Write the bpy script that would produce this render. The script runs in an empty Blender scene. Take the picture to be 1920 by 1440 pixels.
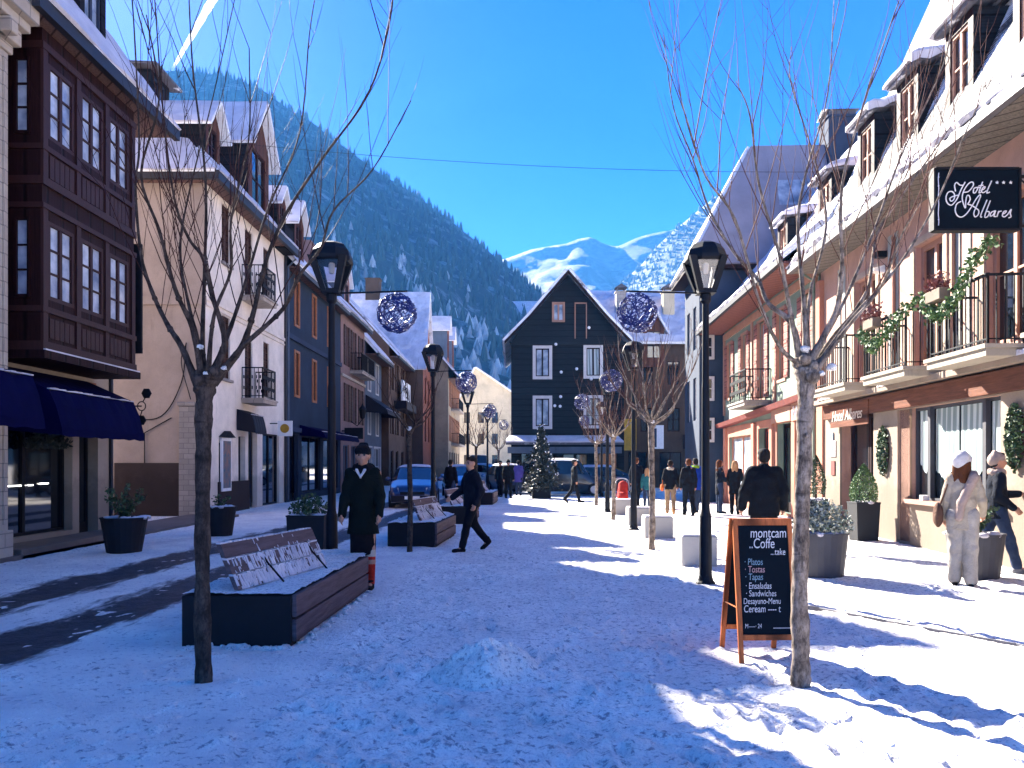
import bpy, bmesh, math, random
import numpy as np
from mathutils import Vector, Matrix

# ------------------------------------------------------------------ camera, sky, sun, exposure
S = bpy.context.scene
C = S.collection
R = math.radians
S.render.engine = 'CYCLES'
S.render.resolution_x, S.render.resolution_y = 1024, 768
S.cycles.use_denoising = True
S.cycles.max_bounces = 8
S.cycles.diffuse_bounces = 6
S.cycles.glossy_bounces = 3
S.cycles.transmission_bounces = 4
S.cycles.transparent_max_bounces = 12
S.cycles.volume_bounces = 0
S.cycles.caustics_reflective = False
S.cycles.caustics_refractive = False
cam = bpy.data.cameras.new('camera')
cam.sensor_width = 36
cam.lens = 28.125
cam.shift_y = 0.0771
cam.clip_start = 0.05
cam.clip_end = 30000
camo = bpy.data.objects.new('camera', cam)
camo.location = (0, 0, 1.6)
camo.rotation_euler = (R(90), 0, 0)
C.objects.link(camo)
S.camera = camo
SUN_AZ, SUN_EL = R(30), R(30)          # to the left of straight ahead, low winter sun
S.view_settings.view_transform = 'Standard'
S.view_settings.look = 'None'
S.view_settings.gamma = 1
S.view_settings.exposure = 3.25
wd = bpy.data.worlds.new('World')
S.world = wd
wd.use_nodes = True
wn, wl = wd.node_tree.nodes, wd.node_tree.links
wn.clear()
sky = wn.new('ShaderNodeTexSky')
sky.sky_type = 'NISHITA'
sky.sun_disc = False
sky.sun_elevation = SUN_EL
sky.sun_rotation = -SUN_AZ
sky.altitude = 2500
sky.air_density = 1.0
sky.dust_density = 0.7
sky.ozone_density = 6.0
hs = wn.new('ShaderNodeHueSaturation')
hs.inputs['Hue'].default_value = .525
hs.inputs['Saturation'].default_value = 1.29
hs.inputs['Value'].default_value = .66
bg = wn.new('ShaderNodeBackground')
bg.inputs['Strength'].default_value = 0.05
wo = wn.new('ShaderNodeOutputWorld')
wl.new(sky.outputs[0], hs.inputs['Color'])
wl.new(hs.outputs[0], bg.inputs['Color'])
wl.new(bg.outputs[0], wo.inputs['Surface'])
sl = bpy.data.lights.new('sun', 'SUN')
sl.energy = 4.5
sl.angle = R(0.5)
sl.color = (1.0, 0.93, 0.82)
slo = bpy.data.objects.new('sun', sl)
sdir = Vector((-math.sin(SUN_AZ) * math.cos(SUN_EL), math.cos(SUN_AZ) * math.cos(SUN_EL), math.sin(SUN_EL)))
slo.rotation_euler = sdir.to_track_quat('Z', 'Y').to_euler()
slo.location = (-20, 20, 40)
C.objects.link(slo)

# ------------------------------------------------------------------ helpers
rng = random.Random(7)


def W(px, py, Y):
    "a point of the street as surveyed from the photograph: picture column, row and its own distance"
    return Vector(((px - 960) / 1500 * Y, Y, 1.6 + (868 - py) / 1500 * Y))


def GY(py):
    return 2400.0 / (py - 868)


def GP(px, py):
    Y = GY(py)
    return Vector(((px - 960) / 1500 * Y, Y, 0))


class Frame:
    "facade frame: u along the facade, d outwards, z up"
    def __init__(s, ox, oy, tx, ty, side):
        l = math.hypot(tx, ty)
        s.o = (ox, oy)
        s.t = (tx / l, ty / l)
        s.n = (s.t[1], -s.t[0]) if side == 'L' else (-s.t[1], s.t[0])

    def __call__(s, u, d, z):
        return (s.o[0] + s.t[0] * u + s.n[0] * d, s.o[1] + s.t[1] * u + s.n[1] * d, z)


class MB:
    def __init__(s, F=None):
        s.v, s.f, s.m, s.F, s.cm, s.g = [], [], [], F, 0, []

    def add(s, vs, fs):
        b = len(s.v)
        if s.F:
            vs = [s.F(*p) for p in vs]
        s.v += [tuple(p) for p in vs]
        s.f += [tuple(i + b for i in f) for f in fs]
        s.m += [s.cm] * len(fs)
        s.g.append((b, len(s.v), len(s.f) - len(fs), len(s.f)))
        return s

    def box(s, a0, a1, b0, b1, c0, c1):
        s.add([(a0, b0, c0), (a1, b0, c0), (a1, b1, c0), (a0, b1, c0), (a0, b0, c1), (a1, b0, c1), (a1, b1, c1), (a0, b1, c1)],
              [(0, 3, 2, 1), (4, 5, 6, 7), (0, 1, 5, 4), (1, 2, 6, 5), (2, 3, 7, 6), (3, 0, 4, 7)])
        return s

    def hexa(s, lo, hi):
        "box from four bottom and four top points"
        s.add(list(lo) + list(hi), [(0, 3, 2, 1), (4, 5, 6, 7), (0, 1, 5, 4), (1, 2, 6, 5), (2, 3, 7, 6), (3, 0, 4, 7)])
        return s

    def quad(s, *p):
        s.add(p, [tuple(range(len(p)))])
        return s

    def prism(s, pts, off):
        "polygon pts extruded by the vector off"
        n = len(pts)
        q = [tuple(a + b for a, b in zip(p, off)) for p in pts]
        s.add(list(pts) + q, [tuple(range(n))[::-1], tuple(range(n, 2 * n))] + [(i, (i + 1) % n, n + (i + 1) % n, n + i) for i in range(n)])
        return s

    def tube(s, path, rad, n=6, cap=True):
        P = [Vector(p) for p in path]
        if not hasattr(rad, '__len__'):
            rad = [rad] * len(P)
        ref = Vector((0.31, 0.17, 0.93)).normalized()
        vs, fs = [], []
        for i, p in enumerate(P):
            t = (P[min(i + 1, len(P) - 1)] - P[max(i - 1, 0)])
            if t.length < 1e-9:
                t = Vector((0, 0, 1))
            t.normalize()
            a = t.cross(ref)
            if a.length < 0.05:
                a = t.cross(Vector((1, 0, 0)))
            a.normalize()
            b = t.cross(a)
            for k in range(n):
                w = 2 * math.pi * k / n
                vs.append(p + (a * math.cos(w) + b * math.sin(w)) * rad[i])
        for i in range(len(P) - 1):
            for k in range(n):
                fs.append((i * n + k, i * n + (k + 1) % n, (i + 1) * n + (k + 1) % n, (i + 1) * n + k))
        if cap:
            fs.append(tuple(range(n))[::-1])
            fs.append(tuple(range((len(P) - 1) * n, len(P) * n)))
        s.add(vs, fs)
        return s

    def lathe(s, prof, c=(0, 0, 0), n=16, sx=1, sy=1, rot=0):
        vs, fs = [], []
        for r, z in prof:
            for k in range(n):
                w = 2 * math.pi * k / n + rot
                vs.append((c[0] + r * sx * math.cos(w), c[1] + r * sy * math.sin(w), c[2] + z))
        for i in range(len(prof) - 1):
            for k in range(n):
                fs.append((i * n + k, i * n + (k + 1) % n, (i + 1) * n + (k + 1) % n, (i + 1) * n + k))
        fs.append(tuple(range(n))[::-1])
        fs.append(tuple(range((len(prof) - 1) * n, len(prof) * n)))
        s.add(vs, fs)
        return s

    def ball(s, c, r, n=8, m=5, sz=1, sx=1, sy=1, jit=0, rg=None):
        prof = []
        vs, fs = [], []
        vs.append((c[0], c[1], c[2] - r * sz))
        for i in range(1, m):
            a = math.pi * i / m - math.pi / 2
            for k in range(n):
                w = 2 * math.pi * k / n
                q = r * (1 + (rg.uniform(-jit, jit) if rg else 0))
                vs.append((c[0] + q * sx * math.cos(a) * math.cos(w), c[1] + q * sy * math.cos(a) * math.sin(w), c[2] + q * sz * math.sin(a)))
        vs.append((c[0], c[1], c[2] + r * sz))
        L = len(vs) - 1
        for k in range(n):
            fs.append((0, 1 + (k + 1) % n, 1 + k))
            fs.append((L, L - n + k, L - n + (k + 1) % n))
        for i in range(m - 2):
            for k in range(n):
                fs.append((1 + i * n + k, 1 + i * n + (k + 1) % n, 1 + (i + 1) * n + (k + 1) % n, 1 + (i + 1) * n + k))
        s.add(vs, fs)
        return s

    def leaf(s, c, size, rg, up=0.3):
        a = Vector((rg.gauss(0, 1), rg.gauss(0, 1), rg.gauss(0, 1) + up)).normalized()
        b = a.cross(Vector((rg.gauss(0, 1), rg.gauss(0, 1), rg.gauss(0, 1)))).normalized()
        c = Vector(c)
        s.add([c - a * size * .5, c + b * size * .3, c + a * size * .5, c - b * size * .3], [(0, 1, 2, 3)])
        return s

    def build_each(s, name, mats, parent, **k):
        "every added shape as an object of its own"
        for a, b, c, d in s.g:
            q = MB()
            q.v, q.f, q.m = s.v[a:b], [tuple(i - a for i in f) for f in s.f[c:d]], s.m[c:d]
            q.build(name, mats, parent, **k)

    def build(s, name, mats, parent=None, at=None, smooth=False, recalc=True):
        if not isinstance(mats, (list, tuple)):
            mats = [mats]
        org = Vector((0, 0, 0))
        p = parent
        while p is not None:
            org += p.location
            p = p.parent
        if at is not None:
            org = Vector(at)
        me = bpy.data.meshes.new(name)
        me.from_pydata([(v[0] - org[0], v[1] - org[1], v[2] - org[2]) for v in s.v], [], s.f)
        for m in mats:
            me.materials.append(m)
        me.polygons.foreach_set('material_index', [min(i, len(mats) - 1) for i in s.m])
        if recalc:
            bm = bmesh.new()
            bm.from_mesh(me)
            bmesh.ops.recalc_face_normals(bm, faces=bm.faces)
            bm.to_mesh(me)
            bm.free()
        if smooth:
            me.polygons.foreach_set('use_smooth', [True] * len(me.polygons))
        me.update()
        o = bpy.data.objects.new(name, me)
        C.objects.link(o)
        if parent is not None:
            o.parent = parent
        elif at is not None:
            o.location = org
        return o


def tag(o, label=None, cat=None, group=None, kind=None):
    if label:
        o['label'] = label
    if cat:
        o['category'] = cat
    if group:
        o['group'] = group
    if kind:
        o['kind'] = kind
    return o


def thing(name, label, cat, loc, group=None):
    o = bpy.data.objects.new(name, None)
    o.empty_display_size = 0.2
    o.location = loc
    C.objects.link(o)
    return tag(o, label, cat, group)


def dup(o, loc=None, rz=None, label=None, parent=None):
    c = o.copy()
    C.objects.link(c)
    if parent is not None:
        c.parent = parent
    if loc is not None:
        c.location = loc
    if rz is not None:
        c.rotation_euler[2] = rz
    if label:
        c['label'] = label
    for ch in [k for k in C.objects if k.parent == o]:
        dup(ch, parent=c)
    return c


def bev(o, w=0.01, seg=2):
    m = o.modifiers.new('bevel', 'BEVEL')
    m.width = w
    m.segments = seg
    m.limit_method = 'ANGLE'
    m.angle_limit = R(40)
    return o


# ------------------------------------------------------------------ materials
def newmat(name):
    m = bpy.data.materials.new(name)
    m.use_nodes = True
    nt = m.node_tree
    return m, nt.nodes, nt.links, nt.nodes['Principled BSDF']


def noise(N, L, scale, detail=4, rough=.55, vec=None, stretch=None):
    n = N.new('ShaderNodeTexNoise')
    n.inputs['Scale'].default_value = scale
    n.inputs['Detail'].default_value = detail
    n.inputs['Roughness'].default_value = rough
    if vec is None:
        vec = N.new('ShaderNodeTexCoord').outputs['Object']
    if stretch:
        mp = N.new('ShaderNodeMapping')
        mp.inputs['Scale'].default_value = stretch
        L.new(vec, mp.inputs['Vector'])
        vec = mp.outputs[0]
    L.new(vec, n.inputs['Vector'])
    return n.outputs['Fac']


def ramp(N, L, fac, stops):
    r = N.new('ShaderNodeValToRGB')
    e = r.color_ramp.elements
    e[0].position, e[0].color = stops[0][0], (*stops[0][1], 1)
    e[1].position, e[1].color = stops[-1][0], (*stops[-1][1], 1)
    for p, c in stops[1:-1]:
        k = e.new(p)
        k.color = (*c, 1)
    L.new(fac, r.inputs[0])
    return r.outputs[0]


def mixc(N, L, fac, a, b):
    m = N.new('ShaderNodeMix')
    m.data_type = 'RGBA'
    for sock, val in ((m.inputs[0], fac), (m.inputs[6], a), (m.inputs[7], b)):
        if isinstance(val, (int, float)):
            sock.default_value = val
        elif isinstance(val, tuple):
            sock.default_value = (*val, 1)
        else:
            L.new(val, sock)
    return m.outputs[2]


def bump(N, L, B, h, strength=.3, dist=.02):
    b = N.new('ShaderNodeBump')
    b.inputs['Strength'].default_value = strength
    b.inputs['Distance'].default_value = dist
    L.new(h, b.inputs['Height'])
    L.new(b.outputs[0], B.inputs['Normal'])


def mat(name, col, rough=.8, var=.25, scale=2.0, bs=30, bstr=.25, spec=.3, metal=0, stretch=None, col2=None, coat=0, bdist=.01):
    m, N, L, B = newmat(name)
    a = tuple(c * (1 - var) for c in col) if col2 is None else col2
    f = noise(N, L, scale, 6, .6, stretch=stretch)
    L.new(ramp(N, L, f, [(.3, a), (.65, col)]), B.inputs['Base Color'])
    B.inputs['Roughness'].default_value = rough
    B.inputs['Specular IOR Level'].default_value = spec
    B.inputs['Metallic'].default_value = metal
    if coat:
        B.inputs['Coat Weight'].default_value = coat
        B.inputs['Coat Roughness'].default_value = .05
    if bstr:
        bump(N, L, B, noise(N, L, bs, 5, .65, stretch=stretch), bstr, bdist)
    return m


def mat_glass(name, col=(.012, .016, .022), rough=.04, col2=None, wave=0):
    m, N, L, B = newmat(name)
    if col2:
        if wave:
            w = N.new('ShaderNodeTexWave')
            w.inputs['Scale'].default_value = wave
            w.inputs['Distortion'].default_value = 2.5
            w.inputs['Detail'].default_value = 2
            w.bands_direction = 'DIAGONAL'
            mp = N.new('ShaderNodeMapping')
            mp.inputs['Scale'].default_value = (1, 1, .04)
            L.new(N.new('ShaderNodeTexCoord').outputs['Object'], mp.inputs[0])
            L.new(mp.outputs[0], w.inputs[0])
            f = w.outputs['Fac']
        else:
            f = noise(N, L, 2.2, 3)
        L.new(ramp(N, L, f, [(.35, col), (.7, col2)]), B.inputs['Base Color'])
    else:
        B.inputs['Base Color'].default_value = (*col, 1)
    B.inputs['Roughness'].default_value = .5 if col2 else rough
    B.inputs['Specular IOR Level'].default_value = .5
    B.inputs['Coat Weight'].default_value = .5
    B.inputs['Coat Roughness'].default_value = .03
    bump(N, L, B, noise(N, L, 1.5, 2), .05, .02)
    return m


def mat_snow(name, dirt=.0, amt=1, specks=True, gs=1.0):
    m, N, L, B = newmat(name)
    f1 = noise(N, L, 1.1 * gs, 6, .6)
    c = ramp(N, L, f1, [(.32, (.82 - .25 * dirt, .76 - .25 * dirt, .72 - .25 * dirt)), (.62, (.98, .93, .87))])
    if specks:
        f2 = noise(N, L, 17 * gs, 7, .72)
        k = ramp(N, L, f2, [(.385, (1, 1, 1)), (.47, (0, 0, 0))])
        c = mixc(N, L, k, c, (.30, .30, .33))
        f3 = noise(N, L, 5.5 * gs, 8, .75)
        k = ramp(N, L, f3, [(.34, (.8, .8, .8)), (.43, (0, 0, 0))])
        c = mixc(N, L, k, c, (.42, .41, .44))
        f4 = noise(N, L, 55 * gs, 5, .7)
        c = mixc(N, L, ramp(N, L, f4, [(.38, (.45,) * 3), (.50, (0,) * 3)]), c, (.40, .40, .44))
        f5 = noise(N, L, .45 * gs, 5, .6)
        c = mixc(N, L, ramp(N, L, f5, [(.52, (0,) * 3), (.70, (.3,) * 3)]), c, (.56, .54, .57))
    L.new(c, B.inputs['Base Color'])
    B.inputs['Roughness'].default_value = .75
    B.inputs['Specular IOR Level'].default_value = .25
    if specks:
        h = N.new('ShaderNodeMath')
        h.operation = 'ADD'
        L.new(noise(N, L, 8 * gs, 8, .72), h.inputs[0])
        L.new(noise(N, L, 38 * gs, 4, .6), h.inputs[1])
        bump(N, L, B, h.outputs[0], .65, .045)
    else:
        bump(N, L, B, noise(N, L, 7, 7, .65), .45, .06)
    return m


def mat_roof(name, snow=.5, slate=(.11, .105, .12), sc=.9, rows=5.0):
    "slate roof with patchy snow lying on it"
    m, N, L, B = newmat(name)
    tc = N.new('ShaderNodeTexCoord').outputs['Object']
    w = N.new('ShaderNodeTexWave')
    w.bands_direction = 'Z'
    w.inputs['Scale'].default_value = rows
    w.inputs['Distortion'].default_value = .6
    w.inputs['Detail Scale'].default_value = 4
    L.new(tc, w.inputs[0])
    s1 = mixc(N, L, noise(N, L, 6, 5, .7), tuple(c * .55 for c in slate), tuple(c * 1.5 for c in slate))
    s1 = mixc(N, L, ramp(N, L, w.outputs['Fac'], [(.0, (.6,) * 3), (.25, (0,) * 3)]), s1, (.03, .03, .035))
    a = N.new('ShaderNodeMath')
    a.operation = 'MULTIPLY_ADD'
    L.new(noise(N, L, sc, 8, .68), a.inputs[0])
    a.inputs[1].default_value = 1.0
    L.new(ramp(N, L, w.outputs['Fac'], [(0, (0,) * 3), (1, (.12,) * 3)]), a.inputs[2])
    t = .66 - .36 * snow
    k = ramp(N, L, a.outputs[0], [(t, (0,) * 3), (t + .07, (1,) * 3)])
    L.new(mixc(N, L, k, s1, (.84, .85, .88)), B.inputs['Base Color'])
    B.inputs['Roughness'].default_value = .7
    B.inputs['Specular IOR Level'].default_value = .25
    h = N.new('ShaderNodeMath')
    h.operation = 'ADD'
    L.new(k, h.inputs[0])
    L.new(w.outputs['Fac'], h.inputs[1])
    bump(N, L, B, h.outputs[0], .5, .03)
    return m


def mat_wood(name, col, rough=.6, plank=7.0, axis='X', var=.45):
    "boards: grain stretched along the plank and dark joints"
    m, N, L, B = newmat(name)
    tc = N.new('ShaderNodeTexCoord').outputs['Object']
    st = {'X': (9, 9, .7), 'Z': (.7, .7, 9)}[axis]
    g = noise(N, L, 3, 6, .65, tc, st)
    w = N.new('ShaderNodeTexWave')
    w.bands_direction = 'DIAGONAL' if axis == 'X' else 'Z'
    w.inputs['Scale'].default_value = plank / 6.28
    mp = N.new('ShaderNodeMapping')
    mp.inputs['Scale'].default_value = (1.7, 1.7, 0) if axis == 'X' else (0, 0, 1)
    L.new(tc, mp.inputs[0])
    L.new(mp.outputs[0], w.inputs[0])
    c = ramp(N, L, g, [(.3, tuple(x * (1 - var) for x in col)), (.7, tuple(x * 1.25 for x in col))])
    j = ramp(N, L, w.outputs['Fac'], [(0, (1,) * 3), (.08, (0,) * 3)])
    L.new(mixc(N, L, j, c, tuple(x * .25 for x in col)), B.inputs['Base Color'])
    B.inputs['Roughness'].default_value = rough
    B.inputs['Specular IOR Level'].default_value = .1
    h = N.new('ShaderNodeMath')
    h.operation = 'SUBTRACT'
    L.new(g, h.inputs[0])
    L.new(j, h.inputs[1])
    bump(N, L, B, h.outputs[0], .4, .012)
    return m


def mat_plaster(name, col, stain=.35, rough=.9, bstr=.3):
    m, N, L, B = newmat(name)
    f = noise(N, L, .7, 7, .62)
    g = noise(N, L, 1.6, 6, .65, stretch=(2.2, 2.2, .35))
    c = ramp(N, L, f, [(.3, tuple(x * (1 - stain) for x in col)), (.6, col)])
    k = ramp(N, L, g, [(.58, (0,) * 3), (.75, (.55,) * 3)])
    L.new(mixc(N, L, k, c, tuple(x * .55 for x in col)), B.inputs['Base Color'])
    B.inputs['Roughness'].default_value = rough
    B.inputs['Specular IOR Level'].default_value = .2
    sp = N.new('ShaderNodeSeparateXYZ')                  # splash dirt and damp along the foot of the wall
    L.new(N.new('ShaderNodeTexCoord').outputs['Object'], sp.inputs[0])
    ma = N.new('ShaderNodeMath')
    ma.operation = 'MULTIPLY_ADD'
    L.new(noise(N, L, 2.2, 7, .7), ma.inputs[0])
    ma.inputs[1].default_value = -2.0
    L.new(sp.outputs[2], ma.inputs[2])
    dk = ramp(N, L, ma.outputs[0], [(0, (.55,) * 3), (.35, (0,) * 3)])
    cur = B.inputs['Base Color'].links[0].from_socket
    L.new(mixc(N, L, dk, cur, tuple(x * .45 for x in col)), B.inputs['Base Color'])
    crk = noise(N, L, 1.1, 9, .8)
    dk2 = ramp(N, L, crk, [(.485, (0,) * 3), (.50, (.35,) * 3), (.515, (0,) * 3)])
    cur = B.inputs['Base Color'].links[0].from_socket
    L.new(mixc(N, L, dk2, cur, tuple(x * .6 for x in col)), B.inputs['Base Color'])
    bump(N, L, B, noise(N, L, 14, 8, .7), bstr, .02)
    return m


def mat_stone(name, c1, c2, mortar, sc=1.6):
    m, N, L, B = newmat(name)
    b = N.new('ShaderNodeTexBrick')
    b.inputs['Scale'].default_value = sc
    b.inputs['Color1'].default_value = (*c1, 1)
    b.inputs['Color2'].default_value = (*c2, 1)
    b.inputs['Mortar'].default_value = (*mortar, 1)
    b.inputs['Mortar Size'].default_value = .012
    mp = N.new('ShaderNodeMapping')
    sp = N.new('ShaderNodeSeparateXYZ')
    cb = N.new('ShaderNodeCombineXYZ')
    ad = N.new('ShaderNodeMath')
    L.new(N.new('ShaderNodeTexCoord').outputs['Object'], sp.inputs[0])
    L.new(sp.outputs[0], ad.inputs[0])
    L.new(sp.outputs[1], ad.inputs[1])
    L.new(ad.outputs[0], cb.inputs[0])
    L.new(sp.outputs[2], cb.inputs[1])
    L.new(cb.outputs[0], mp.inputs[0])
    L.new(mp.outputs[0], b.inputs[0])
    f = noise(N, L, 4, 6, .65)
    L.new(mixc(N, L, ramp(N, L, f, [(.35, (.5,) * 3), (.65, (0,) * 3)]), b.outputs[0], tuple(x * .6 for x in c1)), B.inputs['Base Color'])
    B.inputs['Roughness'].default_value = .9
    bump(N, L, B, noise(N, L, 12, 7, .7), .4, .02)
    return m


def mat_emit(name, col, st):
    m, N, L, B = newmat(name)
    B.inputs['Base Color'].default_value = (*col, 1)
    B.inputs['Emission Color'].default_value = (*col, 1)
    B.inputs['Emission Strength'].default_value = st
    return m


def mat_leaf(name, c1, c2, rough=.6):
    m, N, L, B = newmat(name)
    i = N.new('ShaderNodeNewGeometry')
    L.new(mixc(N, L, i.outputs['Random Per Island'], c1, c2), B.inputs['Base Color'])
    B.inputs['Roughness'].default_value = rough
    return m


def mat_bark(name, dark, light, mid):
    m, N, L, B = newmat(name)
    tc = N.new('ShaderNodeTexCoord').outputs['Object']
    f = noise(N, L, 9, 8, .7, tc, (1.6, 1.6, .9))
    g = noise(N, L, 30, 6, .7, tc, (1.5, 1.5, .5))
    h = noise(N, L, 6, 3, .5, tc, (.6, .6, 3.2))
    c = ramp(N, L, f, [(.36, dark), (.47, mid), (.60, light)])
    c = mixc(N, L, ramp(N, L, g, [(.36, (.8,) * 3), (.5, (0,) * 3)]), c, dark)
    c = mixc(N, L, ramp(N, L, h, [(.60, (0,) * 3), (.68, (.6,) * 3)]), c, tuple(x * .6 for x in dark))
    L.new(c, B.inputs['Base Color'])
    B.inputs['Roughness'].default_value = .9
    B.inputs['Specular IOR Level'].default_value = .1
    a = N.new('ShaderNodeMath')
    a.operation = 'ADD'
    L.new(f, a.inputs[0])
    L.new(g, a.inputs[1])
    bump(N, L, B, a.outputs[0], .8, .02)
    return m


M = {}
M['snow'] = mat_snow('trodden_snow', .15)
M['snow_soft'] = mat('roof_snow', (.64, .61, .65), .8, .2, 1.3, bs=6, bstr=.45, bdist=.06, col2=(.40, .385, .44))
M['snow_lump'] = mat_snow('grainy_snow', .1, gs=2.2)
M['slate_snow'] = mat_roof('slate_patchy_snow', .20, (.045, .045, .05))
M['slate_white'] = mat_roof('slate_mostly_snow', .95)
M['slate_half'] = mat_roof('slate_half_snow', .7)
M['snow_thin_shaded'] = mat('shaded_thin_snow_on_slate', (.23, .22, .27), .8, .22, 1.2, bs=9, bstr=.3)  # thin snow, with the hip slope's lilac shade put into its colour
M['slate'] = mat_roof('slate_bare', .05)
M['darkwood'] = mat_wood('dark_brown_boards', (.019, .006, .006), .6, 5)
M['bay_frame'] = mat('bay_red_brown_frame', (.034, .008, .007), .6, .4, 6, stretch=(3, 3, .5))
M['blackwood'] = mat_wood('charred_black_boards', (.012, .013, .017), .8, 6, 'Z')
M['brownwood'] = mat_wood('red_brown_boards', (.10, .036, .022), .6, 6)
M['soffit'] = mat_wood('brown_soffit_boards', (.17, .10, .085), .7, 6)
M['gutter'] = mat('dark_gutter', (.02, .022, .03), .5, .3, 3, bstr=.1)
M['beige'] = mat_plaster('beige_plaster', (.36, .29, .23))
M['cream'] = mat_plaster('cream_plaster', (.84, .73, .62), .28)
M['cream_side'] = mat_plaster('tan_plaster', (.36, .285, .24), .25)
M['bluewall'] = mat_plaster('slate_blue_plaster', (.022, .037, .062), .3)
M['pinkwall'] = mat_plaster('dusky_pink_plaster', (.27, .165, .145), .3)
M['greyblue'] = mat_plaster('grey_blue_plaster', (.10, .13, .18), .3)
M['brownwall'] = mat_plaster('ochre_brown_plaster', (.15, .09, .06), .35)
M['orangewall'] = mat_plaster('rust_boards', (.22, .07, .04), .35)
M['yellowwall'] = mat_plaster('pale_ochre_plaster', (.33, .255, .17), .35)
M['farcream'] = mat_plaster('far_cream_plaster', (.62, .50, .32), .3)
M['peach'] = mat_plaster('peach_plaster', (.45, .265, .205), .3)
M['greybeige'] = mat_plaster('grey_beige_plaster', (.27, .21, .165), .3)
M['mint'] = mat_plaster('mint_green_plaster', (.20, .255, .20), .25)
M['salmon'] = mat_plaster('salmon_plaster', (.42, .185, .125), .25)
M['salmon_trim'] = mat('salmon_trim', (.38, .20, .135), .7, .2, 4)
M['redtrim'] = mat('red_orange_trim', (.17, .034, .026), .6, .3, 4)
M['fascia'] = mat_wood('red_brown_fascia', (.13, .052, .032), .5, 3, 'Z')
M['darkblue'] = mat_plaster('dark_blue_plaster', (.035, .05, .085), .3)
M['darkbrown'] = mat_plaster('dark_brown_stone', (.075, .048, .034), .45)
M['stone'] = mat_stone('grey_stone', (.32, .28, .25), (.24, .21, .19), (.12, .11, .10))
M['stonepil'] = mat_stone('pale_stone', (.44, .37, .30), (.36, .30, .25), (.2, .17, .15), 1.1)
M['plinth'] = mat_plaster('dark_plinth', (.05, .035, .03), .4)
M['concrete'] = mat_plaster('pale_concrete', (.50, .48, .46), .2)
M['black'] = mat('black_iron', (.009, .010, .013), .6, .4, 8, spec=.15)
M['lampblack'] = mat('lamp_navy_black', (.005, .007, .013), .55, .4, 6, spec=.15)
M['pot'] = mat('anthracite_pot', (.008, .009, .013), .7, .3, 4)
M['potgrey'] = mat('grey_pot', (.045, .045, .056), .6, .25, 4)
M['white'] = mat('white_paint', (.78, .77, .76), .6, .12, 5)
M['shutter'] = mat_wood('brown_shutter', (.075, .040, .030), .6, 9, 'Z')
M['shutterpink'] = mat_wood('pink_brown_shutter', (.30, .125, .10), .6, 9, 'Z')
M['shutterdark'] = mat_wood('dark_red_shutter', (.10, .028, .024), .6, 9, 'Z')
M['orangewin'] = mat('orange_window_frame', (.36, .135, .055), .6, .35, 6)
M['whiteframe'] = mat('white_window_frame', (.55, .53, .53), .6, .15, 5)
M['glass'] = mat_glass('dark_glass', (.006, .008, .012))
M['glass_sky'] = mat_glass('curtained_glass', (.10, .14, .20), col2=(.45, .50, .58))
M['glass_bay'] = mat_glass('bay_glass', (.12, .16, .26), col2=(.55, .60, .70))
M['glass_curtain'] = mat_glass('white_curtain_glass', (.16, .21, .21), col2=(.42, .47, .46), wave=3.2)
M['glass_orange'] = mat_glass('shuttered_glass', (.12, .05, .025), col2=(.33, .14, .06))
M['awning'] = mat('navy_canvas', (.002, .002, .034), .85, .3, 3, bs=60, spec=.05)
M['awningblack'] = mat('black_canvas', (.008, .009, .016), .7, .3, 3)
M['bark'] = mat_bark('grey_brown_bark', (.020, .015, .014), (.085, .062, .052), (.042, .032, .028))
M['barklight'] = mat_bark('pale_mottled_bark', (.055, .042, .036), (.29, .235, .20), (.16, .125, .10))
M['twig'] = mat('red_brown_twig', (.10, .045, .037), .7, .4, 20, bstr=0, spec=.05)
M['twigdark'] = mat('dark_twig', (.045, .021, .021), .7, .4, 20, bstr=0, spec=.05)
M['chalk'] = mat('chalkboard_black', (.004, .008, .014), .85, .35, 3, bs=8, spec=.06)
M['chalkwhite'] = mat('white_chalk', (.62, .62, .66), .9, .4, 30)
M['chalkblue'] = mat('blue_chalk', (.22, .34, .42), .9, .4, 30)
M['chalkpink'] = mat('pink_chalk', (.50, .30, .30), .9, .4, 30)
M['orangewood'] = mat_wood('orange_varnished_wood', (.40, .115, .038), .45, 2)
M['benchwood'] = mat_wood('weathered_bench_plank', (.105, .075, .082), .7, 2, 'Z')
M['benchblack'] = mat('bench_dark_concrete', (.008, .008, .011), .85, .4, 3, bs=40)
M['steel'] = mat('brushed_steel', (.35, .36, .4), .4, .2, 9, metal=.8, bstr=.05)
M['ballblue'] = mat('blue_tinsel', (.003, .013, .15), .35, .5, 12, spec=.6, bstr=0)
M['ballwhite'] = mat('white_bulb', (.72, .74, .86), .3, .1, 12, bstr=0)
M['skin'] = mat('skin', (.42, .21, .14), .55, .15, 8, bs=60, bstr=.1)
M['tread'] = mat('rubber_black', (.012, .012, .014), .85, .3, 9)
M['leafdark'] = mat_leaf('dark_leaf', (.012, .030, .012), (.05, .10, .03))
M['leafmid'] = mat_leaf('mid_leaf', (.03, .07, .02), (.10, .19, .05))
M['leafvar'] = mat_leaf('variegated_leaf', (.02, .05, .025), (.42, .44, .36))
M['leafred'] = mat_leaf('reddish_leaf', (.10, .03, .03), (.26, .08, .06))
M['fir'] = mat_leaf('fir_needles', (.003, .008, .008), (.011, .022, .017))
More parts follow.
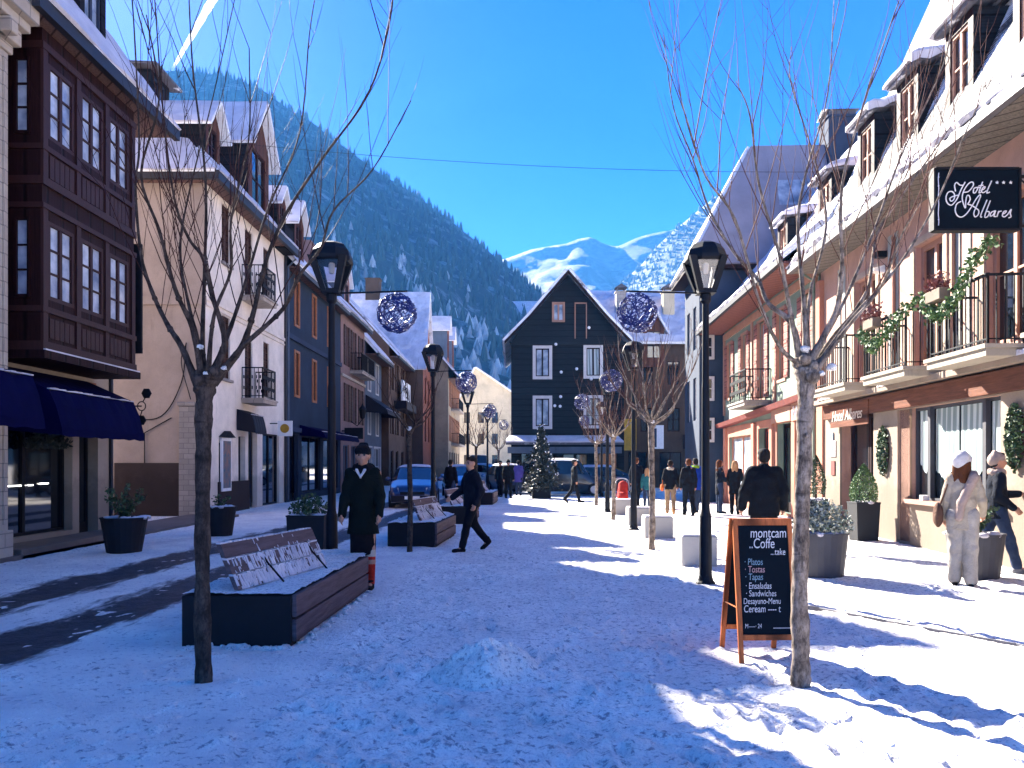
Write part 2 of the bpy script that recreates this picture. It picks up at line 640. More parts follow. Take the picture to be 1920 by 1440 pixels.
# ------------------------------------------------------------------ ground, road, hills, haze
def vn(x, y, s, seed):
    "value noise on arrays, -1..1"
    x = np.asarray(x, float) / s + 1000
    y = np.asarray(y, float) / s + 1000
    xi = np.floor(x).astype(np.int64)
    yi = np.floor(y).astype(np.int64)
    fx, fy = x - xi, y - yi
    fx = fx * fx * (3 - 2 * fx)
    fy = fy * fy * (3 - 2 * fy)

    def h(a, b):
        k = (a * 374761393 + b * 668265263 + seed * 974634777) & 0xffffffff
        k = ((k ^ (k >> 13)) * 1274126177) & 0xffffffff
        k = (k ^ (k >> 16)) & 0xffff
        return k / 32767.5 - 1
    return (h(xi, yi) * (1 - fx) + h(xi + 1, yi) * fx) * (1 - fy) + (h(xi, yi + 1) * (1 - fx) + h(xi + 1, yi + 1) * fx) * fy


_r = np.random.RandomState(3)
FOOT = []                                             # trodden footprints, scattered over the square
for _ in range(2600):
    yy = 2.6 + 16 * _r.rand() ** 1.6
    FOOT.append((_r.uniform(-.75, .75) * yy, yy, _r.normal(0, .5), _r.uniform(.010, .030)))
LUMPS = []                                            # crumbs of swept snow along the bench foot
for _ in range(150):
    t = _r.rand()
    if _ < 60:
        x, y = -2.86 + t * .98, 6.86 + _r.normal(0, .035)
    else:
        x, y = -1.86 + t * .11 + _r.normal(0, .035), 6.95 + t * 2.9
    LUMPS.append((x, y, _r.uniform(.012, .045)))


def track_d(x, y):
    return np.minimum(np.abs(x - (-6.15 + .045 * y)), np.abs(x - (-4.75 + .06 * y)))


def gh(x, y):
    x = np.asarray(x, float)
    y = np.asarray(y, float)
    near = np.clip((30 - np.hypot(x, y)) / 20, 0, 1)
    z = .012 * vn(x, y, 1.6, 1) + near * (.011 * vn(x, y, .34, 2) + .008 * vn(x, y, .13, 3) + .004 * vn(x, y, .06, 4))
    td = track_d(x, y)
    z = z - .03 * np.exp(-(td / .33) ** 2) * np.clip((60 - y) / 20, 0, 1) * (x < 0)
    return z


def axis_vals(fn, lo, hi, far):
    v = [lo]
    while v[-1] < hi:
        v.append(v[-1] + fn(v[-1]))
    k = .8
    up = [v[-1]]
    while up[-1] < far:
        k *= 1.35
        up.append(min(up[-1] + k, far))
    k = .8
    dn = [v[0]]
    while dn[-1] > -far:
        k *= 1.35
        dn.append(max(dn[-1] - k, -far))
    return np.array(dn[:0:-1] + v + up[1:])


def grid_obj(name, X, Y, Z, m):
    ny, nx = X.shape
    v = np.stack([X, Y, Z], -1).reshape(-1, 3)
    i = np.arange(ny * nx).reshape(ny, nx)
    f = np.stack([i[:-1, :-1], i[:-1, 1:], i[1:, 1:], i[1:, :-1]], -1).reshape(-1, 4)
    me = bpy.data.meshes.new(name)
    me.vertices.add(len(v))
    me.vertices.foreach_set('co', v.astype(np.float32).ravel())
    me.loops.add(f.size)
    me.loops.foreach_set('vertex_index', f.astype(np.int32).ravel())
    me.polygons.add(len(f))
    me.polygons.foreach_set('loop_start', np.arange(0, f.size, 4, dtype=np.int32))
    me.polygons.foreach_set('loop_total', np.full(len(f), 4, dtype=np.int32))
    me.polygons.foreach_set('use_smooth', np.ones(len(f), dtype=bool))
    me.update(calc_edges=True)
    me.validate()
    me.materials.append(m)
    o = bpy.data.objects.new(name, me)
    C.objects.link(o)
    return o


xs = axis_vals(lambda a: .045 + max(0, abs(a) - 4) * .012, -13, 13, 1500)
ys = axis_vals(lambda a: max(.035, .0075 * abs(a)), 2.4, 70, 1500)
GX, GYY = np.meshgrid(xs, ys)
GZ = gh(GX, GYY)
for fx, fy, fa, fd in FOOT:
    ix = slice(*np.searchsorted(xs, (fx - .3, fx + .3)))
    iy = slice(*np.searchsorted(ys, (fy - .3, fy + .3)))
    dx, dy = GX[iy, ix] - fx, GYY[iy, ix] - fy
    a = dx * math.cos(fa) + dy * math.sin(fa)
    b = -dx * math.sin(fa) + dy * math.cos(fa)
    q = (a / .055) ** 2 + (b / .14) ** 2
    GZ[iy, ix] += fd * (-np.exp(-q * 1.3) + .55 * np.exp(-(np.sqrt(q) - 1.45) ** 2 * 5))
tag(grid_obj('ground', GX, GYY, GZ, M['snow']), kind='structure')


def road_mat():
    m, N, L, B = newmat('snowy_road_with_wet_tracks')
    g = N.new('ShaderNodeNewGeometry').outputs['Position']
    sp = N.new('ShaderNodeSeparateXYZ')
    L.new(g, sp.inputs[0])

    def mth(op, a, b=None, c=None):
        n = N.new('ShaderNodeMath')
        n.operation = op
        for i, v in enumerate((a, b, c)):
            if v is None:
                continue
            if isinstance(v, (int, float)):
                n.inputs[i].default_value = v
            else:
                L.new(v, n.inputs[i])
        return n.outputs[0]
    ds = []
    for a, b in ((-6.15, .045), (-4.75, .06)):
        ds.append(mth('ABSOLUTE', mth('SUBTRACT', sp.outputs[0], mth('MULTIPLY_ADD', sp.outputs[1], b, a))))
    d = mth('MINIMUM', ds[0], ds[1])
    n1 = noise(N, L, 1.6, 8, .7, g, (2.0, .5, 1))
    n2 = noise(N, L, 9, 6, .7, g, (1.3, .5, 1))
    k = mth('ADD', d, mth('MULTIPLY_ADD', n1, 1.1, -.55))
    k = mth('ADD', k, mth('MULTIPLY_ADD', n2, .28, -.14))
    wet = ramp(N, L, k, [(.33, (1,) * 3), (.52, (0,) * 3)])
    s = ramp(N, L, noise(N, L, 1.1, 6, .6, g), [(.32, (.70, .66, .66)), (.62, (.90, .86, .81))])
    sk = ramp(N, L, noise(N, L, 17, 7, .72, g), [(.36, (1,) * 3), (.44, (0,) * 3)])
    s = mixc(N, L, sk, s, (.36, .36, .40))
    asp = ramp(N, L, noise(N, L, 6, 6, .7, g), [(.35, (.014, .017, .024)), (.7, (.055, .06, .078))])
    L.new(mixc(N, L, wet, s, asp), B.inputs['Base Color'])
    L.new(ramp(N, L, wet, [(0, (.75,) * 3), (1, (.5,) * 3)]), B.inputs['Roughness'])
    B.inputs['Specular IOR Level'].default_value = .25
    h = mth('ADD', noise(N, L, 8, 8, .72, g), noise(N, L, 38, 4, .6, g))
    bump(N, L, B, h, .7, .05)
    return m


rx = np.arange(-8.0, -1.45, .06)
ry = np.array([-2 + .03 * 0] + list(axis_vals(lambda a: max(.05, .009 * abs(a)), 2.0, 68, 69)[1:]))
ry = ry[(ry > -3) & (ry < 69)]
RX, RY = np.meshgrid(rx, ry)
RZ = gh(RX, RY) + .022 * np.clip((RX + 8) * 5, 0, 1) * np.clip((-1.45 - RX) * 5, 0, 1) - .004
tag(grid_obj('road', RX, RY, RZ, road_mat()), kind='structure')

pv = MB()
pv.box(-9.6, -8.15, 4, 23.9, -.05, .07)
tag(bev(pv.build('pavement', mat_plaster('swept_stone_pavement', (.20, .165, .15), .4)), .02), kind='structure')
dr = MB()
pts = [(3.0, 9.25), (3.35, 8.75), (3.75, 8.05), (4.4, 7.0), (5.2, 5.7)]
for (x0, y0), (x1, y1) in zip(pts[:-1], pts[1:]):
    n = Vector((y0 - y1, x1 - x0, 0)).normalized() * .007
    dr.hexa([(x0 - n.x, y0 - n.y, -.05), (x1 - n.x, y1 - n.y, -.05), (x1 + n.x, y1 + n.y, -.05), (x0 + n.x, y0 + n.y, -.05)],
            [(x0 - n.x, y0 - n.y, .013), (x1 - n.x, y1 - n.y, .024), (x1 + n.x, y1 + n.y, .024), (x0 + n.x, y0 + n.y, .024)])
tag(dr.build('drain_channel', mat('wet_channel', (.10, .10, .12), .7, .4, 6)), kind='structure')


M['snow_pile'] = mat_snow('swept_snow', 0, gs=1.6)
# swept snow pile in the middle of the square
def pile(name, cx, cy, rx_, ry_, h, m, seed, nr=26, na=64):
    b = MB()
    vs, fs = [], []
    for i in range(nr + 1):
        r = i / nr
        for k in range(na):
            a = 2 * math.pi * k / na
            wob = 1 + .13 * math.sin(2 * a + seed) + .08 * math.sin(5 * a + seed * 2)
            x, y = cx + rx_ * r * wob * math.cos(a), cy + ry_ * r * wob * math.sin(a)
            z = h * max(0, 1 - r ** 1.5) * (1 + .18 * float(vn(x, y, .2, seed + 3)))
            nz = float(vn(x, y, .09, seed)) * .045 + float(vn(x, y, .035, seed + 1)) * .024
            vs.append((x, y, z + nz * (1 - r ** 3) + float(gh(x, y)) - (.02 if r > .97 else 0)))
    for i in range(nr):
        for k in range(na):
            fs.append((i * na + k, i * na + (k + 1) % na, (i + 1) * na + (k + 1) % na, (i + 1) * na + k))
    b.add(vs, fs)
    return b.build(name, m, smooth=True, at=(cx, cy, 0), recalc=False)


tag(pile('snow_pile', -.19, 6.12, .50, .42, .24, M['snow_pile'], 5), 'small heap of swept snow alone in the middle of the trodden square', 'snow pile')


cr = MB()
rs_ = random.Random(12)
for lx, ly, lr in LUMPS:
    cr.ball((lx, ly, float(gh(lx, ly)) + lr * .3), lr, 7, 5, .8, rs_.uniform(.8, 1.3), rs_.uniform(.8, 1.3), .22, rs_)
tag(cr.build('snow_crumbs', M['snow_lump'], smooth=True), 'crumbs of swept snow along the foot of the near bench', 'snow', kind='stuff')

# hills
def interp(tbl, x):
    return np.interp(x, [t[0] for t in tbl], [t[1] for t in tbl])


def hill(name, ridge, D, mat_, px0, px1, n, rows, foot, seed, amp, fine):
    "ridge: picture column -> row, standing at distance D(px); slopes down to the valley floor on this side"
    P = np.linspace(px0, px1, n)
    Rw = interp(ridge, P)
    Dd = np.array([D(p) for p in P])
    t = np.linspace(0, 1, rows)
    X = np.zeros((rows + 2, n))
    Y = X.copy()
    Z = X.copy()
    hr = np.maximum(2, 1.6 + (868 - Rw) / 1500 * Dd)
    for i, a in enumerate(t):
        Yi = Dd * (1 - a) + foot * a
        Xi = (P - 960) / 1500 * Dd + (P - 960) / 1500 * (Yi - Dd)
        Zi = hr * (1 - a ** .85)
        w = math.sin(math.pi * a)
        Zi = Zi + w * amp * vn(Xi, Yi, 90, seed) + (.25 + w) * fine * vn(Xi, Yi, 22, seed + 1)
        X[i + 2], Y[i + 2], Z[i + 2] = Xi, Yi, np.maximum(Zi, -.4)
    X[1], Y[1], Z[1] = X[2], Y[2] + 90, Z[2] - 60
    X[0], Y[0], Z[0] = X[2], Y[2] + 260, np.full(n, -.4)
    o = grid_obj(name, X, Y, Z, mat_)
    tag(o, kind='structure')
    return X[2:], Y[2:], Z[2:]


def forest(name, label, G, count, h0, h1, mats, seed, pale_below=0.0, snowline=0):
    rs = np.random.RandomState(seed)
    X, Y, Z = G
    rows, n = X.shape
    vs, fs, ms = [], [], []
    for q in range(count):
        a = rs.rand() ** 1.15 * (rows - 1.001)
        if q < n * 1.6:
            a = rs.rand() * .4
        c = rs.rand() * (n - 1.001)
        i, j = int(a), int(c)
        fa, fc = a - i, c - j
        p = [(T[i, j] * (1 - fa) * (1 - fc) + T[i + 1, j] * fa * (1 - fc) + T[i, j + 1] * (1 - fa) * fc + T[i + 1, j + 1] * fa * fc) for T in (X, Y, Z)]
        if p[2] < 1:
            continue
        h = rs.uniform(h0, h1)
        r = h * rs.uniform(.16, .24)
        pale = (a / rows) > 1 - pale_below + rs.normal(0, .13)
        if pale:
            h *= .8
            r *= 1.25
        b = len(vs)
        ph = rs.rand() * 6
        K = 5
        for (rr, zz) in ((r, .06), (r * .62, .5), (r * .7, .46), (0.04 * r, 1)):
            for k in range(K):
                w = ph + 2 * math.pi * k / K + zz
                vs.append((p[0] + rr * math.cos(w), p[1] + rr * math.sin(w), p[2] - 1 + zz * h))
        for l in range(3):
            for k in range(K):
                fs.append((b + l * K + k, b + l * K + (k + 1) % K, b + (l + 1) * K + (k + 1) % K, b + (l + 1) * K + k))
                ms.append(1 if pale else 0)
    me = bpy.data.meshes.new(name)
    me.from_pydata(vs, [], fs)
    for m in mats:
        me.materials.append(m)
    me.polygons.foreach_set('material_index', ms)
    me.update()
    o = bpy.data.objects.new(name, me)
    C.objects.link(o)
    tag(o, label, 'forest', kind='stuff')


def mat_hill(name, a, b, t=.5, sc=.02):
    m, N, L, B = newmat(name)
    L.new(ramp(N, L, noise(N, L, sc, 9, .7), [(t - .06, a), (t + .06, b)]), B.inputs['Base Color'])
    B.inputs['Roughness'].default_value = .9
    bump(N, L, B, noise(N, L, sc * 6, 8, .7), .6, 4)
    return m


M['hillforest'] = mat_hill('forest_floor', (.02, .028, .03), (.22, .23, .25), .56, .05)
M['hillfar'] = mat_hill('far_rock_and_snow', (.06, .075, .09), (.24, .25, .27), .52, .03)
M['hillmid'] = mat_hill('thin_forest_floor', (.05, .065, .07), (.20, .22, .24), .55, .03)
M['firfar'] = mat_leaf('far_fir', (.012, .026, .028), (.035, .06, .055), .9)
M['firpale'] = mat_leaf('frosted_tree', (.10, .12, .14), (.42, .45, .48), .9)
M['firmid'] = mat_leaf('hazy_tree', (.10, .13, .12), (.24, .26, .24), .9)
ridgeL = [(-900, 700), (-500, 560), (-200, 380), (0, 240), (150, 175), (230, 142), (280, 134), (340, 131), (420, 142), (480, 160), (540, 203), (600, 240), (650, 280),
          (700, 318), (760, 352), (830, 402), (900, 458), (960, 508), (1010, 548), (1060, 600), (1130, 690), (1250, 800), (1400, 866)]
gL = hill('forest_hill', ridgeL, lambda p: 800 - .12 * max(0, p - 340), M['hillforest'], -900, 1400, 260, 90, 190, 11, 10, 5)
forest('hill_forest', 'dense dark fir forest covering the near hill above the left rooftops', gL, 11000, 5.5, 9.5, [M['firfar'], M['firpale']], 5, .34)
ridgeF = [(300, 700), (700, 560), (860, 510), (945, 487), (1000, 468), (1060, 458), (1080, 448), (1108, 443), (1130, 455), (1155, 462), (1190, 447), (1230, 436), (1262, 430),
          (1300, 418), (1400, 390), (1600, 380), (2000, 450), (2500, 520), (2900, 600)]
gF = hill('snowy_mountain', ridgeF, lambda p: 1420, M['hillfar'], 300, 2900, 240, 70, 700, 21, 26, 9)
ridgeR = [(1080, 600), (1150, 545), (1200, 500), (1230, 462), (1262, 432), (1300, 402), (1340, 368), (1400, 330), (1480, 300), (1560, 285), (1640, 262),
          (1720, 235), (1900, 330), (2200, 420), (2500, 500), (2800, 640)]
gR = hill('wooded_slope', ridgeR, lambda p: 1050, M['hillmid'], 1080, 2800, 180, 70, 560, 31, 12, 6)
forest('slope_forest', 'pale hazy trees thinly covering the far slope on the right', gR, 14000, 4, 8, [M['firmid'], M['firmid']], 8, .1)

# contrail, high beyond the hills
ct = MB()
a, b_ = W(322, 132, 2100), W(412, -25, 2500)
ra = random.Random(4)
pts, rr = [], []
for i in range(15):
    t = i / 14
    p = a.lerp(b_, t)
    pts.append(p + Vector((ra.uniform(-1.5, 1.5), 0, ra.uniform(-1.5, 1.5))))
    rr.append(2.5 + 11 * t ** .8 * ra.uniform(.85, 1.15))
ct.tube(pts, rr, 8)
mc, N, L, B = newmat('contrail_vapour')
B.inputs['Base Color'].default_value = (.95, .95, .95, 1)
B.inputs['Roughness'].default_value = 1
tl = N.new('ShaderNodeBsdfTranslucent')
tl.inputs['Color'].default_value = (.97, .97, .97, 1)
mx_ = N.new('ShaderNodeMixShader')
mx_.inputs[0].default_value = .8
L.new(B.outputs[0], mx_.inputs[1])
L.new(tl.outputs[0], mx_.inputs[2])
L.new(mx_.outputs[0], N['Material Output'].inputs['Surface'])
tag(ct.build('contrail', mc, smooth=True), 'thin white aircraft trail slanting up the sky beyond the hill', 'contrail')

# haze: even pale air over the whole valley
hz = MB()
hz.box(-1900, 1900, -1600, 1900, -2, 425)
mh = bpy.data.materials.new('valley_haze')
mh.use_nodes = True
mh.node_tree.nodes.clear()
pvn = mh.node_tree.nodes.new('ShaderNodeVolumePrincipled')
pvn.inputs['Color'].default_value = (.09, .40, 1.0, 1)
pvn.inputs['Density'].default_value = 3.0e-4
mo = mh.node_tree.nodes.new('ShaderNodeOutputMaterial')
mh.node_tree.links.new(pvn.outputs[0], mo.inputs['Volume'])
tag(hz.build('haze', mh), kind='stuff')
# ------------------------------------------------------------------ building kit
def wallgrid(b, u0, u1, z0, z1, ops, dep=.18, d=0):
    us = sorted({u0, u1, *[v for o in ops for v in o[:2] if u0 < v < u1]})
    zs = sorted({z0, z1, *[v for o in ops for v in o[2:4] if z0 < v < z1]})
    for a, c in zip(us[:-1], us[1:]):
        for e, g in zip(zs[:-1], zs[1:]):
            um, zm = (a + c) / 2, (e + g) / 2
            if any(o[0] < um < o[1] and o[2] < zm < o[3] for o in ops):
                continue
            b.quad((a, d, e), (c, d, e), (c, d, g), (a, d, g))
    for o in ops:
        a, c, e, g = o[:4]
        b.quad((a, d, e), (a, d - dep, e), (a, d - dep, g), (a, d, g))
        b.quad((c, d, e), (c, d - dep, e), (c, d - dep, g), (c, d, g))
        b.quad((a, d, g), (c, d, g), (c, d - dep, g), (a, d - dep, g))
        b.quad((a, d, e), (c, d, e), (c, d - dep, e), (a, d - dep, e))


def window(root, F, ua, ub, za, zb, fm, gm, nx=2, nz=3, d=0, dep=.14, fw=.06, mw=.03, shut=None, sw=.4, surround=None, sm=None, sill=None, name='window', side='both', snow=False):
    b = MB(F)
    dd = d - dep
    b.box(ua, ua + fw, dd - .02, dd + .05, za, zb)
    b.box(ub - fw, ub, dd - .02, dd + .05, za, zb)
    b.box(ua + fw, ub - fw, dd - .02, dd + .05, zb - fw, zb)
    b.box(ua + fw, ub - fw, dd - .02, dd + .05, za, za + fw)
    for i in range(1, nx):
        u = ua + fw + (ub - ua - 2 * fw) * i / nx
        k = mw * (1.5 if nx == 2 else 1)
        b.box(u - k, u + k, dd - .015, dd + .04, za + fw, zb - fw)
    for i in range(1, nz):
        z = za + fw + (zb - za - 2 * fw) * i / nz
        b.box(ua + fw, ub - fw, dd - .012, dd + .03, z - mw * .6, z + mw * .6)
    if surround:
        w = surround
        b.cm = 1
        b.box(ua - w, ua + .004, d - .05, d + .035, za - w, zb + w)
        b.box(ub - .004, ub + w, d - .05, d + .035, za - w, zb + w)
        b.box(ua, ub, d - .05, d + .033, zb, zb + w)
        b.box(ua, ub, d - .05, d + .033, za - w, za)
    if sill is not None:
        b.cm = 1
        b.box(ua - .1, ub + .1, d - .1, d + .09, za - .09, za - .004)
    o = b.build(name, [fm, sm or fm], root)
    g = MB(F)
    g.quad((ua + .01, dd, za + .01), (ub - .01, dd, za + .01), (ub - .01, dd, zb - .01), (ua + .01, dd, zb - .01))
    g.build('pane', gm, o if root.parent is None else root)
    if shut:
        for sgn in (-1, 1):
            if side != 'both' and side != sgn:
                continue
            s = MB(F)
            a = ua - sw - .02 if sgn < 0 else ub + .02
            s.box(a, a + sw, d + .01, d + .055, za, zb)
            for z in (za + .1, (za + zb) / 2, zb - .1):
                s.box(a + .03, a + sw - .03, d + .054, d + .07, z - .04, z + .04)
            s.build('shutter', shut, o)
    return o


def door(root, F, ua, ub, za, zb, m, gm=None, d=0, dep=.25, name='door'):
    b = MB(F)
    b.box(ua, ub, d - dep - .05, d - dep, za, zb)
    n = 2 if ub - ua > 1 else 1
    w = (ub - ua) / n
    for i in range(n):
        b.box(ua + i * w + .02, ua + i * w + .09, d - dep - .01, d - dep + .03, za, zb)
        b.box(ua + (i + 1) * w - .09, ua + (i + 1) * w - .02, d - dep - .01, d - dep + .03, za, zb)
        for z0, z1 in ((za, za + .3), (zb - .12, zb)):
            b.box(ua + i * w + .09, ua + (i + 1) * w - .09, d - dep - .01, d - dep + .025, z0, z1)
    o = b.build(name, m, root)
    h = MB(F)
    h.box((ua + ub) / 2 - .12, (ua + ub) / 2 - .09, d - dep + .03, d - dep + .08, za + .95, za + 1.25)
    h.build('handle', M['steel'], o)
    if gm:
        g = MB(F)
        for i in range(n):
            g.quad((ua + i * w + .09, d - dep + .006, za + .3), (ua + (i + 1) * w - .09, d - dep + .006, za + .3),
                   (ua + (i + 1) * w - .09, d - dep + .006, zb - .12), (ua + i * w + .09, d - dep + .006, zb - .12))
        g.build('pane', gm, o)
    return o


def slab(F, p00, p10, p11, p01, thick, nu=1, nv=1, amp=0, lift=0, seed=1, edge=0):
    "roof plane as a solid slab; points in frame coords: lower edge p00-p10, upper edge p01-p11"
    A = [Vector(F(*p)) for p in (p00, p10, p11, p01)]
    nrm = (A[1] - A[0]).cross(A[3] - A[0]).normalized()
    if nrm.z < 0:
        nrm = -nrm
    rs = np.random.RandomState(seed)
    b = MB()
    T, Bt = [], []
    for j in range(nv + 1):
        for i in range(nu + 1):
            s, t = i / nu, j / nv
            p = (A[0] * (1 - s) + A[1] * s) * (1 - t) + (A[3] * (1 - s) + A[2] * s) * t
            if edge and j == 0:
                p = p + (A[3] - A[0]).normalized() * edge * rs.uniform(-1, 1)
            h = thick
            if amp:
                h += amp * float(vn(p.x * 1.3 + p.z, p.y * 1.3 + p.z * .7, .8, seed)) + .5 * amp * float(vn(p.x + p.z, p.y + p.z, .25, seed + 1))
                if j in (0, nv) or i in (0, nu):
                    h *= .55
            T.append(p + nrm * (lift + max(h, -.03 if amp > .055 else .015)))
            Bt.append(p + nrm * lift)
    n = len(T)
    f = []
    w = nu + 1
    for j in range(nv):
        for i in range(nu):
            k = j * w + i
            f.append((k, k + 1, k + w + 1, k + w))
            f.append((n + k, n + k + w, n + k + w + 1, n + k + 1))
    for i in range(nu):
        f.append((i, n + i, n + i + 1, i + 1))
        k = nv * w + i
        f.append((k, k + 1, n + k + 1, n + k))
    for j in range(nv):
        k = j * w
        f.append((k, k + w, n + k + w, n + k))
        k = j * w + nu
        f.append((k, n + k, n + k + w, k + w))
    b.add(T + Bt, f)
    return b


def roofplane(root, F, p00, p10, p11, p01, base, snow=None, th=.12, sth=.12, amp=.05, nu=14, nv=8, seed=1, inset=.06, edge=.05, name='roof'):
    o = slab(F, p00, p10, p11, p01, th).build(name, base, root)
    if snow:
        slab(F, p00, p10, p11, p01, sth, nu, nv, amp, th + .003, seed, edge).build('snow_cover', snow, o, smooth=False)
    return o


def railing(F, u0, u1, d0, d1, z0, z1, sp=.11, r=.009, top=.02, ornate=False):
    b = MB(F)
    def run(p, q):
        L_ = math.hypot(q[0] - p[0], q[1] - p[1])
        n = max(2, int(L_ / sp))
        for i in range(n + 1):
            u, d = p[0] + (q[0] - p[0]) * i / n, p[1] + (q[1] - p[1]) * i / n
            k = r * (2 if i in (0, n) else 1)
            b.box(u - k, u + k, d - k, d + k, z0, z1)
        for zz, k in ((z1, top), (z0 + .08, r * 1.3)):
            b.hexa([(p[0] - k, p[1] - k, zz - k), (q[0] + k, q[1] - k, zz - k), (q[0] + k, q[1] + k, zz - k), (p[0] - k, p[1] + k, zz - k)],
                   [(p[0] - k, p[1] - k, zz + k), (q[0] + k, q[1] - k, zz + k), (q[0] + k, q[1] + k, zz + k), (p[0] - k, p[1] + k, zz + k)])
        if ornate:
            for i in range(n):
                u, d = p[0] + (q[0] - p[0]) * (i + .5) / n, p[1] + (q[1] - p[1]) * (i + .5) / n
                for zc in (z0 + (z1 - z0) * .35, z0 + (z1 - z0) * .7):
                    b.box(u - sp * .36, u + sp * .36, d - .008, d + .008, zc - .055, zc + .055)
    run((u0, d1), (u1, d1))
    run((u0, d0), (u0, d1))
    run((u1, d0), (u1, d1))
    return b


def balcony(root, F, u0, u1, d, z, h=1.0, slabm=None, th=.16, railm=None, ornate=False, sp=.11, r=.009):
    b = MB(F)
    b.box(u0, u1, -.02, d, z - th, z)
    b.box(u0 - .04, u1 + .04, -.02, d + .04, z - .05, z + .012)
    o = b.build('balcony', slabm or M['stone'], root)
    railing(F, u0 + .05, u1 - .05, 0, d - .05, z + .012, z + h, sp=sp, r=r, ornate=ornate).build('railing', railm or M['black'], o)
    return o


def dormer(root, F, u, w, z0, h, df, db, wm, rm, sm, kind='gable', rise=None, ov=.18, fm=None, gm=None, frontm=None, sth=.1, win=True, seed=1):
    "dormer: front face at d=df, running back to d=db inside the roof"
    a, c = u - w / 2, u + w / 2
    rise = rise if rise is not None else w * .45
    b = MB(F)
    z1 = z0 + h
    ops = [(a + w * .18, c - w * .18, z0 + h * .12, z1 - h * .1)] if win else []
    b.cm = 1
    wallgrid(b, a, c, z0 - .3, z1, ops, .1, df)
    if kind == 'gable':
        b.add([(a, df, z1), (c, df, z1), (u, df, z1 + rise)], [(0, 1, 2)])
    b.cm = 0
    for q in (a, c):
        b.quad((q, db, z0 - .3), (q, df, z0 - .3), (q, df, z1), (q, db, z1))
    o = b.build('dormer', [wm, frontm or wm], root)
    if win:
        window(o, F, *ops[0], fm or M['orangewin'], gm or M['glass'], 2, 2, df, .08, .05, .025)
    fo = df + ov
    if kind == 'gable':
        k = rise / (w / 2)
        for sgn in (-1, 1):
            e = u + sgn * (w / 2 + ov)
            ze = z1 - k * ov
            s = slab(F, (e, fo, ze), (e, db, ze), (u, db, z1 + rise), (u, fo, z1 + rise), .07).build('roof', rm, o)
            if sm:
                slab(F, (e, fo, ze), (e, db, ze), (u, db, z1 + rise), (u, fo, z1 + rise), sth, 6, 4, .03, .073, seed + sgn, .03).build('snow_cover', sm, o)
    else:
        s = slab(F, (a - ov, fo, z1), (c + ov, fo, z1), (c + ov, db, z1 + rise), (a - ov, db, z1 + rise), .08).build('roof', rm, o)
    return o


def snowcap(o_parent, F, *a, **k):
    return slab(F, *a, **k).build('snow_cover', M['snow_soft'], o_parent)


def chimney(root, F, u0, u1, d0, d1, z0, z1, m, cap=True, name='chimney'):
    b = MB(F)
    b.box(u0, u1, d0, d1, z0, z1)
    b.box(u0 - .06, u1 + .06, d0 - .06, d1 + .06, z1 - .001, z1 + .08)
    if cap:
        b.cm = 1
        b.box(u0 + .05, u0 + .12, d0 + .05, d1 - .05, z1 + .08, z1 + .3)
        b.box(u1 - .12, u1 - .05, d0 + .05, d1 - .05, z1 + .08, z1 + .3)
        um = (u0 + u1) / 2
        b.hexa([(u0 - .08, d0 - .08, z1 + .3), (u1 + .08, d0 - .08, z1 + .3), (u1 + .08, d1 + .08, z1 + .3), (u0 - .08, d1 + .08, z1 + .3)],
               [(um - .03, d0 - .08, z1 + .55), (um + .03, d0 - .08, z1 + .55), (um + .03, d1 + .08, z1 + .55), (um - .03, d1 + .08, z1 + .55)])
    return b.build(name, [m, M['slate']], root)


def text(body, size, m, root, mp, name='lettering', shear=0, ext=.004, align='LEFT'):
    "built-in font text; mp maps (x, y, z) of the text plane to the world"
    cu = bpy.data.curves.new('t', 'FONT')
    cu.body = body
    cu.size = size
    cu.shear = shear
    cu.extrude = ext
    cu.align_x = align
    ob = bpy.data.objects.new('t', cu)
    C.objects.link(ob)
    dg = bpy.context.evaluated_depsgraph_get()
    me = ob.evaluated_get(dg).to_mesh()
    b = MB()
    b.add([mp(*v.co) for v in me.vertices], [tuple(p.vertices) for p in me.polygons])
    ob.evaluated_get(dg).to_mesh_clear()
    bpy.data.objects.remove(ob)
    bpy.data.curves.remove(cu)
    return b.build(name, m, root)


def spline(pts, k=6):
    "Catmull-Rom through the points"
    P = [Vector(p) for p in pts]
    P = [P[0] * 2 - P[1]] + P + [P[-1] * 2 - P[-2]]
    out = []
    for i in range(1, len(P) - 2):
        for j in range(k):
            t = j / k
            a, b, c, d = P[i - 1], P[i], P[i + 1], P[i + 2]
            out.append(.5 * (2 * b + (c - a) * t + (2 * a - 5 * b + 4 * c - d) * t * t + (3 * b - a - 3 * c + d) * t ** 3))
    out.append(P[-2])
    return out


FL = Frame(-9.2, 0, 0, 1, 'L')
FR = Frame(7.06, 0, .047, 1, 'R')
FC = Frame(0, 46, 1, 0, 'L')       # facing the camera: n = (0,-1)


def house_body(name, label, F, u0, u1, H, depth, wm, ops, dep=.18, sidem=None, z0=-.3, side0_ops=()):
    root = thing(name, label, 'house', F((u0 + u1) / 2, -depth / 2, 0))
    b = MB(F)
    wallgrid(b, u0, u1, z0, H, ops, dep)
    b.cm = 1
    b.quad((u0, 0, z0), (u0, -depth, z0), (u0, -depth, H), (u0, 0, H))
    b.quad((u1, 0, z0), (u1, -depth, z0), (u1, -depth, H), (u1, 0, H))
    b.quad((u0, -depth, z0), (u1, -depth, z0), (u1, -depth, H), (u0, -depth, H))
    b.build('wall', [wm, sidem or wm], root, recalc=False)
    return root


def gable_ends(root, F, u0, u1, depth, H, pitch, m, ridge_d=None):
    rd = -depth / 2 if ridge_d is None else ridge_d
    zr = H + pitch * abs(rd)
    b = MB(F)
    for u in (u0, u1):
        b.add([(u, 0, H), (u, -depth, H), (u, rd, zr)], [(0, 1, 2)])
    b.build_each('gable', m, root, recalc=False)
    return zr


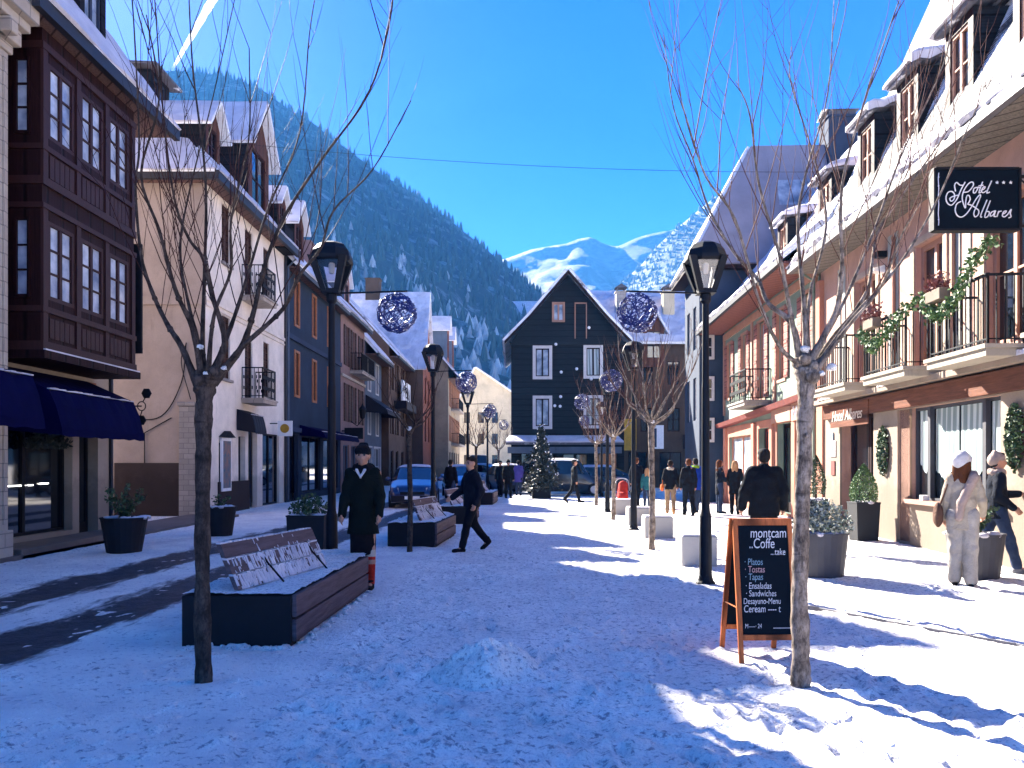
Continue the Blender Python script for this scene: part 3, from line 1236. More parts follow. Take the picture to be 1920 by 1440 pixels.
def saddle_roof(root, F, u0, u1, depth, H, pitch, base, snow, ov=.5, vg=.3, th=.12, sth=.1, seed=1, nu=20, nv=8, amp=.04):
    rd = -depth / 2
    zr = H + pitch * (depth / 2)
    ze = H - pitch * ov
    roofplane(root, F, (u0 - vg, ov, ze), (u1 + vg, ov, ze), (u1 + vg, rd, zr), (u0 - vg, rd, zr), base, snow, th, sth, amp, nu, nv, seed)
    slab(F, (u0 - vg, -depth - ov, ze), (u1 + vg, -depth - ov, ze), (u1 + vg, rd, zr), (u0 - vg, rd, zr), th).build('roof', base, root)
    e = MB(F)
    e.box(u0 - vg - .02, u1 + vg + .02, ov - .06, ov + .07, ze - .12, ze + .06)
    e.build('gutter', M['gutter'], root)
    s = MB(F)
    s.hexa([(u0, 0, ze - .02), (u1, 0, ze - .02), (u1, ov - .07, ze - .06), (u0, ov - .07, ze - .06)],
           [(u0, 0, ze + .04), (u1, 0, ze + .04), (u1, ov - .07, ze + .02), (u0, ov - .07, ze + .02)])
    s.build('soffit', M['soffit'], root)
    return zr
# ------------------------------------------------------------------ left row of houses
# pale stone corner building at the picture's left edge
F0 = Frame(-8.47, 0, 0, 1, 'L')
r = house_body('stone_building', 'pale stone building with carved pilaster at the left edge of the photo', F0, 4, 13.15, 9.1, 8, M['stonepil'],
               [(6, 8.2, 0, 2.7), (9.2, 11.4, .6, 2.7), (6.2, 7.6, 4.6, 6.6), (9.4, 10.8, 4.6, 6.6)], sidem=M['stonepil'])
b = MB(F0)
b.box(12.55, 13.1, 0, .22, -.1, 8.3)
b.box(12.5, 13.16, 0, .27, -.1, .5)
b.box(12.62, 12.7, .22, .24, .6, 8.2)
b.box(12.95, 13.03, .22, .24, .6, 8.2)
bev(b.build('pilaster', M['stonepil'], r), .02)
b = MB(F0)
for i, (d, z0, z1) in enumerate(((.27, 8.3, 8.45), (.38, 8.45, 8.7), (.5, 8.7, 8.85), (.62, 8.85, 9.1))):
    b.box(4, 13.16 + .05 * i, -.05, d, z0, z1)
for u in np.arange(4.4, 13, .55):
    b.box(u, u + .2, .3, .55, 8.45, 8.69)
bev(b.build('cornice', M['stonepil'], r), .02)
window(r, F0, 9.2, 11.4, .6, 2.7, M['darkwood'], M['glass'], 3, 1)
window(r, F0, 6.2, 7.6, 4.6, 6.6, M['darkwood'], M['glass_sky'], 2, 3)
window(r, F0, 9.4, 10.8, 4.6, 6.6, M['darkwood'], M['glass_sky'], 2, 3)
door(r, F0, 6, 8.2, 0, 2.7, M['darkwood'], M['glass'])
roofplane(r, F0, (3.8, .5, 9.12), (13.3, .5, 9.12), (13.3, -4, 13.5), (3.8, -4, 13.5), M['slate_half'], M['snow_soft'], seed=3)
slab(F0, (3.8, -8.4, 9.1), (13.3, -8.4, 9.1), (13.3, -4, 13.5), (3.8, -4, 13.5), .12).build('roof', M['slate_half'], r)

# house with the wooden bay
FW = Frame(-8.9, 0, 0, 1, 'L')
UW0, UW1 = 13.2, 17.75
r = house_body('bay_house', 'dark house with a big glazed brown wooden bay over a shop with blue awnings', FW, UW0, UW1, 9.2, 9, M['beige'],
               [(13.55, 16.2, .25, 2.95), (16.45, 17.2, .05, 2.5)], .25, sidem=M['cream_side'])
wd_ = r
Z0, Z1 = 3.62, 9.02
bay = MB(FW)
BU0, BU1, BD = 13.62, 16.92, .9
ops = []
cols = [(13.80, 14.62), (14.84, 15.66), (15.88, 16.70)]
for zz in ((4.42, 5.78), (7.2, 8.5)):
    for a, c in cols:
        ops.append((a, c, zz[0], zz[1]))
wallgrid(bay, BU0, BU1, Z0, Z1, ops, .08, BD)
for u in (BU0, BU1):
    bay.quad((u, 0, Z0), (u, BD, Z0), (u, BD, Z1), (u, 0, Z1))
bay.quad((BU0, 0, Z0), (BU1, 0, Z0), (BU1, BD, Z0), (BU0, BD, Z0))
bay.cm = 1
for z, h in ((Z0 - .1, .16), (4.18, .1), (5.95, .09), (6.35, .14), (6.95, .09), (8.66, .12)):
    bay.box(BU0 - .04, BU1 + .04, -.01, BD + .045, z, z + h)
for u in (BU0 + .06, 14.73, 15.77, BU1 - .06):
    for z0, z1 in ((Z0 + .06, 4.18), (4.28, 5.95), (6.49, 6.95), (7.04, 8.66)):
        bay.box(u - .07, u + .07, BD - .02, BD + .03, z0, z1)
for a, c in cols:                      # sunk panels under the windows
    for z0, z1 in ((Z0 + .14, 4.1), (6.52, 6.92)):
        for k in range(5):
            q = a + .02 + k * (c - a - .04) / 5
            bay.box(q + .01, q + (c - a - .04) / 5 - .01, BD - .02, BD + .014, z0, z1)
bo = bay.build('bay', [M['darkwood'], M['bay_frame']], r, recalc=False)
for (a, c, z0, z1) in ops:
    window(bo, FW, a, c, z0, z1, M['bay_frame'], M['glass_bay'], 2, 3, BD, .05, .07, .028)
FWs = Frame(FW(BU0, 0, 0)[0], FW(BU0, 0, 0)[1], 1, 0, 'L')      # near end of the bay, faces the camera
for z0, z1 in ((4.42, 5.78), (7.2, 8.5)):
    window(bo, FWs, .44, .72, z0, z1, M['darkwood'], M['glass_bay'], 1, 3, .012, .01, .05, .025)
b = MB(FW)                             # carved bottom board and snow line
b.box(BU0 - .1, BU1 + .1, .02, BD + .1, Z0 - .24, Z0 - .102)
b.build('bay_sole', M['darkwood'], r)
b = MB(FW)
b.box(BU0 - .05, BU1 + .08, BD + .05, BD + .095, Z0 - .1, Z0 - .075)
b.build('snow_cover', M['snow_soft'], r)
# roof
E = 1.1
ze = 9.22
roofplane(r, FW, (UW0 - .1, E, ze), (UW1 + .75, E, ze), (UW1 + .75, -4.0, ze + 6.7), (UW0 - .1, -4.0, ze + 6.7), M['slate_half'], M['snow_soft'], .13, .07, .07, 34, 26, 9)
slab(FW, (UW0 - .1, -9.1, ze), (UW1 + .75, -9.1, ze), (UW1 + .75, -4.0, ze + 6.7), (UW0 - .1, -4.0, ze + 6.7), .13).build('roof', M['slate_half'], r)
b = MB(FW)
b.box(UW0 - .15, UW1 + .8, E - .03, E + .1, ze - .16, ze + .08)
b.build_each('gutter', M['gutter'], r)
b = MB(FW)
b.box(UW0, UW1 + .7, 0, E - .05, ze - .12, ze - .06)
b.build('soffit', M['soffit'], r)
b = MB(FW)
b.add([(UW1, 0, ze - .1), (UW1, -8, ze - .1), (UW1, -4, ze + 5.3)], [(0, 1, 2)])
b.add([(UW0, 0, ze - .1), (UW0, -8, ze - .1), (UW0, -4, ze + 5.3)], [(0, 1, 2)])
b.build_each('gable', M['cream_side'], r, recalc=False)
for uu, zz, hh, dd in ((16.2, 10.0, 2.7, .42), (13.9, 10.0, 2.7, .42)):
    d_ = dormer(r, FW, uu, 1.0, zz, hh, dd, -2.4, M['blackwood'], M['slate'], None, 'shed', .12, .22, M['darkblue'], M['glass_sky'], M['blackwood'])
# shopfront under the bay
window(r, FW, 13.55, 16.2, .25, 2.95, M['black'], M['glass'], 2, 1, dep=.22)
door(r, FW, 16.45, 17.2, .05, 2.5, M['black'], M['glass'], dep=.24)
b = MB(FW)
b.box(13.7, 15.6, -.75, -.7, .95, 2.3)
b.build('display_panel', M['beige'], r)
b = MB(FW)
b.box(13.3, 17.3, -.05, .75, -.1, .16)
bev(b.build('doorstep', mat_plaster('worn_step_stone', (.20, .155, .13), .4), r), .02)
b = MB(FW)                            # lit strip lamps inside the shop window
for a, c, z in ((13.7, 14.3, 1.16), (13.75, 14.3, 1.09), (14.45, 14.95, 1.17), (15.05, 15.2, 1.17), (15.4, 15.7, 1.19)):
    b.box(a, c, -.205, -.195, z, z + .02)
b.build_each('strip_lamp', mat_emit('strip_light', (1, .97, .9), 1.4), r)
b = MB(FW)
b.box(17.66, 17.74, .0, .06, 0, 9.1)
b.build_each('downpipe', M['gutter'], r)
b = MB(FW)
b.box(16.62, 17.1, 0, .015, 2.62, 3.3)
b.build('sign_board', mat('rusty_panel', (.30, .10, .03), .7, .6, 4), r)


def awning(name, label, F, u0, u1, zw, zf, zb, df, db, m, group=None):
    root = thing(name, label, 'awning', F((u0 + u1) / 2, 0, zb), group)
    b = MB(F)
    prof = [(0, zw), (df, zf), (df + (db - df) * .55, zf - (zf - zb) * .35), (db, zb + .12), (db + .01, zb)]
    n = 14
    vs, fs = [], []
    for i in range(n + 1):
        u = u0 + (u1 - u0) * i / n
        for j, (d, z) in enumerate(prof):
            sag = .025 * math.sin(i * 2.1 + j) if 0 < j < 4 else 0
            vs.append((u, d + .02, z - sag - (.03 * abs(math.sin(i * 1.3)) if j == 4 else 0)))
    k = len(prof)
    for i in range(n):
        for j in range(k - 1):
            fs.append((i * k + j, i * k + j + 1, (i + 1) * k + j + 1, (i + 1) * k + j))
    b.add(vs, fs)
    for u in (u0, u1):
        b.add([(u, .02, zb + .1), *[(u, d + .02, z) for d, z in prof]], [tuple(range(k + 1))])
    o = b.build('canopy', m, root, recalc=False)
    so = o.modifiers.new('thick', 'SOLIDIFY')
    so.thickness = .012
    f = MB(F)
    f.tube([(u0, df, zf - .02), (u1, df, zf - .02)], .02)
    f.tube([(u0 + .1, .03, zw - .35), (u0 + .1, df, zf - .04)], .014)
    f.tube([(u1 - .1, .03, zw - .35), (u1 - .1, df, zf - .04)], .014)
    f.build('frame', M['black'], root)
    s = MB(F)
    rs = random.Random(len(label))
    for i in range(24):
        a = u0 + (u1 - u0) * (i + .05) / 24
        w = .012 + .012 * rs.random()
        s.box(a, a + (u1 - u0) / 24 * rs.uniform(.85, 1.0), df - w, df + .03 + w, zf + .01, zf + .016 + .025 * rs.random())
    s.build('snow_cover', M['snow_soft'], root)
    return root


awning('shop_awning', 'navy blue canvas awning under the brown wooden bay', FW, 13.7, 16.75, 3.3, 2.86, 2.08, .95, 1.18, M['awning'], 'navy awnings of the corner shops')
awning('shop_awning', 'navy blue canvas awning cut off by the left edge of the photo', F0, 9.0, 12.5, 3.2, 2.95, 2.15, .95, 1.15, M['awning'], 'navy awnings of the corner shops')
# hanging banner past the bay
b = MB(FW)
b.box(17.15, 17.21, .62, .96, 3.95, 6.3)
b.tube([(17.18, .0, 6.2), (17.18, .97, 6.2)], .02)
b.tube([(17.18, .0, 4.05), (17.18, .97, 4.05)], .02)
tag(bev(b.build('hanging_banner', M['black'], at=FW(17.18, .8, 3.95)), .02), 'tall black banner sign hanging beside the brown wooden bay', 'sign')
# wrought iron bracket sign
p = FW(17.6, 0, 2.75)
t = thing('bracket_sign', 'wrought iron wall bracket with two small dark plaques on the tan wall', 'sign', p)
b = MB(FW)
b.box(17.56, 17.64, 0, .04, 2.5, 3.1)
b.tube([(17.6, .04, 2.85), (17.6, .75, 2.85)], .016)
b.tube([(17.6, .75 + .09 * math.cos(k), 2.85 + .1 * math.sin(k)) for k in np.linspace(0, 6.28, 13)], .012)
b.tube([(17.6, .78, 2.95), (17.6, .84, 3.05)], .012)
b.tube([(17.6, .76, 2.75), (17.6, .72, 2.62)], .012)
b.build('bracket', M['black'], t)
for dz, dd in ((3.13, .86), (2.54, .74)):
    b = MB(FW)
    b.prism([(17.585, dd + .11 * math.cos(a), dz + .12 * math.sin(a)) for a in np.linspace(0, 6.28, 7)[:-1]], (.03, 0, 0))
    b.build('plaque', M['black'], t)

# cream house
UC0, UC1, HC = 24.0, 32.4, 10.2
wins = [(25.35, 26.1, 8.0, 9.85), (27.55, 28.35, 7.35, 9.7), (29.6, 30.3, 7.4, 9.6),
        (25.35, 26.1, 4.3, 6.3), (27.55, 28.35, 3.85, 6.1), (29.6, 30.3, 4.1, 6.1)]
gops = [(25.1, 26.0, .5, 2.3), (26.9, 27.6, .02, 2.5), (27.9, 28.9, .02, 2.75), (29.5, 31.6, .02, 2.7)]
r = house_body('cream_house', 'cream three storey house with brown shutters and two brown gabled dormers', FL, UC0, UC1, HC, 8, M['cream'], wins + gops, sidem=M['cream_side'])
for i, w in enumerate(wins):
    window(r, FL, *w, M['shutter'], M['shutter'], 2, 6, dep=.1, sill=True if i in (0, 3) else None, sm=M['stone'])
for a in (26.95, 27.0):
    pass
for (u0, u1, z) in ((27.2, 30.6, 7.3), (27.2, 28.75, 3.8)):
    balcony(r, FL, u0, u1 if z < 5 else 28.75, .75, z, 1.05, M['stonepil'], ornate=True, sp=.13)
window(r, FL, 25.1, 26.0, .5, 2.3, M['white'], M['glass'], 1, 1)
door(r, FL, 26.9, 27.6, .02, 2.5, M['black'], M['glass'])
door(r, FL, 27.9, 28.9, .02, 2.75, M['darkblue'], M['glass'])
window(r, FL, 29.5, 31.6, .02, 2.7, M['black'], M['glass'], 2, 1)
b = MB(FL)
b.box(UC0 - .02, UC1, 0, .06, 6.5, 6.62)
b.box(UC0, UC1, 0, .05, 6.34, 6.39)
b.build('string_course', M['cream'], r)
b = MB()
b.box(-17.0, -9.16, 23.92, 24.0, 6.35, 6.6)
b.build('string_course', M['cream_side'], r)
b = MB()
b.box(-11.9, -9.95, 23.93, 24.0, -.2, 1.6)
b.build_each('wall_skirt', M['plinth'], r)
b = MB()
b.box(-9.95, -9.14, 23.86, 24.0, -.2, 3.3)
b.box(-9.99, -9.1, 23.82, 24.0, 3.3, 3.42)
bev(b.build('corner_buttress', M['stone'], r), .03)
b = MB(FL)
b.box(25.0, 27.9, 0, .05, -.1, 1.0)
b.build_each('wall_skirt', M['plinth'], r)
b = MB(FL)
b.box(30.0, 30.35, .02, .6, .0, 3.2) if False else None
b.tube([(32.3, .06, 0), (32.3, .06, 10)], .05)
b.build_each('downpipe', M['gutter'], r)
b = MB()                              # cables along the side wall
b.tube(spline([(-13, 23.95, 3.0), (-11.5, 23.95, 2.92), (-10.5, 23.95, 3.0), (-9.9, 23.95, 4.0), (-9.75, 23.95, 5.2)]), .018, 5)
b.tube([(-10.2, 23.95, 2.95), (-11.0, 23.95, 2.5), (-11.0, 23.95, 1.6)], .018, 5)
b.tube(spline([(-9.75, 23.95, 5.2), (-9.9, 23.95, 4.6), (-9.62, 23.95, 3.5)]), .014, 5)
b.build_each('cable', M['black'], r)
# hipped roof: street slope, near hip, far side, back
PC = 1.33
zr = HC + 4 * PC - .5
ov = .5
e = HC - .1
A = lambda u, d, z: (u, d, z)
roofplane(r, FL, (UC0 - ov, ov, e), (UC1 + .1, ov, e), (UC1 + .1, -4, zr), (UC0 + 2.9, -4, zr), M['slate_half'], M['snow_soft'], .14, .07, .04, 18, 8, 21)
roofplane(r, FL, (UC0 - ov, -8 - ov, e), (UC0 - ov, ov, e), (UC0 + 2.9, -3.9, zr), (UC0 + 2.9, -4.1, zr), M['slate_half'], M['snow_soft'], .14, .08, .03, 12, 8, 22)
slab(FL, (UC0 - ov, -8 - ov, e), (UC1 + .1, -8 - ov, e), (UC1 + .1, -4, zr), (UC0 + 2.9, -4, zr), .14).build('roof', M['slate_half'], r)
b = MB(FL)
b.box(UC0 - ov - .05, UC1 + .1, ov - .04, ov + .1, e - .16, e + .1)
b.box(UC0 - ov - .06, UC0 - ov + .08, -8, ov + .09, e - .155, e + .095)
b.build_each('gutter', M['gutter'], r)
b = MB(FL)
b.box(UC0 - ov + .08, UC1, -8, ov - .05, e - .1, e - .04)
b.build('soffit', M['soffit'], r)


def gdormer(root, F, u, w, z0, h, df, db, wm, rm, frontm, rise, ov, sth=.08, seed=1, win=True):
    "gabled dormer whose snow lies as sub-part of its roof's part"
    return dormer(root, F, u, w, z0, h, df, db, wm, rm, M['snow_soft'], 'gable', rise, ov, M['bay_frame'], M['glass'], frontm, sth, win, seed)


gdormer(r, FL, 24.75, 1.15, 10.7, 1.35, -.05, -3.2, M['blackwood'], M['slate_white'], M['brownwood'], .65, .28, seed=2)
gdormer(r, FL, 28.6, 2.3, 10.3, 2.6, .15, -3.9, M['blackwood'], M['slate_white'], M['brownwood'], 1.5, .35, seed=3)
b = MB(FL)
b.box(31.0, 32.2, -.1, .4, 9.95, 10.9)
b.build('dormer', M['blackwood'], r)
gdormer(r, FL, 31.7, 1.0, 10.9, 1.0, .1, -2.5, M['blackwood'], M['slate_white'], M['brownwood'], .6, .2, seed=4)

dormer(r, FL, 24.9, 1.3, 12.3, 1.25, -1.75, -3.9, M['blackwood'], M['slate'], None, 'shed', .1, .3, M['darkblue'], M['glass'], M['blackwood'])
awning('door_canopy', 'black rounded door canopy on the cream house with snow on top', FL, 26.7, 27.9, 3.4, 3.2, 2.6, .5, .62, M['awningblack'])
t = thing('square_sign', 'white square shop sign with a yellow disc beside the cream house door', 'sign', FL(30.4, .3, 2.9))
b = MB(FL)
b.box(30.36, 30.44, .3, .85, 2.62, 3.2)
b.build('panel', M['white'], t)
b = MB(FL)
b.prism([(30.352, .575 + .17 * math.cos(a), 2.91 + .17 * math.sin(a)) for a in np.linspace(0, 6.283, 25)[:-1]], (-.012, 0, 0))
b.build('disc', mat('yellow_disc', (.45, .25, .02), .6, .4, 6), t)
b = MB(FL)
b.tube([(30.4, 0, 3.1), (30.4, .35, 3.1)], .02)
b.build('bracket', M['black'], t)
b = MB(FL)                            # poster case
b.box(25.15, 25.95, .02, .1, .7, 2.4)
b.cm = 1
b.box(25.22, 25.88, .1, .108, .8, 2.3)
b.cm = 2
b.prism([(25.05, .01, 2.42), (26.05, .01, 2.42), (25.55, .01, 2.62)], (0, .2, 0))
tag(b.build('poster_case', [M['white'], mat('blue_poster', (.03, .12, .17), .5, .8, 5, col2=(.35, .16, .09)), M['black']], at=FL(25.5, 0, .7)), 'small white framed poster case with blue poster on the cream wall', 'poster case')

# slate blue house
UB0, UB1, HB = 32.5, 42.9, 10.1
wins = []
for u in (34.2, 37.2, 40.2):
    wins += [(u - .32, u + .32, 7.5, 9.3), (u - .32, u + .32, 4.5, 6.3)]
gops = [(33.0, 34.4, .02, 2.8), (35.0, 38.4, .3, 2.8), (39.0, 42.2, .3, 2.8)]
r = house_body('blue_house', 'slate blue house with orange framed narrow windows', FL, UB0, UB1, HB, 8, M['bluewall'], wins + gops)
for w in wins:
    window(r, FL, *w, M['orangewin'], M['glass_orange'], 2, 3, surround=.1, sm=M['orangewin'])
door(r, FL, *gops[0], M['black'], M['glass'])
for g in gops[1:]:
    window(r, FL, *g, M['black'], M['glass'], 2, 1)
b = MB(FL)
b.box(UB0 + .05, UB1, 0, .09, 6.75, 6.95)
b.build('string_course', M['darkblue'], r)
b = MB(FL)
b.box(UB0 + .05, UB1, 0, .12, 2.9, 3.1)
b.build('shop_sign_board', M['darkblue'], r)
saddle_roof(r, FL, UB0 + .1, UB1, 8, HB, 1.1, M['slate_half'], M['snow_soft'], .45, .02, seed=31)
gable_ends(r, FL, UB0 + .1, UB1, 8, HB, 1.1, M['bluewall'])
gdormer(r, FL, 34.4, 1.5, 10.4, 1.5, .05, -3, M['blackwood'], M['slate_white'], M['brownwood'], .9, .25, seed=6)
b = MB(FL)
b.tube([(UB0 + .1, .08, 0), (UB0 + .1, .08, 9.6), (UB0 + .1, .4, 9.9)], .05)
b.build_each('downpipe', M['greyblue'], r)
chimney(r, FL, 41.2, 42.6, -2.2, -1.2, 10.5, 13.0, M['pinkwall'], False)
awning('shop_awning', 'dark blue awning edged with snow on the slate blue house', FL, 34.6, 42.4, 3.25, 2.95, 2.7, 1.0, 1.08, M['awning'])

# dusky pink house
UP0, UP1, HP = 43.0, 49.9, 10.2
wins = [(44.1, 44.9, 7.0, 9.2), (46.0, 46.8, 7.0, 9.2), (48.2, 49.0, 7.0, 9.2), (44.1, 44.9, 3.9, 6.0), (46.0, 46.8, 3.9, 6.0), (48.2, 49.0, 3.9, 6.0)]
gops = [(43.6, 45.2, .1, 2.6), (45.8, 47.4, .1, 2.6), (48.0, 49.4, .1, 2.6)]
r = house_body('pink_house', 'dusky pink plastered house with iron balconies beyond the blue house', FL, UP0, UP1, HP, 8, M['pinkwall'], wins + gops)
for w in wins:
    window(r, FL, *w, M['shutter'], M['glass'], 2, 3, shut=M['shutter'], sw=.38)
for g in gops:
    window(r, FL, *g, M['greyblue'], M['glass'], 2, 1)
balcony(r, FL, 45.4, 47.4, .7, 6.85, 1.0, M['stonepil'])
balcony(r, FL, 47.6, 49.6, .7, 6.85, 1.0, M['stonepil'])
b = MB(FL)
b.box(UP0 + .05, UP1, 0, .08, 6.3, 6.45)
b.build('string_course', M['stonepil'], r)
saddle_roof(r, FL, UP0 + .05, UP1, 8, HP, 1.0, M['slate_half'], M['snow_soft'], .45, .02, seed=41)
gable_ends(r, FL, UP0 + .05, UP1, 8, HP, 1.0, M['pinkwall'])
chimney(r, FL, 47.5, 49.3, -2.6, -1.4, 10.5, 13.6, M['pinkwall'], False)
gdormer(r, FL, 44.6, 1.4, 10.4, 1.3, .0, -3, M['greyblue'], M['slate_white'], M['pinkwall'], .8, .2, seed=7)
t = thing('wall_lantern', 'small black lantern on a scrolled bracket on the pink house wall', 'lantern', FL(45.5, 0, 4))
b = MB(FL)
b.tube([(45.5, 0, 4.0), (45.5, .4, 3.7), (45.5, .7, 4.1)], .03)
b.lathe([(.05, 0), (.16, .1), (.2, .5), (.24, .52), (.05, .75), (.02, .85)], (45.5, .7, 4.1), 8) if False else None
b.build('bracket', M['black'], t)
b = MB()
b.lathe([(.06, 0), (.14, .08), (.2, .5), (.25, .53), (.06, .78), (.02, .88)], FL(45.5, .7, 4.1), 8)
b.build('lamp_body', [M['black']], t)
t = thing('dark_shop_sign', 'dark horizontal shop sign sticking out of the pink house', 'sign', FL(43.2, 0, 3))
b = MB(FL)
b.box(43.2, 43.28, .15, 1.15, 2.9, 3.5)
b.box(43.22, 43.26, 0, .15, 3.3, 3.36)
b.build('panel', M['black'], t)

# grey blue narrow house
UG0, UG1, HG = 50.0, 56.4, 9.3
wins = [(51.0, 52.0, 6.3, 8.2), (54.0, 55.0, 6.3, 8.2), (51.0, 52.0, 3.5, 5.4), (54.0, 55.0, 3.5, 5.4), (50.5, 52.5, .1, 2.6), (53.2, 55.8, .1, 2.6)]
r = house_body('grey_house', 'narrow grey blue house between the pink house and the brown houses', FL, UG0, UG1, HG, 8, M['greyblue'], wins)
for w in wins:
    window(r, FL, *w, M['whiteframe'], M['glass'], 2, 2, surround=.1)
saddle_roof(r, FL, UG0 + .05, UG1, 8, HG, 1.1, M['slate_half'], M['snow_soft'], .8, .02, seed=51)
gable_ends(r, FL, UG0 + .05, UG1, 8, HG, 1.1, M['greyblue'])
awning('shop_awning', 'black awning lined with snow on the narrow grey blue house', FL, 50.2, 56.2, 5.9, 5.0, 4.7, 1.3, 1.38, M['awningblack'])

# brown house
F2 = Frame(-8.7, 0, 0, 1, 'L')
UN0, UN1, HN = 56.5, 65.5, 9.9
wins = []
for u in (58, 60.5, 63.5):
    wins += [(u - .45, u + .45, 6.9, 9.0), (u - .45, u + .45, 3.7, 5.8), (u - .7, u + .7, .1, 2.5)]
r = house_body('brown_house', 'ochre brown house with a white lettered board above its black shopfront', F2, UN0, UN1, HN, 8, M['brownwall'], wins)
for w in wins:
    window(r, F2, *w, M['shutter'], M['glass'], 2, 3, shut=M['shutter'] if w[2] > 3 else None)
saddle_roof(r, F2, UN0 + .05, UN1, 8, HN, 1.1, M['slate_half'], M['snow_soft'], .7, .02, seed=61)
gable_ends(r, F2, UN0 + .05, UN1, 8, HN, 1.1, M['brownwall'])
b = MB(F2)
b.box(60.5, 65.3, .3, .42, 6.3, 7.9)
o = b.build('sign_board', M['white'], r)
text('MON', 1.25, M['black'], o, lambda x, y, z: F2(65.0 - 0 - (4.3 - x * 1.35), .43 + z, 6.65 + y), 'lettering')
b = MB(F2)
b.box(59.0, 65.4, .0, .9, 5.6, 6.2)
b.build('shop_canopy', M['awningblack'], r)

# tall house with a snowy side slope and rust gable towards the street
F3 = Frame(-7.3, 0, 0, 1, 'L')
U30, U31, H3 = 65.6, 72.0, 10.0
wins = [(67, 68, 6.6, 8.8), (69.6, 70.6, 6.6, 8.8), (67, 68, 3.4, 5.6), (69.6, 70.6, 3.4, 5.6)]
r = house_body('tall_gable_house', 'tall house with big snowy roof slope and rust gable on the left row', F3, U30, U31, H3, 9, M['orangewall'], wins, sidem=M['brownwall'])
for w in wins:
    window(r, F3, *w, M['shutter'], M['glass'], 2, 3)
um = (U30 + U31) / 2
b = MB(F3)
b.add([(U30, 0, H3), (U31, 0, H3), (um, 0, 16.1)], [(0, 1, 2)])
b.add([(U30, -6.3, H3), (U31, -6.3, H3), (um, -6.3, 16.0)], [(0, 1, 2)])
b.build_each('gable', M['orangewall'], r, recalc=False)
for sgn, uu in ((-1, U30 - .35), (1, U31 + .35)):
    roofplane(r, F3, (uu, -6.5, 9.2), (uu, .3, 9.2), (um, .3, 16.2), (um, -6.5, 16.2), M['slate_half'], M['snow_soft'] if sgn < 0 else None, .12, .05, .075, 30, 20, 71)
chimney(r, F3, 68.2, 69.2, -5.2, -4.0, 15.5, 17.3, M['darkbrown'], False)

# pale ochre house stepping into the street
F4 = Frame(-5.75, 0, 0, 1, 'L')
U40, U41, H4 = 72.1, 88.0, 10.4
wins = []
for u in (74, 77, 80, 83, 86):
    wins += [(u - .5, u + .5, 6.8, 9.2), (u - .5, u + .5, 3.6, 6.0), (u - .8, u + .8, .1, 2.6)]
r = house_body('ochre_house', 'pale ochre house with shuttered windows at the far end of the left row', F4, U40, U41, H4, 10, M['yellowwall'], wins)
for w in wins:
    window(r, F4, *w, M['shutter'], M['glass'], 2, 2, shut=M['orangewin'] if w[2] > 3 else None, sw=.5)
saddle_roof(r, F4, U40, U41, 10, H4, 1.15, M['slate_white'], M['snow_soft'], 1.0, .4, seed=81, nu=10)
gable_ends(r, F4, U40, U41, 10, H4, 1.15, M['yellowwall'])
for i, u in enumerate((74.5, 80.5)):
    gdormer(r, F4, u, 2.2, 11.0, 3.0, -.2, -4, M['greyblue'], M['slate_white'], M['orangewall'], 1.2, .3, seed=82 + i)
balcony(r, F4, 75.5, 82.0, .8, 6.7, 1.0, M['stonepil'])
for i in range(1):
    balcony(r, F4, 75.5, 85.0, .8, 3.4, 1.0, M['stonepil'])

# far houses closing the street on the left of the black gable house
FB = Frame(0, 120, 1, 0, 'L')
wins = [(-7.2 + 2.1 * i, -6.3 + 2.1 * i, z, z + 1.6) for i in range(3) for z in (1.2, 4.4, 7.6)]
r = house_body('cream_gable_house', 'cream sunlit house far down the street left of the black gable house', FB, -8.2, 3, 10.5, 10, M['farcream'], wins)
for w in wins:
    window(r, FB, *w, M['shutter'], M['glass'], 2, 2)
b = MB(FB)
b.add([(-8.2, 0, 10.5), (3, 0, 10.5), (-5.5, 0, 15.8)], [(0, 1, 2)])
b.build_each('gable', M['farcream'], r, recalc=False)
roofplane(r, FB, (-5.5, .5, 15.85), (-5.5, -10, 15.85), (3.3, -10, 9.9), (3.3, .5, 9.9), M['slate_white'], M['snow_soft'], .15, .12, .05, 10, 8, 91)
roofplane(r, FB, (-5.5, .5, 15.85), (-5.5, -10, 15.85), (-8.7, -10, 9.6), (-8.7, .5, 9.6), M['slate_white'], M['snow_soft'], .15, .12, .05, 10, 8, 92)
FB2 = Frame(0, 540, 1, 0, 'L')
r = house_body('hillside_house', 'house with snowy roof standing up on the forest hill', FB2, 0, 24, 103, 16, M['orangewall'], [(2, 5, 97.5, 100.5), (9, 12, 97.5, 100.5)], z0=70)
window(r, FB2, 2, 5, 97.5, 100.5, M['orangewin'], M['glass'], 2, 2)
window(r, FB2, 9, 12, 97.5, 100.5, M['orangewin'], M['glass'], 2, 2)
roofplane(r, FB2, (-2, 2, 101.5), (26, 2, 101.5), (26, -8, 112), (-2, -8, 112), M['slate_white'], M['snow_soft'], .3, .4, .1, 8, 6, 93)
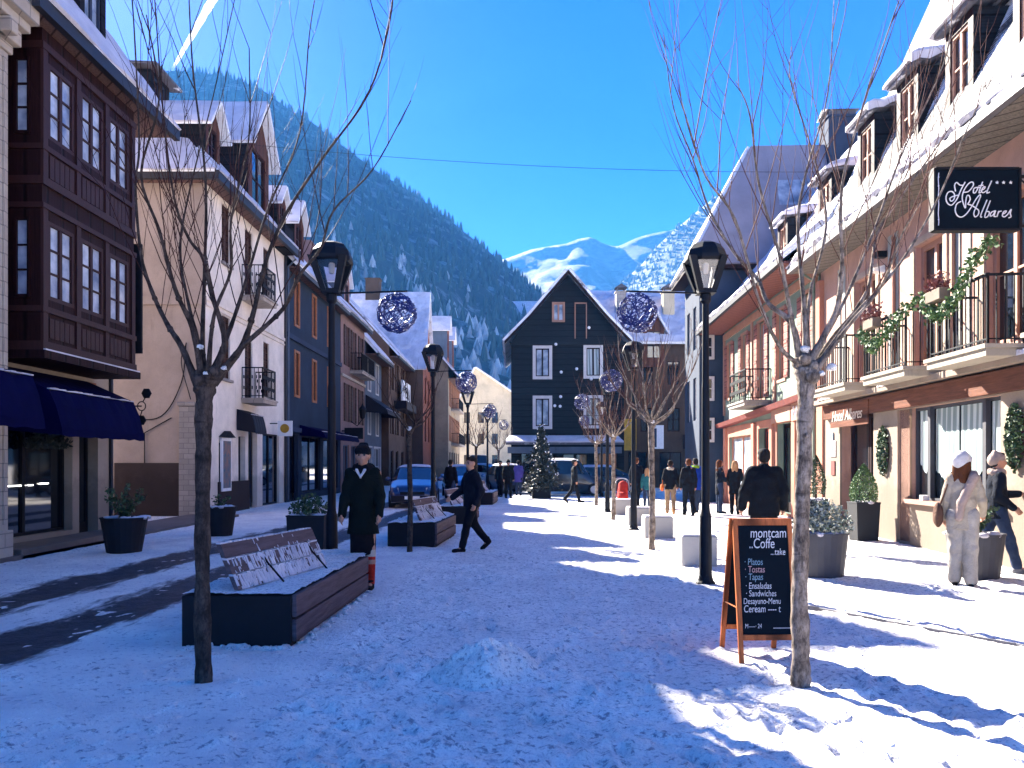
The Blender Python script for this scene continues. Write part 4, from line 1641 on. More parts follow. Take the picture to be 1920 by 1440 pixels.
# ------------------------------------------------------------------ black gable house in the middle
GX0, GX1, HG_, APX = -.05, 6.45, 8.55, 12.55
GM = (GX0 + GX1) / 2
wins = [(1.36, 2.14, 6.58, 8.18), (4.28, 5.06, 6.62, 8.22), (1.36, 2.14, 3.72, 5.3), (4.28, 5.06, 3.76, 5.32)]
gops = [(.5, 2.4, .1, 2.2), (2.9, 4.4, .02, 2.2), (4.8, 6.1, .1, 2.2)]
r = house_body('black_gable_house', 'black boarded house with steep gable and white window frames closing the square', FC, GX0, GX1, HG_, 12, M['blackwood'], wins + gops, .12)
for w in wins:
    window(r, FC, *w, M['darkwood'], M['glass_sky'] if w[0] < 3 else M['glass_curtain'], 2, 1, dep=.1, surround=.17, sm=M['whiteframe'])
for i, g in enumerate(gops):
    (door if i == 1 else window)(r, FC, *g, M['black'], M['glass'])
b = MB(FC)
wallgrid(b, 2.0, 4.4, 9.62, 11.2, [(2.36, 2.98, 9.72, 10.8), (3.6, 4.2, 8.9, 10.78)], .1, .02) if False else None
b.add([(GX0, .012, HG_), (GX1, .012, HG_), (GX1 - 1.0, .012, HG_ + 1.3), (GM, .012, APX - .15), (GX0 + 1.0, .012, HG_ + 1.3)], [(0, 1, 2, 3, 4)])
b.add([(GX0, -12, HG_), (GX1, -12, HG_), (GM, -12, APX - .15)], [(0, 1, 2)])
b.build_each('gable', M['blackwood'], r, recalc=False)
window(r, FC, 2.36, 2.96, 9.75, 10.75, M['salmon_trim'], M['glass_sky'], 2, 1, d=.16, dep=.1, surround=.07, sm=M['salmon_trim'])
b = MB(FC)
for q in ((3.6, 3.65, 8.75, 10.8), (4.25, 4.3, 8.75, 10.8), (3.6, 4.3, 10.75, 10.82)):
    b.box(q[0], q[1], .015, .05, q[2], q[3])
b.build('hatch_frame', M['salmon_trim'], r)
b = MB(FC)
b.box(GX0 - .1, GX1 + .1, .0, .1, 8.38, 8.56)
b.build('string_course', M['black'], r)
th = .16
for sgn, e in ((-1, GX0), (1, GX1)):
    a = e + sgn * .38
    k = e - sgn * 1.05
    p = [(a, HG_ - .05), (k, HG_ + 1.42), (GM, APX)]
    for i in (0, 1):
        (xa, za), (xb, zb) = p[i], p[i + 1]
        roofplane(r, FC, (xa, .55, za), (xa, -12.3, za), (xb, -12.3, zb), (xb, .55, zb), M['slate_half'], M['snow_soft'], th, .035, .02, 10, 4, 100 + i)
    b = MB(FC)                         # barge board
    for i in (0, 1):
        (xa, za), (xb, zb) = p[i], p[i + 1]
        b.hexa([(xa, .5, za - .16), (xb, .5, zb - .16), (xb, .57, zb - .16), (xa, .57, za - .16)], [(xa, .5, za + .04), (xb, .5, zb + .04), (xb, .57, zb + .04), (xa, .57, za + .04)])
    b.build('bargeboard', M['darkwood'], r)
b = MB(FC)
b.hexa([(GX0 - .3, 0, 3.0), (GX1 - .2, 0, 3.0), (GX1 - .2, 1.3, 2.62), (GX0 - .3, 1.3, 2.62)], [(GX0 - .1, 0, 3.12), (GX1 - .4, 0, 3.12), (GX1 - .2, 1.3, 2.74), (GX0 - .3, 1.3, 2.74)])
o = b.build('porch_roof', M['slate'], r)
slab(FC, (GX0 - .3, 1.3, 2.75), (GX1 - .2, 1.3, 2.75), (GX1 - .4, 0.02, 3.13), (GX0 - .1, .02, 3.13), .12, 16, 3, .03, 0, 5, .03).build('snow_cover', M['snow_soft'], o)
b = MB(FC)
b.box(GX0 - .2, GX1 - .3, .3, 1.2, 2.3, 2.5)
b.box(GX0 - .2, GX1 - .3, 1.15, 1.22, 2.14, 2.3)
b.build('porch_beam', M['greyblue'], r)
mstar = mat_emit('fairy_light', (.75, .85, 1.0), 1.2)
b = MB(FC)
rs = random.Random(3)
for px, py in ((1052, 698), (1081, 692), (1108, 711), (1040, 761), (1050, 762), (1051, 744), (1104, 615), (1042, 646)):
    x, z = (px - 960) / 1500 * 46, 1.6 + (868 - py) / 1500 * 46
    b.ball((x, .12, z), .09, 6, 4)
b.build_each('light_star', mat('white_star', (.8, .8, .85), .5, .1), r)

# brown house behind it on the right
FD = Frame(0, 51, 1, 0, 'L')
wins = [(x, x + .8, z, z + 1.5) for x in (8.2, 9.9, 11.6) for z in (3.6, 6.6)] + [(7.4, 8.6, .1, 2.3), (9.4, 10.8, .1, 2.3), (11.4, 12.6, .1, 2.3)]
r = house_body('brown_stone_house', 'dark brown stone house with broad snowy roof and two pale chimneys', FD, 6.0, 13.6, 9.3, 9, M['darkbrown'], wins)
for w in wins:
    window(r, FD, *w, M['darkwood'], M['glass'], 2, 2)
roofplane(r, FD, (5.2, .6, 9.1), (14, .6, 9.1), (14, -4.6, 13.4), (5.2, -4.6, 13.4), M['slate_white'], M['snow_soft'], .15, .07, .075, 36, 20, 111)
slab(FD, (5.2, -9.6, 9.1), (14, -9.6, 9.1), (14, -4.6, 13.4), (5.2, -4.6, 13.4), .15).build('roof', M['slate_white'], r)
b = MB(FD)
b.add([(13.6, 0, 9.3), (13.6, -9, 9.3), (13.6, -4.6, 13.3)], [(0, 1, 2)])
b.add([(6, 0, 9.3), (6, -9, 9.3), (6, -4.6, 13.3)], [(0, 1, 2)])
b.build_each('gable', M['darkbrown'], r, recalc=False)
chimney(r, FD, 6.9, 7.55, -2.6, -1.9, 10.4, 12.9, M['stonepil'])
chimney(r, FD, 10.0, 10.75, -2.6, -1.9, 10.4, 12.9, M['farcream'])
gdormer(r, FD, 9.0, 1.35, 8.0, 2.2, .15, -3, M['blackwood'], M['slate_white'], M['brownwood'], 1.2, .25, seed=112)
b = MB(FD)
b.box(7.0, 7.9, .02, .2, 2.4, 4.4)
o = b.build('banner', mat('yellow_banner', (.50, .30, .03), .6, .3, 3), r)
b = MB(FD)
b.box(8.75, 9.65, .02, .12, 2.5, 4.0)
b.cm = 1
b.box(8.85, 9.2, .12, .13, 2.6, 3.8)
b.build('notice_board', [M['white'], M['darkblue']], r)
b = MB(FD)
b.box(10.9, 12.6, .02, .1, 2.5, 3.4)
o = b.build('sign_board', M['darkwood'], r)

# ------------------------------------------------------------------ right row
# hotel
HH = 6.62
wins = []
DOOR = (17.35, 19.35, .05, 2.75)
GWIN = (12.45, 15.6, .9, 2.66)
LOW = (6.5, 9.8, .9, 2.66)
FRW = [(11.75, 12.95, 3.45, 5.75), (14.35, 15.45, 3.45, 5.75), (17.3, 18.5, 3.45, 5.75), (9.0, 10.2, 3.45, 5.75)]
r = house_body('hotel', 'peach hotel with iron balconies, steep snowy slate roof and row of dormers', FR, 6, 20.85, HH, 12, M['peach'], FRW + [DOOR, GWIN, LOW], .22, z0=-.3)
hotel = r
b = MB(FR)                            # grey beige ground floor facing, with the openings left free
wallgrid(b, 6, 20.85, -.3, 3.02, [DOOR, GWIN, LOW, (15.6, 16.15, .05, 2.66)], .05, .045)
b.build('stone_facing', M['greybeige'], r, recalc=False)
b = MB(FR)
b.box(15.62, 16.13, -.1, .0, .0, 2.66)  # dark board standing in for the shade inside the window reveal
b.build('reveal_shade', M['darkwood'], r)
for w in FRW:
    window(r, FR, *w, M['salmon_trim'], M['glass'], 2, 2, dep=.16, fw=.1)
    b = MB(FR)
    u0, u1 = w[0], w[1]
    b.box(u0 - .16, u0 - .02, -.02, .03, w[2], w[3] + .14)
    b.box(u1 + .02, u1 + .16, -.02, .03, w[2], w[3] + .14)
    b.box(u0 - .02, u1 + .02, -.02, .028, w[3] + .02, w[3] + .14)
    b.build('door_surround', mat_plaster('pale_surround', (.42, .31, .235), .2), r)
b = MB(FR)
for u in (10.95, 11.2, 13.4, 13.75, 16.2, 16.5, 19.1, 19.4):
    b.box(u, u + .17, .002, .022, 3.3, 6.3)
b.build_each('pale_strip', mat_plaster('pale_stripe', (.36, .36, .33), .2), r)
o = window(r, FR, *GWIN, M['potgrey'], M['glass'], 1, 1, dep=.12, fw=.05)
for u in (13.05, 14.95):
    m_ = MB(FR)
    m_.box(u - .05, u + .05, -.1, -.02, .95, 2.62)
    m_.build('mullion', M['potgrey'], o)
for u0, u1, z in ((13.12, 13.98, 1.42), (14.02, 14.88, 1.36), (15.02, 15.52, 1.5), (12.52, 13.0, 1.45)):
    c_ = MB(FR)
    n = 16
    vs = []
    for i in range(n + 1):
        q = i / n
        vs += [(u0 + (u1 - u0) * q, -.112 + .008 * math.sin(q * 30), z + .09 * math.cos(q * 6.28) + .02 * math.sin(q * 40)), (u0 + (u1 - u0) * q, -.112 + .008 * math.sin(q * 30), 2.6)]
    c_.add(vs, [(2 * i, 2 * i + 2, 2 * i + 3, 2 * i + 1) for i in range(n)])
    c_.build('curtain', M['glass_curtain'], o, recalc=False)
window(r, FR, *LOW, M['steel'], M['glass'], 3, 1, dep=.12)
b = MB(FR)
b.box(12.3, 15.62, 0, .16, .82, .9)
b.build('window_sill', M['peach'], r)
b = MB(FR)
b.box(14.86, 14.98, .02, .14, .905, 1.0)
b.lathe([(.05, 0), (.075, .06), (.05, .12), (.02, .15)], (14.92, .1, 1.0), 8) if False else None
b.build('sill_ornament', M['white'], r)
door(r, FR, *DOOR, M['darkwood'], M['glass'], dep=.3)
b = MB(FR)
b.box(17.2, 19.5, 0, .5, -.1, .1)
b.build('doorstep', M['stone'], r)
b = MB(FR)                            # fascia board over the shopfront, thin snowy ledge above
b.box(11.0, 20.2, .03, .16, 2.68, 3.02)
b.box(6.2, 11.0, .03, .155, 2.68, 3.02)
fo = b.build('fascia_board', M['fascia'], r)
b = MB(FR)
b.box(17.3, 19.6, .16, .185, 2.45, 2.98)
b.build('door_board', M['fascia'], r)
text('Hotel Albares', .36, mat('brushed_letter', (.55, .47, .42), .5, .2), r, lambda x, y, z: FR(19.5 - x * .92, .19 + z, 2.6 + y), 'lettering', shear=.35)
b = MB(FR)
b.box(6.0, 20.4, .0, .34, 3.07, 3.13)
b.box(6.0, 20.4, .34, .37, 3.05, 3.16)
b.build('ledge', M['greybeige'], r)
b = MB(FR)
rs = random.Random(5)
for a, c in ((12.7, 13.3), (15.5, 16.3), (19.0, 19.9), (11.2, 11.7)):
    for i in range(10):
        u = a + (c - a) * i / 10
        b.box(u, u + (c - a) / 10, .2, .38 + .02 * rs.random(), 3.14, 3.17 + .05 * rs.random())
b.build('snow_cover', M['snow_soft'], r)
for i, (u0, u1) in enumerate(((11.45, 13.25), (14.1, 15.95), (16.95, 18.95), (8.6, 10.5))):
    bo = balcony(r, FR, u0, u1, .8, 3.3, 1.02, mat_plaster('balcony_stone', (.33, .29, .235), .25), sp=.12, r=.008)
b = MB(FR)
b.tube([(13.75, .05, 0.1), (13.75, .05, 6.3)], .045) if False else b.tube([(13.9, .06, 3.2), (13.9, .06, 6.2)], .035)
b.tube([(16.3, .06, 3.2), (16.3, .06, 6.2)], .035)
b.build_each('downpipe', M['salmon_trim'], r)
b = MB(FR)
b.box(16.7, 16.86, .02, .22, 5.9, 6.03)
b.build('wall_speaker', M['black'], r)
b = MB(FR)
b.hexa([(16.8, .02, 5.6), (17.05, .02, 5.6), (17.02, .25, 5.65), (16.83, .25, 5.65)], [(16.8, .02, 5.76), (17.05, .02, 5.76), (17.05, .25, 5.7), (16.8, .25, 5.7)])
b.build('wall_lamp', M['white'], r)
b = MB(FR)                            # end pilaster
b.box(20.45, 20.9, 0, .1, 0, 3.05)
b.box(20.6, 20.9, 0, .12, 3.1, 6.3)
b.build('pilaster', M['salmon'], r)
for (u0, u1, z0, z1, m_) in ((19.6, 20.0, 1.75, 2.15, 'whiteframe'), (19.75, 20.05, 1.9, 2.35, 'glass_sky'), (19.65, 19.9, 1.3, 1.65, 'redtrim')):
    b = MB(FR)
    b.box(u0, u1, .05, .07 + .01 * (m_ == 'glass_sky'), z0, z1)
    b.build('wall_plate', M[m_], r)
# roof: flared foot deep in snow, steep slate above
ovh = .75
ez = HH + .02
u0, u1 = 5.6, 20.95
kd, kz = -.2, ez + .85
td, tz = -3.45, ez + 8.1
roofplane(r, FR, (u0, ovh, ez), (u1, ovh, ez), (u1, kd, kz), (u0, kd, kz), M['slate_half'], M['snow_soft'], .1, .13, .10, 110, 12, 121, edge=.06)
o = roofplane(r, FR, (u0, kd, kz), (u1, kd, kz), (u1, td, tz), (u0, td, tz), M['slate_snow'], None, .1)
slab(FR, (u0, -8.6, ez), (u1, -8.6, ez), (u1, td, tz), (u0, td, tz), .1).build('roof', M['slate_snow'], r)
b = MB(FR)
b.box(u0, u1, ovh - .03, ovh + .09, ez - .1, ez + .07)
b.build_each('gutter', M['white'] if False else mat('zinc_gutter', (.10, .10, .11), .5, .3, 3), r)
b = MB(FR)
b.box(6, 20.9, 0, ovh - .04, ez - .1, ez - .04)
b.build('soffit', mat_wood('grey_soffit', (.16, .14, .12), .7, 6), r)
b = MB(FR)
for u in (u0 + .35, 20.85):
    b.add([(u, 0, HH - .02), (u, -8.4, HH - .02), (u, td, tz - .1), (u, kd, kz - .02)], [(0, 1, 2, 3)])
b.build_each('gable', M['peach'], r, recalc=False)
b = MB(FR)                            # snow-guard wire on the eave
b.tube([(6, ovh + .06, ez + .24), (20.9, ovh + .06, ez + .24)], .008, 5)
for u in np.arange(6.3, 20.9, .9):
    b.tube([(u, ovh + .06, ez + .02), (u, ovh + .06, ez + .24)], .007, 4)
b.build('snow_guard', M['gutter'], r)


def hdormer(root, F, u, w, z0, h, df, db, seed, fm='salmon_trim'):
    o = dormer(root, F, u, w, z0, h, df, db, M['blackwood'], M['slate'], None, 'shed', .35, .14, M[fm], M['glass'], M['darkwood'])
    # rounded snow cushion on top, hanging down the far side
    rs_ = np.random.RandomState(seed)
    a, c, z1 = u - w / 2 - .2, u + w / 2 + .2, z0 + h + .085
    nu, nd = 12, 10
    T, Q = [], []
    for j in range(nd + 1):
        for i in range(nu + 1):
            s, t = i / nu, j / nd
            uu, dd = a + (c - a) * s, df + .22 + (db - df - .22) * t
            zz = z1 + .38 * t
            e = min(s, 1 - s, t * 1.4) * 2
            h_ = .05 + .20 * min(1, e * 2.0) ** .6 + .05 * float(vn(uu, dd, .3, seed))
            T.append(F(uu, dd, zz + h_))
            Q.append(F(uu, dd + (.0), zz - (.12 * rs_.rand() if i in (0, nu) else 0)))
    n, wq = len(T), nu + 1
    f = []
    for j in range(nd):
        for i in range(nu):
            k = j * wq + i
            f += [(k, k + 1, k + wq + 1, k + wq), (n + k, n + k + wq, n + k + wq + 1, n + k + 1)]
    for i in range(nu):
        f += [(i, n + i, n + i + 1, i + 1), (nd * wq + i, nd * wq + i + 1, n + nd * wq + i + 1, n + nd * wq + i)]
    for j in range(nd):
        k = j * wq
        f += [(k, k + wq, n + k + wq, n + k), (k + nu, n + k + nu, n + k + nu + wq, k + nu + wq)]
    b = MB()
    b.add(T + Q, f)
    b.build('snow_cover', M['snow_soft'], o)
    return o


for i, u in enumerate((10.3, 12.5, 14.72, 16.85, 19.05)):
    hdormer(r, FR, u, 1.0, 8.05, 1.65, -.45, -2.0, 200 + i)
b = MB(FR)
b.box(20.2, 20.7, -3.0, -2.2, 11, 12.2)
b.build('chimney', M['darkblue'], r)
chimney(r, FR, 19.6, 20.5, -5.2, -4.2, 13.5, 15.3, M['darkblue'], False)
b = MB(FR)                            # roof light
b.hexa([(15.2, -2.35, 12.0), (16.0, -2.35, 12.0), (16.0, -2.78, 12.95), (15.2, -2.78, 12.95)], [(15.2, -2.12, 12.1), (16.0, -2.12, 12.1), (16.0, -2.55, 13.05), (15.2, -2.55, 13.05)])
b.build('roof_light', M['glass_sky'], r)

# hotel sign
t = thing('hotel_sign', 'black square hanging hotel sign lettered Hotel Albares in white script with three stars', 'sign', (6.4, 11, 4.8))
SX0, SX1, SZ0, SZ1 = 5.80, 6.94, 4.81, 5.62
b = MB()
b.box(SX0, SX1, 10.96, 11.06, SZ0, SZ1)
bev(b.build('panel', M['chalk'], t), .008)
b = MB()
b.box(SX0 - .03, SX0, 10.94, 11.08, SZ0 - .02, SZ1 + .02)
b.box(SX1, SX1 + .03, 10.94, 11.08, SZ0 - .02, SZ1 + .02)
b.box(SX0, SX1, 10.94, 11.08, SZ1, SZ1 + .03)
b.box(SX0, SX1, 10.94, 11.08, SZ0 - .03, SZ0)
for z in (SZ0 + .05, SZ1 - .08):
    b.tube([(SX1 + .02, 11.01, z), (7.62, 11.01, z)], .022)
b.tube(spline([(SX1 + .04, 11.01, SZ1 - .1), (7.2, 11.01, SZ1 - .3), (7.3, 11.01, SZ1 - .5), (7.18, 11.01, SZ0 + .2), (7.05, 11.01, SZ0 + .1)]), .012)
b.build('frame', M['black'], t)
b = MB()
b.tube(spline([(SX0 + .035 + .004 * math.sin(i * 2), 10.945, SZ0 + .04 + i * .072) for i in range(11)], 3), .006, 5)
for k in (.12, .4, .58, .7):
    b.ball((SX0 + .035, 10.943, SZ0 + k), .011, 6, 4)
b.build('light_string', mat('pale_tube', (.7, .72, .8), .4, .1), t)
STR = [
    [(790, 530), (775, 430), (810, 385), (860, 425), (905, 430)],
    [(945, 378), (880, 500), (830, 620), (780, 700), (720, 752), (660, 720), (635, 640), (665, 552), (730, 530), (775, 580), (765, 655), (722, 688), (698, 650), (740, 615), (830, 590)],
    [(910, 545), (1000, 530), (1075, 440), (1070, 382), (1020, 388), (950, 470), (905, 580), (905, 680), (950, 800), (955, 700), (975, 605), (1010, 598), (1028, 660), (985, 740)],
    [(880, 690), (812, 730), (785, 830), (820, 920), (890, 945), (970, 890), (1050, 780), (1120, 660), (1178, 590), (1195, 610), (1130, 770), (1088, 880), (1110, 942), (1158, 905), (1165, 840), (1120, 800), (1050, 755), (1000, 740)],
    [(1150, 462), (1092, 480), (1080, 548), (1112, 550), (1148, 490), (1150, 462), (1190, 470)],
    [(1230, 375), (1172, 540), (1200, 548)], [(1165, 440), (1240, 430)],
    [(1200, 520), (1250, 492), (1270, 458), (1238, 462), (1212, 528), (1245, 548), (1290, 520)],
    [(1375, 358), (1300, 535), (1318, 552), (1345, 540)],
    [(1300, 668), (1200, 915), (1218, 948)],
    [(1355, 680), (1265, 925), (1308, 940), (1340, 870), (1300, 850)],
    [(1432, 842), (1372, 868), (1352, 928), (1395, 915), (1440, 842), (1415, 928), (1448, 938)],
    [(1490, 848), (1462, 940)], [(1472, 900), (1500, 858), (1535, 848)],
    [(1550, 902), (1602, 872), (1612, 846), (1572, 858), (1550, 920), (1585, 942), (1635, 905)],
    [(1635, 905), (1692, 822), (1678, 880), (1690, 938), (1652, 958)]]


def sgn_pt(q):
    return (SX0 + (q[0] - 470) / 1350 * (SX1 - SX0), 10.95, SZ1 - (q[1] - 170) / 960 * (SZ1 - SZ0))


b = MB()
for s_ in STR:
    b.tube(spline([sgn_pt(q) for q in s_], 5), .0085, 5)
b.build('lettering', M['white'], t)
b = MB()
for q in ((1465, 385), (1570, 385), (1685, 385)):
    c = sgn_pt(q)
    pts = []
    for k in range(10):
        rr = .024 if k % 2 == 0 else .012
        pts.append((c[0] + rr * math.sin(k * math.pi / 5), 10.955, c[2] + rr * math.cos(k * math.pi / 5)))
    b.prism(pts, (0, -.01, 0))
b.build('star', M['white'], t)

# garlands hung on the hotel balconies, flower boxes behind them
def garland(label, pts, seed, box=None):
    t = thing('garland', label, 'garland', pts[0], 'leafy garlands on the hotel balconies')
    rs = random.Random(seed)
    b = MB()
    P = spline(pts, 10)
    for p in P:
        for _ in range(16):
            q = Vector((p[0] + rs.gauss(0, .05), p[1] + rs.gauss(0, .06), p[2] + rs.gauss(0, .06)))
            b.leaf(q, rs.uniform(.05, .11), rs)
    b.build('foliage', M['leafmid'], t, recalc=False)
    b = MB()
    b.tube(P, .015, 5)
    b.build('rope', M['leafdark'], t)


def gpt(u, d, z):
    return FR(u, d, z)


garland('long leafy garland swagged over the nearest hotel balcony, right of the sign', [gpt(11.3, .8, 4.75), gpt(11.7, .86, 4.55), gpt(12.1, .86, 4.15), gpt(12.5, .88, 3.95), gpt(12.9, .88, 4.0), gpt(13.25, .86, 4.35)], 1)
garland('shorter leafy garland swagged over the second hotel balcony', [gpt(13.5, .75, 4.42), gpt(14.2, .86, 4.2), gpt(14.8, .88, 3.92), gpt(15.3, .88, 3.8), gpt(15.8, .86, 4.15), gpt(16.1, .7, 4.1)], 2)
for k, (u, lab) in enumerate(((12.75, 'pale flower box with red plants on the nearest hotel balcony rail'), (15.35, 'pale flower box with red plants on the second hotel balcony rail'))):
    t = thing('flower_box', lab, 'flower box', FR(u, .85, 4.2), 'flower boxes on the hotel balconies')
    b = MB(FR)
    b.box(u - .24, u + .24, .78, .95, 4.18, 4.36)
    bev(b.build('box', M['greybeige'], t), .01)
    b = MB()
    rs = random.Random(k)
    for _ in range(260):
        p = FR(u + rs.uniform(-.24, .24), .87 + rs.gauss(0, .06), 4.38 + abs(rs.gauss(0, .11)))
        b.leaf(p, rs.uniform(.05, .1), rs)
    b.build('plant', M['leafred'], t, recalc=False)

# mint green house
UM0, UM1, HM = 21.0, 32.4, 6.95
wins = [(21.6, 22.3, 4.15, 6.25), (24.0, 24.8, 4.15, 6.25), (26.2, 27.1, 3.75, 6.3), (28.6, 29.4, 4.15, 6.25), (31.0, 31.7, 4.15, 6.25)]
gops = [(21.5, 22.5, .1, 2.7), (23.2, 24.8, .1, 2.8), (25.6, 27.0, .1, 2.75), (28.0, 31.4, .7, 2.6)]
r = house_body('mint_house', 'mint green house with salmon trim, pink shutters and one ornate iron balcony', FR, UM0, UM1, HM, 10, M['mint'], wins + gops)
for w in wins:
    window(r, FR, *w, M['salmon_trim'], M['shutterdark'] if w[0] < 25 else M['glass_sky'], 2, 3, shut=M['shutterpink'], sw=.38, surround=.09, sm=M['salmon_trim'])
for i, g in enumerate(gops):
    if i in (1, 2):
        door(r, FR, *g, M['redtrim'] if i == 2 else M['darkwood'], M['glass'])
    else:
        window(r, FR, *g, M['salmon'], M['glass_sky'] if i == 3 else M['glass'], 2, 1)
b = MB(FR)
wallgrid(b, UM0 + .02, UM1 - .02, -.2, 3.0, gops, .03, .03)
for u in (21.1, 22.7, 25.05, 27.3, 31.7):
    b.box(u, u + .32, .03, .12, -.1, 2.95)
b.build('shopfront', M['salmon'], r, recalc=False)
b = MB(FR)
b.hexa([(UM0 + .02, -.02, 3.33), (UM1, -.02, 3.0), (UM1, .3, 3.0), (UM0 + .02, .3, 3.33)], [(UM0 + .02, -.02, 3.48), (UM1, -.02, 3.15), (UM1, .36, 3.15), (UM0 + .02, .36, 3.48)])
b.build('red_cornice', M['redtrim'], r)
b = MB(FR)
b.box(21.3, 22.9, .13, .16, 2.8, 3.3)
b.box(23.0, 24.95, .13, .16, 2.82, 3.25)
o = b.build('sign_board', M['salmon_trim'], r)
b = MB(FR)
rs = random.Random(9)
for k in range(5):
    b.tube(spline([(21.45 + k * .27, .165, 2.95 + .1 * rs.random()), (21.55 + k * .27, .165, 3.2), (21.62 + k * .27, .165, 2.9), (21.7 + k * .27, .165, 3.05)], 4), .018, 4)
b.build('scrollwork', M['white'], r)
b = MB(FR)
for u in (UM0 + .06, UM1 - .26, 24.95, 27.75):
    b.box(u, u + .2, 0, .06, 3.5, HM - .3)
b.box(UM0, UM1, 0, .05, HM - .45, HM - .2)
b.build_each('trim_strip', M['salmon_trim'], r)
bo = balcony(r, FR, 25.5, 27.8, .85, 3.6, 1.0, M['stone'], ornate=True, sp=.14)
PM = 1.45
zr = HM + 4.6 * PM
ov = .95
roofplane(r, FR, (UM0, ov, HM - .0), (UM1 + .6, ov, HM - .0), (UM1 + .6, -.2, HM + .9), (UM0, -.2, HM + .9), M['slate_half'], M['snow_soft'], .1, .13, .05, 40, 6, 131)
roofplane(r, FR, (UM0, -.2, HM + .9), (UM1 + .6, -.2, HM + .9), (UM1 + .6, -4.6, zr), (UM0, -4.6, zr), M['slate_half'], M['snow_soft'], .1, .05, .08, 60, 22, 132)
slab(FR, (UM0, -9.6, HM), (UM1 + .6, -9.6, HM), (UM1 + .6, -4.6, zr), (UM0, -4.6, zr), .1).build('roof', M['slate_white'], r)
b = MB(FR)
b.box(UM0, UM1 + .6, ov - .03, ov + .09, HM - .1, HM + .06)
b.build_each('gutter', M['gutter'], r)
b = MB(FR)
b.box(UM0, UM1 + .5, 0, ov - .04, HM - .1, HM - .04)
b.build('soffit', mat_wood('red_soffit', (.19, .075, .06), .7, 6), r)
b = MB(FR)
for u in (UM0 + .05, UM1):
    b.add([(u, 0, HM - .02), (u, -9.2, HM - .02), (u, -4.6, zr - .1)], [(0, 1, 2)])
b.build_each('gable', M['mint'], r, recalc=False)
for i, u in enumerate((22.2, 26.2)):
    hdormer(r, FR, u, 1.1, 8.0, 1.45, -.55, -2.8, 300 + i)
b = MB(FR)
b.tube([(UM0 + .12, .09, 0), (UM0 + .12, .09, 6.4), (UM0 + .12, .7, 6.8)], .045)
b.build_each('downpipe', M['mint'], r)

# tall hipped house beyond
UT0, UT1, HT, DT = 32.9, 36.4, 9.6, .9
wins = [(33.6, 34.3, 6.4, 8.2), (35.1, 35.8, 6.4, 8.2), (33.6, 34.3, 3.4, 5.2), (35.1, 35.8, 3.4, 5.2)]
r = thing('tall_hip_house', 'tall dark blue house with steep snowy hipped roof beyond the mint house', 'house', FR(34.6, -4, 0))
b = MB(FR)
wallgrid(b, UT0, UT1, -.3, HT, wins, .15, DT)
for u in (UT0, UT1):
    b.quad((u, DT, -.3), (u, -9, -.3), (u, -9, HT), (u, DT, HT))
b.quad((UT0, -9, -.3), (UT1, -9, -.3), (UT1, -9, HT), (UT0, -9, HT))
b.build('wall', M['darkblue'], r, recalc=False)
for w in wins:
    window(r, FR, *w, M['whiteframe'], M['glass'], 2, 2, d=DT)
Fs = Frame(*FR(UT0, 0, 0)[:2], 1, .0, 'L')
for z in (4.2, 5.9, 2.5):
    window(r, Fs, -.72, -.36, z, z + .9, M['whiteframe'], M['glass'], 1, 2, d=.06, dep=.02, surround=.05)
b = MB(FR)
b.hexa([(UT0 - .9, DT + .5, 5.0), (UT0, DT + .5, 5.0), (UT0, -.5, 5.5), (UT0 - .9, -.5, 5.5)], [(UT0 - .9, DT + .5, 5.12), (UT0, DT + .5, 5.12), (UT0, -.5, 5.62), (UT0 - .9, -.5, 5.62)]) if False else None
e = HT + .05
um, zt = (UT0 + UT1) / 2, 15.2
hd = DT + .4 - 2.9
roofplane(r, FR, (UT0 - .4, DT + .5, e), (UT1 + .4, DT + .5, e), (um + .02, hd, zt), (um - .02, hd, zt), M['slate_white'], M['snow_soft'], .12, .06, .03, 10, 10, 141)
roofplane(r, FR, (UT0 - .4, -9.4, e), (UT0 - .4, DT + .5, e), (um, hd, zt), (um, -9.4, zt), M['snow_thin_shaded'], None, .12, .07, .03, 16, 10, 142)
slab(FR, (UT1 + .4, -9.4, e), (UT1 + .4, DT + .5, e), (um, hd, zt), (um, -9.4, zt), .12).build('roof', M['slate_white'], r)
b = MB(FR)
b.box(UT0 - .45, UT1 + .45, -9.4, DT + .55, e - .14, e - .0)
b.build('eave_board', M['darkwood'], r)
chimney(r, FR, 34.0, 35.2, -5.9, -4.7, 13.5, 16.2, M['darkblue'], True)
b = MB(FR)
b.hexa([(33.55, -2.5, 12.2), (33.55, -4.9, 12.2), (33.95, -4.9, 13.4), (33.95, -2.5, 13.4)], [(33.4, -2.5, 12.3), (33.4, -4.9, 12.3), (33.8, -4.9, 13.5), (33.8, -2.5, 13.5)])
b.build('roof_light', M['glass_sky'], r)

# overhead cable
b = MB()
A, B_ = Vector((-9.4, 24.5, 11.5)), Vector(FR(24, -1.2, 10.3))
b.tube([A.lerp(B_, t) + Vector((0, 0, -.55 * 4 * t * (1 - t) * .5)) for t in np.linspace(0, 1, 24)], .007, 5)
tag(b.build('overhead_cable', M['black']), 'thin black cable strung across the street between the rooftops', 'cable')
# ------------------------------------------------------------------ street trees (pollarded, bare)
def shoot(b, p, d, L_, r, rs, nseg=7, droop=0):
    "one long thin upright shoot"
    pts = [Vector(p)]
    d = Vector(d).normalized()
    for i in range(nseg):
        d = (d + Vector((rs.gauss(0, .05), rs.gauss(0, .05), .10 + rs.gauss(0, .03)))).normalized()
        pts.append(pts[-1] + d * L_ / nseg)
    b.tube(pts, [r * (1 - .82 * i / nseg) for i in range(nseg + 1)], 4, cap=False)
    return pts


